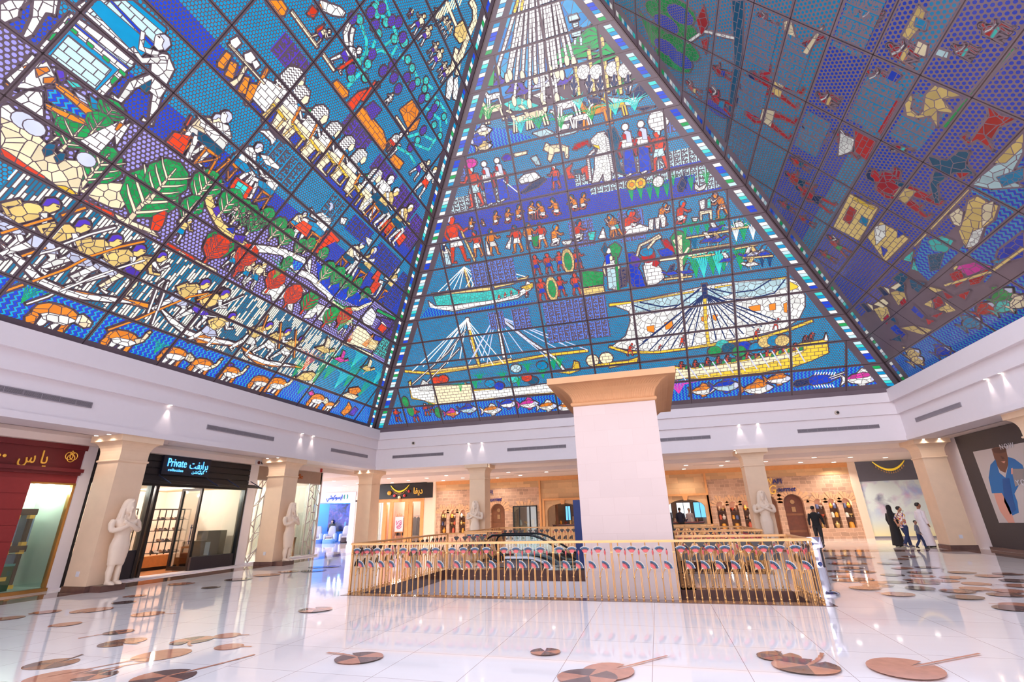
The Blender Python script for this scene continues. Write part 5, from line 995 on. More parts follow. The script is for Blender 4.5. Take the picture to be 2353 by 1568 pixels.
def plant(x,y,h,col='g',n=7,sp=.6,w=.05):
    a=q(x,y)
    for i in range(n):
        t=(i/(n-1)-.5)*2;stroke(col,[a,(a[0]+t*sp*h*.4,a[1]+h*.6),(a[0]+t*sp*h*1.35,a[1]+h*(1-.3*abs(t)))],[w*h*.16,w*h*.42,w*h*.1],'p',0)
def fish(x,y,L,f=1,c1='o',c2='w',c3=None):
    c=q(x,y);m=fr(c,L,f);c3=c3 or c1
    poly(c3,[m(*p) for p in ((-.3,0),(-.5,.2),(-.44,0),(-.5,-.2))]);poly(c3,[m(*p) for p in ((-.1,.14),(.05,.32),(.2,.26),(.25,.14))],'f');poly(c3,[m(*p) for p in ((-.05,-.14),(.0,-.27),(.15,-.24),(.15,-.14))],'f')
    poly(c2,[m(*p) for p in ((-.38,0),(-.2,.14),(.1,.2),(.35,.12),(.5,0),(.35,-.12),(.1,-.19),(-.2,-.13))]);poly(c1,[m(*p) for p in ((-.38,0),(-.2,.13),(.1,.19),(.33,.12),(.2,.02))]);poly('l',[m(*p) for p in ((.3,.1),(.36,.1),(.5,0),(.36,-.1),(.28,-.08))],'p')
def hippo(x,y,L,f=1,up=0):
    c=q(x,y);m=fr(c,L,f);o=lambda c_,ps,mo='s':poly(c_,[m(*p) for p in ps],mo)
    o('o',((-.4,.0),(-.45,-.2),(-.36,-.36),(-.26,-.36),(-.28,-.1)));o('o',((.1,.0),(.12,-.36),(.22,-.36),(.22,-.05)))
    o('w',((-.25,-.02),(-.24,-.32),(-.14,-.32),(-.1,-.1)));o('w',((.0,-.05),(-.06,-.32),(.04,-.33),(.1,-.05)))
    o('w',((-.35,.0),(-.2,-.14),(.15,-.14),(.28,.02),(.2,.12)))
    o('o',((-.44,-.05),(-.42,.1),(-.3,.2),(-.1,.24),(.1,.22),(.25,.14),(.26,.04),(.1,.06),(-.2,.02),(-.3,-.06)))
    if up: o('c',((.16,.1),(.3,.2),(.3,.36),(.36,.42),(.4,.3),(.38,.12),(.28,0)));o('t',((.3,.36),(.34,.46),(.4,.42),(.38,.34)))
    else: o('c',((.22,.14),(.3,.2),(.4,.16),(.52,.1),(.54,.0),(.46,-.06),(.3,-.02)));o('w',((.24,.12),(.29,.17),(.34,-.02),(.27,-.02)),'f')
def glyphs(face,u0,u1,v0,v1,col,mode='g'): 
    c=cur[0];cur[0]=face;poly(col,[(u0,v0),(u1,v0),(u1,v1),(u0,v1)],mode,0);cur[0]=c
def bird(x,y,L,f=1,c1='c',c2='w'):
    m=fr(q(x,y),L,f);o=lambda c_,ps,mo='f':poly(c_,[m(*p) for p in ps],mo)
    o(c1,((-.5,-.1),(-.2,.12),(.1,.12),(.3,.0),(.1,-.14),(-.2,-.12)));o(c2,((-.1,.05),(-.3,.5),(-.05,.45),(.12,.1)));o(c1,((.2,.06),(.42,.2),(.5,.16),(.56,.12),(.46,.08),(.3,-.04)));stroke('t',[m(.0,-.12),m(-.05,-.35)],.03*L,'p',0)
# =============================================================== LEFT FACE
cur[0]='L'
A,Rw=HB/6,ROW
Z('w','b',-13,13,0,Rw);Z('r','k',-13,6.6,Rw,3*Rw);Z('h','k',6.6,13,Rw,3*Rw);Z('x','v',-13,13,3*Rw,5*Rw);Z('d','b',-13,13,5*Rw,5.75*Rw);Z('d','k',-13,13,5.75*Rw,7*Rw);Z('d','b',-13,13,7*Rw,7.5*Rw);Z('d','k',-13,13,7.5*Rw,18*Rw)
Z('d','k',-13,-5.6,2.0*Rw,3.1*Rw)
# river animals, bottom row (W3/W4 windows)
W('L',3)
hippo(430,1030,1.35);hippo(900,1200,1.2,1,1);hippo(1270,1310,1.15);hippo(1470,1385,1.1,1,1);hippo(1670,1440,1.1,1,1)
W('L',4);hippo(430,1225,1.15);hippo(540,1240,1.3,1,1);hippo(800,1340,1.25);hippo(880,1380,.9,1,1)
P('o','950,1420 985,1380 1000,1350 1020,1390 1000,1420 970,1440');P('p','1000,1430 1040,1380 1060,1400 1030,1440');P('m','735,1290 760,1275 775,1300 750,1310');P('p','195,1105 230,1098 248,1108 220,1120')
W('L',3);plant(150,930,.7,'g',7,.5,.08);plant(1110,1290,.6,'g',7,.6,.08)
W('L',4);plant(665,1300,.7,'g',7,.6,.08);plant(690,1330,.4,'g',5,.6,.08)
W('L',3);P('w','180,930 340,875 480,800 760,720 880,660 980,620 985,630 770,735 490,815 345,890 190,942','p')
# boats
def boat(top,bot):
    P('o',top+' '+bot,'b')
    it=[float(t) for t in (top).replace(',',' ').split()];jt=[float(t) for t in bot.replace(',',' ').split()]
    T_=list(zip(it[::2],it[1::2]));B_=list(zip(jt[::2],jt[1::2]))[::-1]
    n=min(len(T_),len(B_));mid=[q((a[0]+b[0])/2,(a[1]+b[1])/2) for a,b in zip(T_[:n],B_[:n])]
    stroke('w',mid,[.02]+[.16]*(n-2)+[.02],'b')
boat('0,480 150,610 300,750 500,830 700,870 900,895 1070,935','1065,965 870,920 700,912 500,895 380,848 260,775 140,640 0,520')
boat('1110,900 1190,990 1310,1100 1450,1160 1600,1195 1720,1215','1715,1245 1590,1230 1440,1205 1370,1180 1280,1120 1180,1010')
W('L',4);boat('0,895 100,925 200,945 290,965','285,980 200,975 100,970 0,960');boat('295,985 340,1010 400,1060 500,1090 600,1100 690,1120','690,1130 600,1118 500,1118 400,1100 330,1050')
W('L',3)
for hx,hy,hh in ((375,220,2.3),(600,370,2.3),(835,475,2.25),(1005,545,2.25),(1480,790,2.2),(1625,860,2.2)): hd('row',hx,hy,hh,1,sk='t',kilt='l',hair='p')
hd('reach',1180,600,2.3,1,sk='t',kilt='p',hair='p',legs='c')
for a in ('0,425 240,350 375,312','440,300 620,240','225,770 470,680 640,590 860,520 1040,480','0,855 170,795','770,1120 980,1045 1170,960 1360,880 1500,855','150,590 330,525'): S('o',a,.07,'p')
for a in ('450,500 640,430 830,380','420,840 650,745 860,670 1040,615','190,590 380,545 440,520','1060,1000 1140,790 1180,760','1090,1080 1190,800 1210,770','1130,980 1200,790'): S('w',a,.06,'p')
W('L',4)
for hx,hy,hh,kk in ((190,640,2.2,'p'),(235,790,2.1,'l'),(480,850,2.1,'w'),(600,890,2.0,'w'),(690,940,1.9,'w')): hd('row',hx,hy,hh,1,sk='t',kilt=kk,hair='p')
for a in ('100,640 190,600 0,680','430,880 470,780','540,1000 555,830','640,1060 655,880'): S('o',a,.06,'p')
for a in ('100,740 200,700 310,650','130,790 60,780'): S('w',a,.05,'p')
# marsh on the right end of the boat rows
for x,y,h,c in ((630,1180,1.1,'g'),(760,1220,1.7,'g'),(830,1200,1.9,'g'),(900,1260,1.4,'a'),(960,1250,1.8,'g'),(1060,1310,1.5,'g'),(1010,1120,1.3,'a'),(1150,1240,1.2,'a'),(690,1140,1.2,'r')): plant(x,y,h,c,8,.5,.05)
bird(840,1005,1.1,1,'t','c');bird(945,1070,.9,1,'m','m');bird(1120,1130,1.0,1,'t','c');P('t','650,1190 700,1155 760,1150 780,1165 740,1210 690,1205');P('c','940,1310 990,1285 1060,1310 1030,1330','s');P('o','1000,1260 1060,1250 1080,1275 1040,1300 1000,1290')
# fields row 3-4
W('L',3)
P('r','550,150 700,230 820,280 820,310 700,270 560,180','s');P('c','570,120 640,90 760,60 900,60 960,80 930,190 870,250 800,240 690,190');P('d','870,60 920,25 960,65 900,80');P('c','820,280 900,320 1000,360 1100,400 1150,460 1100,440 960,375 850,330');P('r','1190,480 1290,540 1400,600 1560,700 1550,720 1400,640 1180,500');P('c','1290,550 1340,580 1330,600 1270,570');P('c','1400,610 1480,650 1560,690 1560,715 1400,640')
tree(930,330,1.7,'g',6,.42);tree(590,80,1.2,'g',6,.4);tree(1080,180,1.3,'g',6,.42);tree(1390,190,1.1,'g',6,.4);tree(1300,330,.9,'g',5,.35);tree(1490,620,1.2,'g',6,.4,'r');P('r','1080,400 1100,300 1180,262 1205,275 1170,370 1140,410')
for x,y,hx,hy in ((1240,480,1320,310),(1500,560,1520,400),(1620,690,1650,510),(1780,800,1820,590)): fg('walk',x,y,hx,hy,1,sk='t',kilt='k',hair='w')
tree(1690,720,1.1,'r',6,.3,'r')
W('L',1)
P('c','0,790 60,800 130,860 220,900 260,960 340,1040 420,1120 480,1150 580,1160 600,1250 560,1390 450,1370 330,1280 180,1180 60,1100 0,1060');P('r','0,1110 100,1170 240,1250 330,1300 320,1270 180,1180 60,1095 0,1060');P('w','60,750 140,830 200,900 260,900 300,940 250,980 130,900 0,840 0,760');E('l',170,870,.22,.18,'p');E('l',245,920,.2,.17,'p');E('l',620,1150,.2,.17,'p');P('d','300,1080 340,1030 400,1040 380,1110 320,1130');P('d','385,1130 430,1100 470,1105 460,1150 410,1185')
tree(420,950,1.0,'g',6,.42);tree(450,1070,.9,'g',5,.5);P('c','330,1040 400,980 440,980 380,1020');P('y','390,1330 470,1340 570,1400 500,1400','s')
P('w','0,30 60,0 210,0 140,60 130,120 60,150 0,180','s');P('w','240,0 400,0 390,100 330,90 230,250 150,290 230,120');P('w','390,0 420,0 395,120 380,100','b')
# boat with sail
P('o','30,610 130,650 100,640 40,590');P('w','40,570 150,480 230,390 260,420 330,430 400,560 310,620 200,640 100,630');P('o','160,480 260,440 270,460 180,500');P('o','250,490 340,480 360,510 260,560');P('o','310,560 400,550 400,600 310,600')
P('o','390,590 480,640 640,770 760,900 740,910 690,890 520,730 400,630','b');P('o','320,740 480,810 640,870 740,915 700,925 520,870 330,780','b');P('b','330,640 400,640 520,740 680,880 620,860 400,760 340,720','w');P('w','90,720 200,650 300,660 310,840 210,800')
for pts,c in (('260,400 330,440 300,460','p'),('400,500 460,510 470,580 430,590','p'),('470,570 560,600 600,640 520,630','a'),('530,650 610,700 640,760 570,720','l'),('640,680 700,730 740,800 660,780','k'),('760,800 880,820 820,860','k'),('360,490 400,490 390,530','l')): P(c,pts)
tree(740,860,.55,'g',6,.55);tree(650,960,.6,'g',5,.5);P('w','570,1010 720,930 900,850 860,930 800,1000 700,1110 640,1060','b');P('o','820,930 850,880 890,890 870,960');P('w','820,960 880,900 940,880 830,1050','b')
# white building with blue framed windows
P('w','270,350 500,90 980,430 740,690 640,640','b');P('k','310,380 480,200 850,500 690,660','p');P('g','460,170 480,140 510,160 490,190','p')
for t in range(7): P('g','%d,%d %d,%d %d,%d %d,%d'%(510+t*58,190+t*50,560+t*58,230+t*50,545+t*58,255+t*50,500+t*58,215+t*50),'p') if t%2==0 else None
P('g','370,240 410,230 380,290 340,290','p');P('g','820,540 850,570 800,615 790,580','p');P('s','360,400 490,250 800,500 680,640','b')
P('b','490,125 930,490 920,500 480,140','p');P('s','700,300 900,440 960,470 930,490 700,310','b')
P('w','540,50 640,-20 760,0 1170,250 1100,330 1000,410 860,330','b');P('s','640,100 760,10 900,0 1190,210 1090,330','b');P('k','600,0 720,0 1100,330 1000,415 960,380 700,110','p');P('k','950,0 1195,205 1180,240 900,0','p');P('b','780,0 800,0 1110,320 1090,335','p')
fg('reach',930,800,1240,360,-1,sk='w',kilt='w',hair='l');P('d','1000,620 1090,570 1080,640 1050,670')
# craftsmen rows 5-6
fg('sit',1300,1100,1380,690,1,sk='c',kilt='d',hair='l');fg('sit',1390,1200,1650,860,-1,sk='w',kilt='d',hair='l');P('r','1190,1020 1250,950 1370,980 1310,1110','b');P('r','1370,830 1330,900 1345,905 1380,840','p')
W('L',2)
fg('sit',50,1300,260,1030,1,sk='w',kilt='k',hair='l');fg('sit',260,1470,480,1260,-1,sk='w',kilt='k',hair='l');P('r','80,1350 130,1270 250,1350 195,1440','b');P('a','105,1370 140,1300 215,1345 175,1410','b');P('w','300,1110 360,1120 440,1200 430,1220 340,1180');P('w','290,940 370,940 420,1000 400,1100 380,1010 330,960','b')
W('L',4)
fg('sit',600,240,640,60,1,sk='c',kilt='k',hair='l');fg('sit',700,340,840,40,-1,sk='w',kilt='k',hair='l');P('r','640,200 700,160 760,200 720,270','b');P('r','770,370 860,230 930,290 880,240 830,260 800,380','b');P('r','860,240 880,225 940,290 925,305','p')
fg('sit',930,500,1055,290,1,sk='c',kilt='d',hair='l');fg('sit',1030,570,1200,390,-1,sk='t',kilt='d',hair='l');fg('sit',1190,690,1360,530,-1,sk='t',kilt='d',hair='w');P('r','1130,620 1170,550 1150,540 1210,460 1225,470 1190,560 1210,580 1160,640');P('w','1000,170 1060,210 1040,240 1030,250 1010,220','f');P('w','1110,265 1155,290 1130,330 1115,300','f');P('w','950,140 990,150 970,190 945,180','b')
# hieroglyph bands
W('L',1)
for face,u0,u1,v0,v1,c in (('L',-1.6,-.2,6.05*Rw,6.85*Rw,'k'),('L',1.2,2.0,6.2*Rw,6.9*Rw,'k'),('L',2.6,4.0,6.3*Rw,6.9*Rw,'b'),('L',4.6,6.4,6.05*Rw,6.85*Rw,'b'),('L',6.9,7.9,5.1*Rw,6.6*Rw,'b'),('L',-3.3,-2.2,8.3*Rw,8.9*Rw,'p'),('L',-.2,1.2,8.35*Rw,8.95*Rw,'p'),('L',1.8,3.2,8.3*Rw,8.9*Rw,'p'),('L',3.6,5.2,8.0*Rw,8.9*Rw,'p'),('L',5.3,6.5,7.4*Rw,8.6*Rw,'p'),('L',8.7,10.2,3.2*Rw,4.1*Rw,'a'),('L',7.7,9.2,4.0*Rw,4.7*Rw,'p')): glyphs(face,u0,u1,v0,v1,c)
# ladies with great wigs, rows 7-8
W('L',2)
fg('lady',330,880,535,480,1);fg('lady',420,940,720,770,1);fg('lady',560,1080,830,880,1);fg('lady',680,1170,925,990,1);fg('lady',790,1250,1040,1110,1);fg('lady',880,1340,1125,1200,1);fg('lady',990,1480,1195,1290,1)
fg('walk',1050,1540,1275,1330,1,sk='w',kilt='d',hair='w')
P('w','240,700 330,560 470,640 340,810','b');P('w','90,290 140,262 170,310 130,350 95,330','p');P('w','190,390 240,370 275,420 240,460 195,440','p');P('w','245,445 280,430 305,470 270,500','p')
P('c','70,320 85,310 345,600 330,610','b')
for a in ('0,450 60,370 100,400 40,500 0,480','50,540 90,440 140,460 110,570','140,660 190,550 230,560 200,680','190,720 230,600 290,610 240,730'): P('o',a,'b')
P('c','70,600 140,560 190,470 215,480 160,580 110,630');W('L',4);P('r','1200,180 1250,150 1300,200 1240,250','b');P('r','1300,270 1340,230 1380,270 1330,330','b');fg('sit',1130,170,1390,70,1,sk='t',kilt='d',hair='w');fg('sit',1230,270,1460,150,1,sk='t',kilt='d',hair='w')
# wine harvest rows 9-11
W('L',2)
P('o','340,0 460,0 500,60 480,110 430,115 360,30','b');P('o','830,600 860,575 940,660 940,690 900,710 840,640','b');P('r','925,750 1010,665 1080,640 1040,700 970,800','b');P('o','985,820 1040,765 1190,940 1220,1040 1190,1090 1110,1000','b');P('o','1310,790 1400,720 1450,800 1420,880 1460,850 1430,930 1380,950','s');P('o','1235,1150 1270,1110 1340,1170 1310,1220 1270,1210','b');P('r','1030,720 1130,585 1140,590 1050,730','p')
S('c','530,80 720,340',.1,'b');S('c','745,370 840,510',.1,'b');S('c','1285,840 1370,965',.08,'b')
fg('reach',700,300,690,60,1,sk='c',kilt='p',hair='w',legs='c');P('r','640,100 680,40 720,80 690,130');P('r','710,210 770,170 750,215 710,240');P('w','740,0 880,50 920,90 900,120 830,110 720,60');P('o','720,50 740,20 760,80')
fg('reach',850,490,1000,330,1,sk='w',kilt='p',hair='w',legs='w');S('w','930,330 920,240 950,160',.16);S('w','960,330 960,270 975,200',.14);P('r','850,500 890,470 980,410 975,440 890,500')
fg('sit',1210,1090,1290,930,1,sk='w',kilt='r',hair='w');fg('walk',1140,880,1060,770,1,sk='c',kilt='g',hair='w');P('p','1060,780 1120,730 1180,790 1110,870','d');fg('walk',1200,760,1270,700,-1,sk='w',kilt='w',hair='t');fg('walk',1130,640,1160,580,1,sk='c',kilt='w',hair='t');fg('reach',1400,1280,1500,1140,1,sk='c',kilt='p',hair='c');fg('walk',1430,1400,1550,1200,1,sk='w',kilt='r',hair='t')
for a in ('980,80 1040,200 1070,290 1070,400','1010,470 1060,380 1180,360 1250,400 1290,330','1140,0 1180,110 1270,180 1290,260 1200,330','930,630 1010,540 1080,480 1130,290','1310,390 1400,480 1440,560 1550,640','1200,0 1240,120 1300,300','1490,770 1600,860 1610,960','1560,690 1640,800 1650,900','1360,990 1460,960 1560,1020 1600,950','1290,1060 1380,1110 1420,1180','1420,1040 1520,1080 1570,1000'): S('a',a,.11,'s',0)
for x,y in ((1020,140),(1130,55),(1145,100),(1210,160),(1155,240),(1270,280),(1010,450),(1080,460),(960,560),(1060,560),(1370,430),(1400,490),(1440,590),(1490,640),(1510,700),(1580,750),(1630,840),(1560,900),(1600,980),(1440,1010),(1340,310),(1350,300),(1500,580)): E('a',x,y,.14,.14,'f')
for x,y in ((970,130),(1100,90),(1180,60),(1250,150),(1130,180),(1330,270),(1300,160),(960,500),(1110,390),(1190,510),(1270,560),(1300,640),(1360,560),(1470,710),(1530,830),(1560,780),(1390,1060),(1480,940),(1260,470),(1400,620)): E('p',x,y,.15,.2,'d')
# procession, hands and bow at the narrow top
for fx,fy,hx,hy in ((1370,120,1400,60),(1400,230,1480,100),(1450,310,1530,190),(1520,400,1560,260),(1530,480,1600,330),(1590,530,1620,400),(1600,580,1650,450)): fg('walk',fx,fy,hx,hy,-1,sk='c',kilt='p',hair='t')
for fx,fy,hx,hy in ((1540,130,1590,70),(1560,170,1620,110),(1590,210,1660,150),(1610,240,1690,195),(1630,270,1700,230)): fg('walk',fx,fy,hx,hy,-1,sk='c',kilt='k',hair='t')
S('c','1640,0 1720,190',.12,'p');S('c','1820,0 1850,60 1850,150 1800,260 1760,370 1720,450',.26,'b');P('t','1700,250 1710,190 1770,140 1800,210 1780,290 1740,310');S('c','1720,350 1690,480 1670,540',.22,'b');S('c','1790,290 1740,440 1720,540',.22,'b');P('w','1640,700 1655,560 1690,540 1695,620 1670,720','b');P('w','1690,710 1700,570 1725,550 1730,640 1715,720','b')
for k in range(9): S('c','%d,%d %d,%d'%(1560+k*22,150-k*14,1600+k*22,60-k*16),.06,'p',0)
# garden with river, row 4 (W4)
W('L',4)
S('t','75,0 90,60 150,180 240,270 320,325',.24,'b');S('w','350,340 470,350 580,370 620,440 680,500 750,530 800,580 870,640 890,690',.26,'b');S('w','600,375 700,420 740,500 740,400',.2,'b');S('c','890,695 960,740 1060,740 1150,695',.18,'b');P('b','620,410 700,440 690,480 640,490','w')
P('p','100,80 140,60 160,110 130,140');P('b','190,210 250,200 240,250');P('p','250,250 320,260 300,310 240,280')
for x,y,h in ((150,120,1.0),(230,170,.9),(280,200,.9),(330,240,.9),(400,200,.8),(480,280,.9),(540,330,.8),(640,380,.7),(700,370,.7),(800,560,1.0),(860,590,1.0),(930,630,.9),(560,480,.6),(790,430,.7),(980,660,.8),(1080,690,.7),(1020,620,.7)): tree(x,y,h,'g',5,.35)
for x,y,hx,hy in ((210,140,230,30),(300,160,320,60)): fg('walk',x,y,hx,hy,1,sk='c',kilt='w',hair='w')
P('b','780,420 880,520 1000,600 1150,690 1060,720 900,660 800,560','s',0)
for x,y,h in ((800,560,1.0),(870,590,1.0),(930,620,.9),(980,670,.8),(1070,680,.7)): tree(x,y,h,'g',5,.33)
# cattle and pickers row 3
for x,y,hx,hy in ((90,380,60,230),(190,480,230,320),(280,560,350,430),(330,600,440,450),(940,910,990,780)): fg('walk',x,y,hx,hy,1,sk='c',kilt='k',hair='t')
P('w','440,620 500,560 560,550 590,600 700,600 720,630 640,650 630,760 600,740 600,660 540,680 500,690 490,650 430,640');P('w','760,650 800,660 790,700 880,740 910,780 890,810 880,860 850,830 800,810 790,760 760,800 700,800 750,740')
for x,y in ((460,620),(580,720),(690,760),(60,420),(260,470),(830,850),(920,850)): tree(x,y,1.0,'g' if x%20 else 'r',6,.4,'r')
for x,y,h in ((880,800,1.1),(920,880,1.0),(500,540,.9)): plant(x,y,h,'g',6,.5,.09)
P('c','980,960 1030,850 1060,850 1110,880 1190,980 1150,1010','b');P('r','970,940 1030,860 1020,930 1000,960');P('b','1170,910 1215,930 1200,950 1160,940');P('o','1080,970 1160,900 1150,930 1110,990');P('t','1130,930 1190,950 1170,1010 1120,990','f');P('w','1080,790 1150,730 1180,780 1150,850 1100,840','b');P('r','1190,870 1230,820 1250,870 1220,900');P('w','1210,830 1240,810 1270,830 1250,860','p');P('g','1190,740 1310,800 1300,815 1180,755','b');P('c','960,950 1160,1040 1150,1055 950,965','b');P('p','1180,790 1300,820 1270,880 1200,800','g')
# =============================================================== BACK FACE
cur[0]='B'
Z('w','b',-13,13,0,Rw);Z('d','k',-13,13,Rw,8*Rw);Z('d','b',-13,13,8*Rw,9.6*Rw);Z('d','k',-13,13,9.6*Rw,12*Rw);Z('v','k',-13,13,12.55*Rw,13.0*Rw);Z('v','k',-13,13,13*Rw,18*Rw)
W('B',6)
for x,y,c1,c2,L in ((505,1425,'m','o',.95),(610,1400,'b','s',1.15),(765,1405,'o','w',1.2),(870,1365,'b','w',1.1),(1005,1365,'m','w',1.2),(1130,1380,'o','w',1.15),(1265,1385,'o','w',1.1)): fish(x,y,L,1 if x!=1265 else -1,c1,c2,'w' if c1=='o' else c1)
W('B',7)
fish(605,1420,1.2,1,'o','w');fish(755,1390,1.4,1,'b','s','b');fish(960,1405,1.5,1,'o','w','o');fish(1100,1345,1.2,1,'o','w','o');fish(1640,1340,1.5,1,'m','w','w')
plant(455,1440,.8,'m',9,.9,.12)
P('n','1200,1380 1225,1355 1310,1340 1320,1375 1230,1395','f');P('b','1305,1340 1340,1320 1420,1315 1500,1335 1440,1365 1340,1385 1310,1375','s');S('w','1440,1335 1540,1300',.05,'p');S('w','1450,1345 1520,1320',.05,'p')
for k in range(8): S('w','%d,1320 %d,1298'%(1345+k*18,1355+k*18),.04,'p',0);S('w','%d,1380 %d,1398'%(1335+k*18,1345+k*18),.04,'p',0)
# red figures swimming bottom left
W('B',6)
for fx,fy,hx,hy in ((160,1480,145,1400),(280,1480,255,1395),(350,1440,330,1370),(380,1420,365,1360),(310,1330,300,1290),(480,1340,460,1260),(530,1310,510,1250),(610,1290,590,1230)): fg('walk',fx,fy,hx,hy,1,sk='r',kilt='b',hair='w',legs='r')
for x,y in ((240,1410),(420,1420),(205,1350),(370,1340)): E('g',x,y,.2,.32,'f')
# three freight ships
P('y','240,1210 225,1225 245,1330 320,1340 400,1370 640,1350 900,1310 1200,1290 1130,1250 1200,1230 1240,1260 1260,1290 1190,1240 650,1270 640,1285 400,1300 250,1305','b')
P('w','225,1220 250,1320 400,1360 640,1340 1000,1300 1200,1285 1170,1225 1000,1250 640,1280 410,1300 390,1240 250,1260','b');P('w','320,1205 350,1225 400,1275 290,1275','f');P('c','390,1245 640,1235 640,1340 400,1365','b')
S('y','200,1150 380,1165 640,1125 880,1090 1130,1045 1400,1015',.13,'b');S('t','360,1150 640,1118 900,1070',.1,'b');S('w','610,800 640,960 690,1120',.15,'b');S('w','795,775 830,930 850,1060',.13,'b');S('y','625,880 690,1120',.12,'b');S('w','800,780 1000,940 1180,1060 1250,1150',.12,'b')
for x2,y2 in ((250,1150),(320,1120),(390,1110),(430,1080),(480,1100),(560,1080),(780,1110),(850,1100),(720,1080)): S('w','605,808 %d,%d'%(x2,y2),.045,'p',0)
for x2,y2 in ((620,1100),(700,1080),(740,1100),(900,1060),(980,1030),(1100,1010),(1200,1000),(1300,1000),(1400,1010),(1240,970),(650,1060),(1160,1080)): S('l','797,780 %d,%d'%(x2,y2),.045,'p',0)
S('w','250,1235 480,1030 600,880',.05,'p');S('w','330,1240 560,1000',.05,'p')
for x,y,c in ((410,1210,'r'),(455,1200,'r'),(700,1200,'g'),(670,1240,'g'),(850,1190,'g'),(760,1230,'k'),(820,1245,'b'),(910,1200,'a'),(950,1225,'g'),(1010,1130,'g'),(1040,1210,'d'),(1110,1170,'g'),(1100,1110,'k'),(930,1130,'s'),(1180,1110,'g'),(1220,1100,'g'),(1000,1190,'r'),(570,1260,'g')): (plant(x,y+25,.7,'g',6,.5,.12) if c=='g' else E(c,x,y,.28,.22,'s'))
P('y','1170,1150 1300,1130 1310,1080 1340,1090 1350,1140 1280,1165');E('c',1430,1080,.3,.3,'b');E('c',1520,1065,.32,.3,'b');P('y','1400,1130 1560,1110 1560,1090 1450,1105')
# ship middle left
P('w','355,690 370,740 520,755 700,720 800,700 940,670 1030,610 1040,580 1000,560 990,600 920,650 790,680 640,700 520,720 400,725','b');P('t','375,640 640,610 760,600 760,620 640,630 380,655','b');P('t','780,590 900,560 1010,525 1000,545 900,580 790,605','b');P('a','390,660 500,645 700,630 900,600 960,640 800,680 640,700 500,715 410,720','f');P('y','960,600 1040,570 1040,600 1000,620','f')
S('t','590,470 625,600',.1,'b');S('t','695,450 730,590',.1,'b')
for x2,y2 in ((420,630),(470,620),(520,615),(560,610),(660,600),(700,590),(760,580)): S('w','590,465 %d,%d'%(x2,y2),.04,'p',0)
for x2,y2 in ((600,600),(640,600),(820,560),(880,550),(940,540),(990,530),(760,590),(850,570)): S('w','697,445 %d,%d'%(x2,y2),.04,'p',0)
P('b','300,800 360,730 520,765 700,735 920,690 1060,690 900,720 520,775','w',0)
for x,y in ((820,670),(860,655),(900,645),(950,640),(1000,650)): fg('kneel',x,y+15,x,y-20,1,sk='r',kilt='w',hair='r')
# great sail ship (W7)
W('B',7)
P('w','30,860 150,835 480,770 620,735 800,710 1165,680 1240,710 1280,800 1280,870 1240,950 1150,1010 900,1070 650,1110 500,1140 300,1165 120,1150 20,1130 110,1060 140,960 130,900','s')
P('y','1175,700 1240,735 1230,750 1180,765','p');P('y','0,850 160,835 160,845 0,868','p');P('y','160,830 555,765 555,778 160,840','b');P('y','690,738 1160,675 1160,688 690,750','b')
P('s','160,845 470,790 480,850 300,890 170,910');P('s','480,790 800,730 800,790 640,830 480,870');P('s','820,715 1160,685 1160,740 1000,800 830,810')
for a in ('600,940 650,920 640,970 605,965','675,925 710,920 700,965 680,950','910,870 990,855 990,895 930,900','1045,855 1090,845 1090,890 1050,895','1140,850 1165,840 1165,910 1145,905','360,975 410,960 420,1010 370,1020','245,1000 295,990 295,1040 250,1030'): P('o',a,'p')
S('y','625,815 630,960 650,1115',.14,'b');S('n','622,720 628,815',.22,'b')
for x2,y2 in ((170,1150),(260,1160),(330,1160),(400,1150),(470,1140),(540,1130),(220,1100),(360,1080)): S('n','615,790 %d,%d'%(x2,y2),.05,'p',0)
for x2,y2 in ((700,1090),(760,1080),(820,1070),(880,1050),(950,1010),(1000,1000),(1060,980),(1100,960),(1000,920)): S('n','640,790 %d,%d'%(x2,y2),.05,'p',0)
for a in ('160,860 300,910 420,880 480,840 600,745','640,750 760,820 900,820 1080,780 1150,690','660,750 800,780 950,760 1060,690','200,840 350,870 450,860 590,760'): S('n',a,.06,'p',0)
S('y','0,1130 120,1170 330,1165 520,1140 800,1100 1000,1070 1200,1010 1330,960',.12,'b')
P('y','520,1340 430,1330 430,1260 520,1270 700,1250 900,1210 1100,1160 1250,1110 1380,1090 1410,1080 1420,1040 1435,1170 1330,1220 1200,1265 1000,1300 800,1320 600,1340','b');P('c','430,1350 430,1280 520,1280 800,1240 1190,1170 1290,1150 1190,1200 900,1270 520,1330','b');P('w','1405,1090 1418,1040 1432,1090','p')
P('y','0,1270 180,1235 190,1200 130,1220 0,1235','b')
for x,y in ((470,1260),(560,1250),(640,1235),(710,1225),(770,1215),(840,1200),(900,1195),(960,1185),(1030,1180),(1080,1160),(1140,1150),(1210,1140)): fg('kneel',x,y+20,x,y-25,1,sk='r',kilt='r',hair='r',legs='r');P('g','%d,%d %d,%d %d,%d %d,%d'%(x+25,y+20,x+30,y-5,x+60,y-8,x+60,y+12),'f')
for x,y,c in ((740,1120,'a'),(780,1140,'d'),(690,1160,'g'),(880,1130,'b'),(960,1140,'k'),(1020,1100,'t'),(1080,1090,'k'),(1130,1090,'t'),(850,1160,'g')): E(c,x,y,.3,.26,'f')
for fx,fy,hx,hy in ((140,1190,125,1115),(330,1160,320,1120),(480,1130,480,1060),(960,1080,930,1020),(1090,1020,1080,950),(1280,1100,1270,1060),(1320,1090,1340,1040)): fg('reach',fx,fy,hx,hy,1,sk='r',kilt='r',hair='r',legs='r')
for k in range(11): S('l','%d,%d %d,%d'%(440+k*78,1270-k*14,500+k*78,1350-k*12),.05,'p',0)
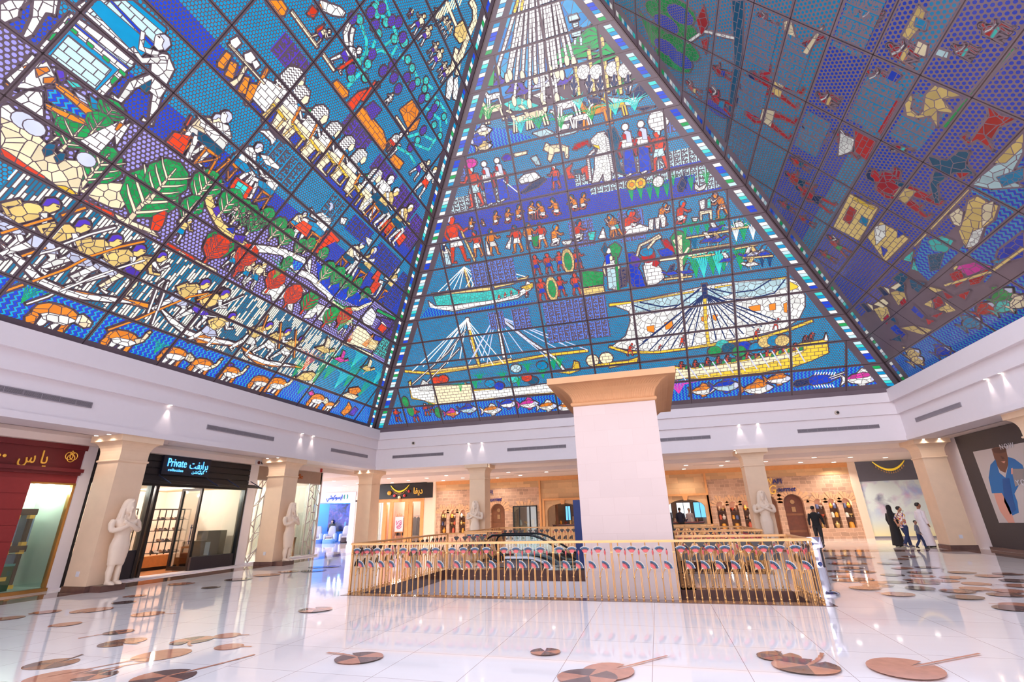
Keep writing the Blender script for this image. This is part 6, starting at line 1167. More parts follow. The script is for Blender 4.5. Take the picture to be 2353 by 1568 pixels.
# hieroglyphs on the back
for u0,u1,v0,v1,c in ((-4.8,-4.0,4.15*Rw,4.9*Rw,'x'),(-3.6,-2.7,3.95*Rw,4.9*Rw,'x'),(-2.0,1.0,3.25*Rw,4.95*Rw,'x'),(-11.2,-9.1,5.4*Rw,6.6*Rw,'x'),(-5.2,-3.0,6.0*Rw,7.0*Rw,'x'),(-.2,.9,6.9*Rw,7.9*Rw,'x'),(2.0,3.1,6.8*Rw,7.9*Rw,'x'),(-8.6,-7.9,7.0*Rw,8.0*Rw,'x'),(-7.2,-3.0,9.05*Rw,9.6*Rw,'s'),(.4,8.0,9.1*Rw,9.6*Rw,'s'),(1.0,6.0,8.7*Rw,8.98*Rw,'s'),(-5.4,-4.3,10.1*Rw,11.2*Rw,'x'),(4.3,5.3,10.2*Rw,11.4*Rw,'x'),(5.3,6.5,8.1*Rw,8.9*Rw,'s'),(6.8,8.2,7.9*Rw,8.6*Rw,'s')): glyphs('B',u0,u1,v0,v1,c)
# workers rows 6-9
W('B',6)
fg('walk',560,440,520,150,1,sk='r',kilt='w',hair='l',legs='r');S('t','570,230 660,430',.09,'b');fg('gown',490,460,490,330,1,kilt='s',hair='n')
for fx,fy,hx,hy,p_ in ((640,220,630,150,'kneel'),(720,200,735,155,'kneel'),(800,190,795,110,'kneel'),(880,180,870,90,'kneel'),(950,160,940,70,'kneel'),(1040,160,1040,50,'sit'),(1110,150,1120,40,'kneel'),(1200,130,1200,20,'kneel'),(1320,100,1310,0,'kneel'),(1370,90,1375,-10,'kneel')): fg(p_,fx,fy,hx,hy,1 if fx%3 else -1,sk='r' if fx%2 else 'o',kilt='w',hair='d',legs='r')
for fx,fy,hx,hy,f in ((690,400,680,240,-1),(790,390,790,230,1),(950,370,930,210,-1),(1030,350,1030,190,1),(1110,340,1100,190,-1)): fg('walk',fx,fy,hx,hy,f,sk='o' if f>0 else 'r',kilt='w',hair='d',legs='o')
fg('kneel',1190,330,1190,200,1,sk='o',kilt='w',hair='k');fg('kneel',1340,300,1350,170,1,sk='r',kilt='w',hair='d');fg('reach',1590,270,1520,140,-1,sk='o',kilt='a',hair='k',legs='o');P('w','1470,280 1500,210 1520,280','b');P('a','1400,240 1450,235 1440,290 1410,290');fg('kneel',1690,230,1670,110,1,sk='r',kilt='w',hair='k');P('w','860,340 900,260 890,350','b');P('w','740,390 730,280 765,390','b');P('g','1030,270 1080,260 1070,330 1045,335');P('w','1230,300 1300,290 1280,320 1240,320')
for fx,fy,hx,hy in ((1070,520,1060,400),(1150,510,1135,390),(1225,490,1210,380),(1340,480,1330,360),(1110,690,1090,550),(1230,660,1210,540),(1330,650,1320,520),(1430,640,1420,510)): fg('walk',fx,fy,hx,hy,1,sk='r',kilt='b',hair='r',legs='r')
for x,y in ((1270,430),(1165,610)): E('t',x,y,.28,.6,'f');E('g',x,y,.18,.42,'f')
P('t','1350,610 1500,590 1510,630 1360,655','b');P('g','1360,500 1400,490 1500,500 1500,580 1370,600','f');fg('gown',1570,620,1520,400,1,kilt='s',hair='b')
P('g','1540,330 1580,305 1620,340 1600,400 1560,400','f');S('g','1580,380 1600,620',.12,'s');P('d','1490,350 1510,310 1530,350 1510,390','f');P('n','1600,480 1650,470 1650,590 1610,600','g')
P('b','1660,400 1730,370 1730,470 1760,540 1780,590 1700,600 1660,560','s');P('w','1760,460 1825,420 1825,580 1790,590','b')
P('g','1480,1160 1480,1160 1500,1150','s',0) if 0 else None
W('B',7)
P('b','120,520 160,515 170,580 210,650 240,740 180,745 140,690','s');P('p','140,540 180,530 210,570 190,610 150,600','s');P('w','230,570 280,560 340,620 360,680 310,720 250,730 250,680','b');E('R',255,540,.3,.3);E('k',245,510,.3,.2);P('R','290,550 330,580 310,610 280,600')
for a in ('180,540 200,470 280,430 330,400','250,490 300,430 340,410'): S('c',a,.1,'f')
P('R','340,430 380,430 420,480 450,520 380,500 350,450');P('b','320,500 380,485 420,510 420,540 340,540','f');P('c','330,560 460,540 640,510 640,518 460,555 330,572','p');P('R','440,460 470,460 470,540 450,550')
P('g','420,480 400,420 440,370 480,380 530,440 530,500 490,600 460,610 440,550','f');S('c','470,700 465,550 460,400',.2,'s')
for a in ('470,560 520,480','465,500 420,430','468,520 430,470'): S('c',a,.1,'p')
for x,y,h,c in ((500,410,.7,'g'),(540,400,.8,'g'),(580,400,.7,'g'),(640,390,.7,'g'),(740,370,.8,'g'),(570,680,1.4,'g'),(620,680,1.5,'a'),(680,660,1.3,'g'),(720,660,1.5,'a'),(750,640,.8,'g'),(860,630,1.4,'g'),(830,440,1.0,'w'),(880,440,1.1,'g'),(940,430,.9,'w'),(560,500,.8,'d'),(1000,610,.7,'n'),(1050,610,.8,'n')): plant(x,y,h,c,6,.35,.08)
for x,y,c1,c2 in ((650,430,'b','w'),(710,430,'b','t'),(690,360,'b','w'),(770,560,'b','w'),(900,530,'b','w'),(950,520,'w','t'),(1000,520,'b','k'),(920,590,'w','t'),(400,650,'b','n'),(500,640,'b','k')): bird(x,y,.7,1 if x%4 else -1,c1,c2)
for a in ('500,420 800,370','540,500 800,460','540,545 690,525','820,490 970,460','870,550 1070,535','800,360 910,345','360,690 540,670'): S('t',a,.07,'b')
P('w','820,320 860,310 880,330 870,360 850,340 830,355','f')
# flowers, smiths row 8-9
for fx,fy,hx,hy,p_,sk in ((130,400,130,250,'kneel','r'),(350,340,330,210,'reach','o'),(470,330,460,190,'kneel','r'),(740,290,730,130,'reach','o'),(30,410,10,290,'walk','o')): fg(p_,fx,fy,hx,hy,1 if fx!=740 else -1,sk=sk,kilt='w',hair='k',legs=sk)
P('w','100,400 130,360 200,330 260,350 250,375','b');P('w','260,300 290,295 285,370 260,360','f');P('w','300,290 330,285 325,360 305,360','f');P('w','335,290 370,280 365,345 345,350','f');P('w','590,180 625,165 625,225 600,235','f');P('a','640,170 660,155 665,220 640,225','f');P('c','590,245 670,235 670,300 660,300 655,255 605,265 605,305 595,305','b');P('w','540,290 580,285 570,310 550,310')
for x,y,h,c in ((150,180,.9,'g'),(210,170,.9,'g'),(270,170,.8,'g'),(320,160,1.0,'g'),(380,150,.8,'g'),(420,80,.6,'g'),(540,110,.8,'g'),(640,80,.8,'g'),(500,100,.8,'n')): plant(x,y,h,c,5,.3,.1)
for x,y in ((148,70),(205,60),(320,50)): E('y' if x<300 else 'w',x,y,.22,.22,'f');E('o',x,y,.1,.1,'p') if x<300 else None
P('w','560,60 590,90 640,60 620,100 590,110 560,100','f');P('n','450,80 480,20 500,60 480,110 455,110');
# gods row 10-11 (W5)
W('B',5)
for x,fy,hy in ((410,1480,1215),(500,1450,1190),(1410,1270,960),(1520,1250,940)): fg('gown',x,fy,x-10 if x<600 else x-15,hy,-1,kilt='b',hair='l',sk='R')
for fx,fy,hx,hy in ((310,1490,270,1220),(1630,1230,1600,960)): fg('walk',fx,fy,hx,hy,-1,sk='r',kilt='s',hair='s',legs='r')
E('m',250,1180,.35,.2,'s');E('w',1610,865,.42,.42,'b')
P('w','1120,1010 1170,960 1220,950 1260,1030 1240,1100 1260,1180 1270,1300 1220,1310 1210,1250 1180,1310 1130,1320 1150,1220 1150,1130 1180,1060 1130,1050','f');P('y','1130,1040 1180,1050 1190,1080 1150,1060','p');P('d','1240,940 1290,920 1330,1000 1310,1100 1340,1220 1390,1270 1310,1240 1270,1120','f');P('w','1220,960 1250,1000 1290,1250 1270,1240','h')
P('c','780,1080 800,1030 830,1050 900,1040 960,1060 960,1140 940,1140 930,1090 860,1100 830,1170 810,1150 820,1100');P('w','600,1300 640,1260 720,1240 760,1280 700,1310 620,1325');P('n','620,1390 700,1320 780,1280 800,1295 740,1350 650,1390','f');P('R','990,1080 1010,1040 1100,1010 1120,1060 1090,1040 1020,1080');fg('walk',880,1360,860,1210,-1,sk='r',kilt='b',hair='w',legs='r');P('r','940,1220 990,1180 970,1240 1010,1280 960,1290');P('r','1050,1220 1110,1180 1110,1290 1090,1300 1080,1240 1060,1260');P('d','1000,1230 1050,1220 1050,1250 1010,1255');P('p','480,1140 510,1110 560,1120 560,1150 500,1160');P('c','560,1110 660,1090 660,1110 580,1130');P('s','690,1140 730,1120 760,1190 730,1190')
S('w','600,1390 490,1300',.04,'p',0);S('w','1150,1080 1100,1130 1120,1310',.1,'h')
# landscape
P('a','490,750 600,700 750,760 700,800 560,800');P('b','250,930 300,905 500,930 700,990 560,1040 230,1110','w',0)
for a,c in (('700,690 760,665 820,700 760,710','w'),('820,690 900,680 960,720 860,740','a'),('1240,700 1400,720 1500,700 1440,760 1300,760','s'),('1400,690 1470,610 1500,600 1540,680 1460,720','n'),('980,750 1080,740 1080,790 1000,800','n'),('880,900 970,890 960,930 890,940','w'),('1100,700 1200,720 1180,750 1110,740','n'),('1270,730 1200,800 1240,830 1330,790','n'),('520,850 560,850 570,920 530,920','n'),('700,960 800,930 860,960 780,1000','s'),('1000,860 1100,830 1130,860 1040,900','n'),('860,970 1000,930 1100,900 1000,960 880,990','s'),('1440,780 1590,765 1500,800','n'),('1350,720 1450,700 1440,740','w')): P(c,a)
def deer(x,y,L,f=1,c='c'):
    m=fr(q(x,y),L,f);o=lambda c_,ps:poly(c_,[m(*p) for p in ps],'s');o(c,((-.4,.1),(-.1,.14),(.2,.12),(.36,.4),(.5,.46),(.56,.4),(.42,.32),(.34,.05),(.3,-.1),(-.3,-.08)))
    for a in (-.36,-.25,.2,.3): stroke(c,[m(a,0),m(a+.06*(1 if a>0 else -1),-.42)],.07*L,'p')
    stroke(c,[m(.4,.44),m(.36,.62)],.03*L,'p',0)
for x,y,L,f,c in ((420,790,1.2,-1,'c'),(420,700,.9,-1,'w'),(620,860,1.1,-1,'c'),(720,830,1.2,-1,'c'),(950,760,1.2,-1,'w'),(930,860,1.0,-1,'w'),(1150,800,1.5,-1,'o'),(1300,770,1.0,-1,'y'),(1060,850,1.0,1,'w')): deer(x,y,L,f,c)
for x,y in ((330,860),(390,870),(620,960),(750,930),(1040,790),(910,930),(1440,800),(1130,870),(1330,690),(1300,830)): plant(x,y,.7,'g' if x%20 else 'a',7,.8,.14)
fish(340,950,.9,1,'w','c','w');fish(320,1010,1.0,-1,'b','b');fish(350,1060,.8,1,'t','c');
for x,y,c in ((570,640,'p'),(640,660,'p'),(760,610,'l'),(840,600,'w'),(930,590,'p'),(470,590,'p')): bird(x,y,.8,1,c,c)
for x,y,h in ((1040,690,2.6),(1150,690,3.2),(1250,670,3.8),(1340,680,2.6)):
    a=q(x,y);stroke('t',[a,(a[0],a[1]+h*.55)],[.12,.16],'b')
    for k in range(9):
        t=math.pi*(k/8);stroke('g',[(a[0],a[1]+h*.55),(a[0]+.5*math.cos(t),a[1]+h*.55+.6*math.sin(t)),(a[0]+1.0*math.cos(t),a[1]+h*.55+.5*math.sin(t)-.1)],[.06,.2,.03],'p')
    E('w',x-10+20*(x%3),y-170,.28,.28,'f')
for x,y in ((1000,690),(1110,680),(1190,690),(1290,680),(1390,680)): P('w','%d,%d %d,%d %d,%d %d,%d %d,%d'%(x,y,x-30,y-70,x,y-160,x+30,y-70,x+10,y),'s');S('n','%d,%d %d,%d'%(x,y,x,y-140),.1,'p');S('n','%d,%d %d,%d'%(x,y-50,x-22,y-90),.1,'p');S('n','%d,%d %d,%d'%(x,y-50,x+22,y-90),.1,'p')
# sun rays and hands
for x0,x1,y1 in ((600,450,500),(620,520,560),(640,570,720),(650,540,530),(665,630,540),(690,680,740),(705,725,560),(735,775,700),(760,790,760),(780,830,500),(800,880,700),(820,880,520),(850,915,530),(870,950,430),(880,1000,440)): 
    S('w','%d,0 %d,%d'%(x0,x1,y1),.11,'b');E('c',x1,y1+10,.1,.22,'p')
S('y','600,0 570,95',.12,'b');S('y','635,0 620,80',.12,'b')
P('s','960,120 1020,100 1040,140 970,160','b');P('s','990,170 1030,160 1030,190 1000,200','b');P('s','980,220 1050,200 1050,260 990,270','b');P('s','1000,280 1020,275 1015,330 1000,330','b');P('s','1040,270 1060,265 1060,330 1045,330','b');P('g','370,620 430,490 420,620','p')
# =============================================================== RIGHT FACE
cur[0]='R'
Z('w','b',-13,13,0,Rw);Z('x','b',-13,13,2.6*Rw,7.0*Rw);Z('x','k',-13,13,7.0*Rw,18*Rw);Z('x','k',-13,13,5.0*Rw,5.5*Rw)
W('R',8)
# birds panels
P('y','1260,980 1440,800 1520,800 1640,880 1400,1060 1230,1170 1200,1130','n',0)
for a in ('1430,790 1666,610 1666,890 1580,880 1440,810','1380,1070 1540,920 1560,830 1666,900 1666,1010 1500,1200 1440,1080','1240,1000 1390,1070 1260,1190 1200,1130'): P('b',a,'w',0)
P('s','1440,780 1520,720 1666,590 1666,640 1600,760 1666,790 1530,800','s');P('t','1540,690 1666,560 1666,620 1590,690','s');P('k','1550,750 1666,710 1666,760 1580,790','f')
P('t','1400,960 1420,900 1430,850 1470,830 1520,860 1560,870 1540,930 1500,960 1480,1030 1440,1060 1410,1030 1390,980');P('c','1350,910 1390,880 1410,900 1400,960 1370,950');P('c','1490,870 1540,850 1530,920 1490,960');P('w','1450,980 1500,960 1470,1040 1420,1050','f')
P('b','1560,1060 1666,980 1666,1090 1590,1110 1550,1090');P('k','1530,1110 1600,1090 1580,1120');P('a','1260,1020 1320,1000 1370,1020 1340,1070 1280,1060');P('d','1260,1080 1330,1070 1310,1140 1270,1150','f');P('m','1370,1130 1460,1110 1530,1130 1430,1170');P('R','1350,1160 1400,1140 1420,1190 1380,1220','f');P('R','1430,1180 1530,1130 1480,1200 1440,1210','f');P('t','1360,1110 1390,1130 1370,1150')
for a in ('1270,970 1430,800','1260,980 1200,1040','1330,1210 1530,1150 1666,1050'): S('t',a,.09,'b')
# archer figures bottom left
for x,y in ((1080,1240),(1010,1310)):
    P('n','%d,%d %d,%d %d,%d %d,%d'%(x-35,y-20,x-20,y-25,x+15,y+10,x-5,y+15),'p');P('c','%d,%d %d,%d %d,%d'%(x-10,y-25,x+15,y-15,x+20,y+10),'p');P('t','%d,%d %d,%d %d,%d %d,%d'%(x+20,y,x+75,y-20,x+90,y+30,x+55,y+55));P('c','%d,%d %d,%d %d,%d %d,%d'%(x+20,y-20,x+60,y-45,x+85,y-25,x+60,y-5),'p');P('R','%d,%d %d,%d %d,%d %d,%d'%(x+60,y+40,x+80,y+20,x+90,y+40,x+75,y+70))
for a,c in (('1110,1180 1150,1150 1180,1170 1150,1210','d'),('1120,1230 1160,1200 1160,1240','d'),('1180,1180 1250,1200 1220,1240 1190,1220','d'),('1180,1310 1200,1290 1250,1340 1235,1360','b'),('1090,1390 1120,1370 1170,1420 1150,1440','b'),('1230,1290 1300,1250 1390,1320 1340,1330','t'),('1140,1390 1200,1380 1290,1400 1240,1420','t'),('1280,1270 1310,1250 1330,1290 1290,1310','R'),('1320,1230 1370,1260 1340,1270','R'),('1100,1440 1140,1420 1150,1450','d'),('1090,1350 1110,1330 1130,1370','d'),('1270,1340 1330,1320 1300,1350','R'),('1250,1350 1290,1360 1260,1380','R'),('1150,1470 1210,1480 1180,1510','t'),('1030,1420 1070,1470 1040,1440','R'),('1250,1210 1330,1230 1290,1240','t'),('1380,1250 1440,1230 1420,1270','R'),('1150,1100 1200,1060 1190,1110','a'),('1200,1100 1220,1150 1190,1140','a')): P(c,a)
for x,y,c in ((1195,1500,'t'),(1210,1530,'t'),(1320,1490,'b'),(1440,1370,'k'),(1500,1310,'R'),(1580,1300,'a'),(1650,1280,'c'),(1570,1250,'g')): fish(x,y,1.0,1,c,c)
# men of rows 3-8 (red skin, black hair), upright along the slope
def rm(p_,fx,fy,hx,hy,f=1,k='d',sk='R',h_='n',**kw): fg(p_,fx,fy,hx,hy,f,sk=sk,kilt=k,hair=h_,legs=sk)
rm('walk',1250,860,1035,720,1,'d');rm('walk',1290,900,1010,770,1,'t');rm('reach',1190,650,1100,630,-1,'a');rm('walk',690,560,480,350,1,'c');rm('walk',720,430,510,360,1,'t');rm('sit',880,450,820,340,1,'t');rm('sit',1100,360,1020,270,1,'k');rm('sit',1060,90,990,10,1,'b')
rm('sit',1220,260,1120,150,1,'t');rm('sit',1460,240,1370,200,1,'a');rm('sit',1600,160,1500,90,1,'a');rm('walk',830,590,730,550,1,'n');rm('reach',980,650,880,540,1,'R');rm('walk',760,720,660,730,1,'d');rm('walk',780,810,640,800,1,'n');rm('walk',860,890,690,850,1,'n');rm('walk',700,900,630,860,1,'d');rm('walk',780,960,700,950,1,'b')
rm('sit',960,920,930,880,1,'t');rm('reach',930,1080,830,1020,1,'g');rm('walk',870,1110,800,1070,1,'g')
P('t','1170,490 1160,430 1190,400 1195,420 1185,460 1220,490 1240,470 1250,400 1290,360 1420,400 1320,420 1370,480 1300,470 1300,540 1270,490 1220,500');P('R','1400,580 1430,560 1420,590 1440,600 1520,490 1510,440 1570,490 1640,500 1560,540 1530,590 1500,570 1540,640 1470,590 1430,610');P('d','1260,660 1340,680 1390,640 1440,640 1420,690 1460,740 1370,730 1300,780 1310,860 1290,860 1270,780 1290,720');P('R','1380,730 1440,730 1400,760')
P('R','1000,510 1060,390 1140,430 1060,570','b');P('R','950,550 1040,600 1000,680 950,640','b');P('b','1070,340 1110,290 1150,320 1110,360','b');P('w','890,560 950,590 940,640 880,660','f');P('c','1200,220 1220,170 1260,190 1250,240','b');P('c','650,90 680,80 720,240 690,250 640,370 620,350 660,220','f');P('R','720,180 830,140 820,160 740,200');P('c','730,220 800,120 820,110 750,230')
P('t','1180,170 1150,150 1200,60 1220,20 1250,50 1230,110','f');P('k','1200,110 1210,70 1260,90 1250,130','b');P('s','1290,200 1350,220 1340,250 1290,230','b')
P('d','430,0 480,0 470,300 420,500 400,600 410,500 440,250','b');P('R','105,0 115,0 112,210 104,210','b');P('g','30,40 110,130 110,200 90,190','h')
for x,y in ((140,60),(190,40),(200,110),(160,150),(210,200),(180,250)): E('g',x,y,.4,.9,'f')
for x,y in ((150,100),(210,60),(150,200),(210,250),(370,460)): E('b',x,y,.3,.6,'d')
rm('reach',300,400,240,310,1,'t');rm('walk',430,330,360,230,1,'b');rm('reach',440,470,330,400,1,'k');S('w','240,180 310,130 440,160',.1,'b');P('R','280,80 310,20 330,100 300,150');P('R','300,170 330,160 320,230 310,210');rm('reach',620,120,540,90,1,'t');rm('walk',560,420,470,370,1,'c')
for u0,u1,v0,v1,c in ((-5.9,-4.7,8.2*Rw,8.9*Rw,'k'),(-3.9,-2.4,6.2*Rw,6.9*Rw,'k'),(-2.0,-.4,7.3*Rw,7.95*Rw,'k'),(-3.6,-2.3,8.1*Rw,8.9*Rw,'k'),(-1.8,-.3,8.2*Rw,8.9*Rw,'k'),(-.2,1.4,6.2*Rw,6.9*Rw,'k'),(-1.9,-.4,4.2*Rw,4.9*Rw,'k'),(-2.0,-.4,5.15*Rw,5.9*Rw,'k'),(-7.2,-6.3,8.3*Rw,9.2*Rw,'b'),(-9.6,-8.6,5.2*Rw,6.4*Rw,'b')): glyphs('R',u0,u1,v0,v1,c)
for a in ('1330,540 1620,200',): S('g',a,.1,'b')
for a in ('930,820 1050,880 970,1020 860,960','1000,1000 1060,940 1180,1010 1080,1110'): 
    P('t',a,'b');
for a,c in (('930,870 960,890 930,950 900,930','R'),('980,910 1010,930 1000,960 970,940','k'),('1030,960 1080,950 1080,1000 1040,1040','w'),('1130,970 1160,990 1130,1010','b'),('1060,1040 1090,1060 1070,1090','b'),('950,830 1040,880 1030,890 940,845','y')): P(c,a)

def layered(fc):
    """stack overlapping pieces so that later ones lie nearer the room"""
    boxes=[]; res=[]
    for mode,col,lead,pts in SH[fc]:
        if mode=='n': continue
        xs=[p[0] for p in pts]; ys=[p[1] for p in pts]; bb=(min(xs),max(xs),min(ys),max(ys))
        if bb[3]<0 or bb[2]>21 or bb[1]-bb[0]>30: continue
        ly=0
        for b2,l2 in boxes:
            if bb[0]<b2[1] and bb[1]>b2[0] and bb[2]<b2[3] and bb[3]>b2[2] and l2>=ly: ly=l2+1
        ly=min(ly,40); boxes.append((bb,ly)); res.append((mode,col,lead,ly,pts))
    return res
# ================================================================ stained glass pyramid
from mathutils.geometry import tessellate_polygon
PA=HB/6; PR=ROW; SL=21.5151
PAL=dict(w=(255,255,250),c=(255,236,196),t=(243,208,128),o=(247,140,36),r=(236,70,34),d=(20,92,126),b=(24,66,206),k=(10,146,200),a=(64,214,206),g=(28,164,84),p=(88,60,190),l=(206,210,238),y=(250,206,62),m=(232,66,172),n=(30,48,96),R=(196,34,30),s=(198,230,238),e=(120,200,120),v=(160,152,246),x=(96,136,240))
PAL={k:lin(c) for k,c in PAL.items()}
plate=bpy.data.materials.new('bronze_plate'); t=NT(plate); tc=t.n('TexCoord'); nz=t.n('TexNoise',i_Vector=tc.outputs['Object'],i_Scale=.8,i_Detail=3.)
b=t.n('BsdfPrincipled',i_Roughness=.4,i_Metallic=.0); t.l(t.mix(nz.outputs[0],lin((98,82,88)),lin((126,108,116))),b.inputs['Base Color']); t.out(b.outputs[0])
def gmat(name,fn):
    m=bpy.data.materials.new(name); t=NT(m); uv=t.n('UVMap',uv_map='uv').outputs[0]; col=t.n('VertexColor',layer_name='col').outputs[0]
    sp=t.n('SeparateXYZ',i_0=uv); u,v=sp.outputs[0],sp.outputs[1]
    mask,col=fn(t,uv,u,v,col)
    nz=t.n('TexNoise',i_Vector=uv,i_Scale=2.5,i_Detail=2.)
    col=t.mix(t.math('MULTIPLY',nz.outputs[0],.28),col,(.0,.0,.02))
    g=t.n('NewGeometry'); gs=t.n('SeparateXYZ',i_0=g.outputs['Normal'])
    sky=t.math('ADD',t.math('ADD',.76,t.math('MULTIPLY',gs.outputs[0],.42)),t.math('MULTIPLY',gs.outputs[1],-.3))   # daylight painted into the glow by slope: left and back stronger, right weaker
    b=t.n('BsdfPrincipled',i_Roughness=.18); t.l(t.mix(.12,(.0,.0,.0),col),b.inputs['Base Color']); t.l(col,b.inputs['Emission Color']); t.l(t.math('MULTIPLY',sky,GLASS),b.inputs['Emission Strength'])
    p=t.n('BsdfPrincipled',i_Roughness=.4,i_Metallic=.0); p.inputs['Base Color'].default_value=(*lin((112,95,102)),1)
    mx=t.n('MixShader',i_0=mask); t.l(p.outputs[0],mx.inputs[1]); t.l(b.outputs[0],mx.inputs[2]); t.out(mx.outputs[0]); return m
def fr_(t,x): return t.math('FRACT',x)
def lt(t,x,k): return t.math('LESS_THAN',x,k)
def f_plain(t,uv,u,v,c): 
    x=t.n('Value'); x.outputs[0].default_value=1; return x.outputs[0],c
def f_dots(t,uv,u,v,c,s=.094,r=.4):
    P=t.n('VectorMath',operation='MULTIPLY',i_0=uv,i_1=(1/s,1/(s*1.732),0)).outputs[0]; ds=[]
    for o in (0,.5):
        q=t.n('VectorMath',operation='FRACTION',i_0=t.n('VectorMath',operation='ADD',i_0=P,i_1=(o,o,0)).outputs[0]).outputs[0]
        q=t.n('VectorMath',operation='MULTIPLY',i_0=t.n('VectorMath',operation='SUBTRACT',i_0=q,i_1=(.5,.5,0)).outputs[0],i_1=(1,1.732,0)).outputs[0]; ds.append(t.n('VectorMath',operation='LENGTH',i_0=q).outputs['Value'])
    return lt(t,t.math('MINIMUM',*ds),r),c
def f_studs(t,uv,u,v,c): return f_dots(t,uv,u,v,c,.118,.34)
def f_vor(k,w,var):
    def f(t,uv,u,v,c):
        e=t.n('TexVoronoi',feature='DISTANCE_TO_EDGE',voronoi_dimensions='2D',i_Vector=uv,i_Scale=k); d=t.n('TexVoronoi',voronoi_dimensions='2D',i_Vector=uv,i_Scale=k)
        sp=t.n('SeparateColor',i_0=d.outputs['Color']); c2=t.mix(t.math('MULTIPLY',sp.outputs[0],var),c,lin((10,50,190)) if var>.5 else (.0,.0,.0))
        if var>.5: c2=t.mix(t.math('MULTIPLY',sp.outputs[1],.35),c2,lin((120,225,240)))
        return t.math('GREATER_THAN',e.outputs[0],w),c2
    return f
def f_waves(t,uv,u,v,c):
    tri=t.math('PINGPONG',v,.07); x=fr_(t,t.math('DIVIDE',t.math('ADD',u,tri),.15)); cy=lt(t,t.math('ABSOLUTE',t.math('SUBTRACT',x,.25)),.17); bl=lt(t,t.math('ABSOLUTE',t.math('SUBTRACT',x,.73)),.23)
    return t.math('MAXIMUM',cy,bl),t.mix(cy,c,lin((16,160,214)))
def f_reeds(t,uv,u,v,c):
    a=t.math('DIVIDE',u,.078); cell=t.math('FLOOR',a); wn=t.n('TexWhiteNoise',noise_dimensions='1D',i_W=cell); sg=t.math('FLOOR',t.math('ADD',t.math('DIVIDE',v,.42),wn.outputs[0]))
    w2=t.n('TexWhiteNoise',noise_dimensions='2D',i_Vector=t.n('CombineXYZ',i_0=cell,i_1=sg).outputs[0]); fv=fr_(t,t.math('ADD',t.math('DIVIDE',v,.42),wn.outputs[0]))
    return t.math('MULTIPLY',lt(t,fr_(t,a),.66),t.math('GREATER_THAN',fv,.06)),t.mix(lt(t,w2.outputs[0],.52),lin((22,112,150)),lin((236,240,225)))
def f_hatch(t,uv,u,v,c): return lt(t,fr_(t,t.math('DIVIDE',v,.075)),.64),c
def f_zig(t,uv,u,v,c): return lt(t,fr_(t,t.math('DIVIDE',t.math('ADD',v,t.math('PINGPONG',u,.055)),.1)),.6),c
def f_brick(t,uv,u,v,c):
    br=t.n('TexBrick',i_Vector=uv,i_Scale=1.); br.inputs['Mortar Size'].default_value=.011; br.inputs['Brick Width'].default_value=.3; br.inputs['Row Height'].default_value=.17; br.inputs['Mortar Smooth'].default_value=0
    return t.math('SUBTRACT',1,br.outputs['Fac']),c
def f_glyph(t,uv,u,v,c):
    n=t.n('TexNoise',noise_dimensions='2D',i_Vector=uv,i_Scale=17.,i_Detail=1.); ln=lt(t,fr_(t,t.math('DIVIDE',u,.3)),.1); a=t.math('GREATER_THAN',n.outputs[0],.52)
    gx=t.math('GREATER_THAN',fr_(t,t.math('DIVIDE',u,.3)),.26); gy=t.math('GREATER_THAN',fr_(t,t.math('DIVIDE',v,.17)),.24)
    return t.math('MAXIMUM',ln,t.math('MULTIPLY',a,t.math('MULTIPLY',gx,gy))),c
MODES=[('p',f_plain),('s',f_vor(4.2,.045,.3)),('f',f_vor(7.5,.05,.3)),('v',f_vor(2.3,.025,.8)),('d',f_dots),('w',f_waves),('r',f_reeds),('h',f_hatch),('z',f_zig),('b',f_brick),('g',f_glyph),('x',f_studs)]
NAMES=dict(p='plain',s='leaded',f='fine_leaded',v='sky',d='dotted',w='wave',r='reed',h='striped',z='zigzag',b='block',g='glyph',x='stud')
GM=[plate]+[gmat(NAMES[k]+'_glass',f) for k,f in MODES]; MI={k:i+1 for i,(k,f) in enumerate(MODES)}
def clip(poly,hs):
    for a,b_,c in hs:          # keep a*u+b*v<=c
        out=[]; n=len(poly)
        for i in range(n):
            p,q=poly[i],poly[(i+1)%n]; dp=a*p[0]+b_*p[1]-c; dq=a*q[0]+b_*q[1]-c
            if dp<=0: out.append(p)
            if (dp<0<dq) or (dq<0<dp): s=dp/(dp-dq); out.append((p[0]+(q[0]-p[0])*s,p[1]+(q[1]-p[1])*s))
        poly=out
        if len(poly)<3: return None
    return poly
bar_m=pbr('glazing_bar',(84,68,70),.25,.4,noise=.05); strip_c=[PAL[c] for c in 'wksbwkagwkbs']
hip=lambda v: HB*(1-v/SL)
KS=HB/SL; KN=math.hypot(1,KS)
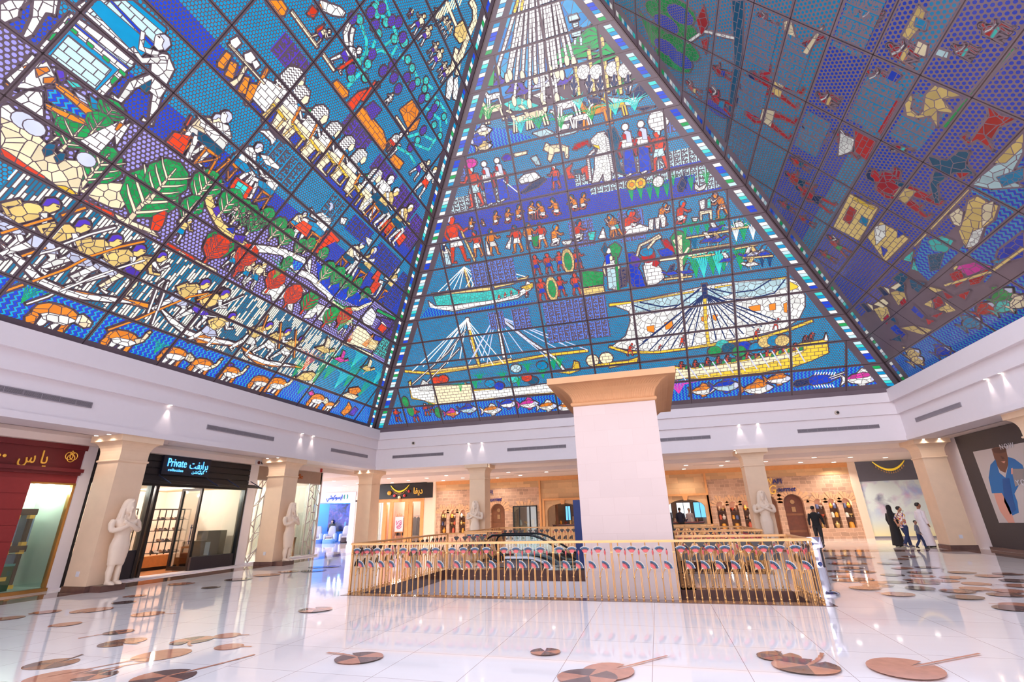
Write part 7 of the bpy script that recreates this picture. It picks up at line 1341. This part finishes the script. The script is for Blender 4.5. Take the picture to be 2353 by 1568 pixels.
for fi,fc in enumerate('LBR'):
    mid,U=FACES[fc]; VV=(APEX-mid).normalized(); N=U.cross(VV); 
    if N.dot(V((XC,YB-HB,Z0))-mid)<0: N=-N
    flip=U.cross(VV).dot(N)<0
    root=thing('window_%d'%(fi+1),None,None); root['kind']='structure'
    shapes=[]
    for mode,col,lead,ly,pts in layered(fc):
        try: tris=[[pts[i] for i in t_] for t_ in tessellate_polygon([[V((x,y,0)) for x,y in pts]])]
        except Exception: continue
        ly+=2*lead; pieces=[(MI[mode],PAL[col],.006+.0016*ly,tr) for tr in tris]
        if lead:
            n=len(pts)
            for i in range(n):
                (x0,y0),(x1,y1)=pts[i],pts[(i+1)%n]; L=math.hypot(x1-x0,y1-y0)
                if L<.03: continue
                nx,ny=-(y1-y0)/L*.011,(x1-x0)/L*.011; pieces.append((0,(1,1,1),.0066+.0016*ly,[(x0+nx,y0+ny),(x1+nx,y1+ny),(x1-nx,y1-ny),(x0-nx,y0-ny)])); w=4.2; ex,ey=ny*2,-nx*2; pieces.append((0,(1,1,1),.0096,[(x0-ex+nx*w,y0-ey+ny*w),(x1+ex+nx*w,y1+ey+ny*w),(x1+ex-nx*w,y1+ey-ny*w),(x0-ex-nx*w,y0-ey-ny*w)]))
        for mi,c,dz,p in pieces:
            xs=[a for a,_ in p]; ys=[a for _,a in p]; shapes.append((min(xs),max(xs),min(ys),max(ys),mi,c,dz,p))
    bars=MB(); 
    def W3(u,v,d=0): return mid+U*u+VV*v+N*d
    for k in range(18):
        v0,v1=k*PR,min((k+1)*PR,SL-.02); jm=max(0,int((hip(v0)-.9)/PA))
        row=[s for s in shapes if s[3]>v0 and s[2]<v1]
        cells=[(j*PA,(j+1)*PA,0) for j in range(-jm,jm)]
        cells+=[(jm*PA,hip(v0),1),(-hip(v0),-jm*PA,-1)] if jm>0 else [(0,hip(v0),1),(-hip(v0),0,-1)]
        for u0,u1,sd in cells:
            mb=MB(); mb.uv=[]
            def add(p,dz,mi,c):
                if flip: p=p[::-1]
                n=mb.vs([W3(a,b_,dz) for a,b_ in p]); mb.m=mi; mb.col=c; mb.face(range(n,n+len(p))); mb.uv+=p
            g=.014; base=[(-1,0,-(u0+g)),(1,0,u1-g),(0,-1,-(v0+g)),(0,1,v1-g)]; hs=[(s,KS,HB-g) for s in (1,-1)]
            pl=clip([(u0,v0),(u1,v0),(u1,v1),(u0,v1)],base+hs)
            if not pl: continue
            add(pl,0,0,(1,1,1))
            g=.055; inn=[(-1,0,-(u0+g)),(1,0,u1-g),(0,-1,-(v0+g+(.18 if k==0 else 0))),(0,1,v1-g)]+[(s,KS,HB-.84) for s in (1,-1)]
            for x0,x1,y0,y1,mi,c,dz,p in row:
                if x1<u0 or x0>u1: continue
                q=clip(p,inn)
                if q: add(q,dz,mi,c)
            if sd:
                for t_ in range(7):
                    va=v0+.09+(PR-.18)*t_/7; vb=v0+.09+(PR-.18)*(t_+.86)/7
                    if vb>SL-.9: continue
                    w0,w1=(.26,.53) if fc=='B' else (.3,.5); q=[(sd*(hip(va)-w0),va),(sd*(hip(va)-w1),va),(sd*(hip(vb)-w1),vb),(sd*(hip(vb)-w0),vb)]
                    if sd>0: q=q[::-1]
                    q=clip(q,[(0,-1,-v0)])
                    if q: add(q,.006,MI['p'],strip_c[(t_*5+k*3+(k*k)%7+fi)%12])
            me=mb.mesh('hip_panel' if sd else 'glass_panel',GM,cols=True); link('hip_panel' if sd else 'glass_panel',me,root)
        for u0,u1,sd in cells:
            if sd==0 or sd==1: bars.bar(W3(u0,v0,-.03),W3(u0,min(v1,SL*(1-abs(u0)/HB)),-.03),.08,.05,N)
        bars.bar(W3(-hip(v0),v0,-.03),W3(hip(v0),v0,-.03),.08,.05,N)
    for s in (-1,1): bars.bar(W3(s*HB,0,-.02),W3(0,SL,-.02),.09,.06,N)
    bars.build('glazing_bars',bar_m,root)
b=MB(); b.box((XC-HB-.4,-2.4,6.3),(XC-HB+.02,YB+.4,6.5)); b.box((XC-HB-.4,YB-.02,6.3),(XC+HB+.4,YB+.4,6.5)); b.box((XC+HB-.02,-2.4,6.3),(XC+HB+.4,YB+.4,6.5)); struct(b.build('trim_8',plate))
# ================================================================ light
w=bpy.data.worlds.new('world'); SC.world=w; w.use_nodes=True; t=NT(w)
tc=t.n('TexCoord'); sp=t.n('SeparateXYZ',i_0=tc.outputs['Generated']); k=t.math('ADD',1,t.math('MULTIPLY',sp.outputs[0],-.75)); up=t.n('MapRange',i_Value=sp.outputs[2]); up.inputs[1].default_value=-.1; up.inputs[2].default_value=.6
t.l(t.n('Background',i_Color=t.mix(up.outputs[0],(1,.95,.97),(.74,.8,1.0)),i_Strength=t.math('MULTIPLY',k,WORLD)).outputs[0],t.n('OutputWorld').inputs[0])
SC.view_settings.view_transform='Standard'; SC.view_settings.look='None'; SC.view_settings.exposure=EXPO; SC.view_settings.gamma=1; SC.view_settings.use_curve_mapping=False
SC.cycles.use_denoising=True; SC.cycles.max_bounces=7; SC.cycles.diffuse_bounces=4; SC.cycles.glossy_bounces=3; SC.cycles.transparent_max_bounces=12; SC.cycles.sample_clamp_indirect=6; SC.cycles.caustics_reflective=False; SC.cycles.caustics_refractive=False
SC.cycles.use_adaptive_sampling=True; SC.cycles.adaptive_threshold=.02
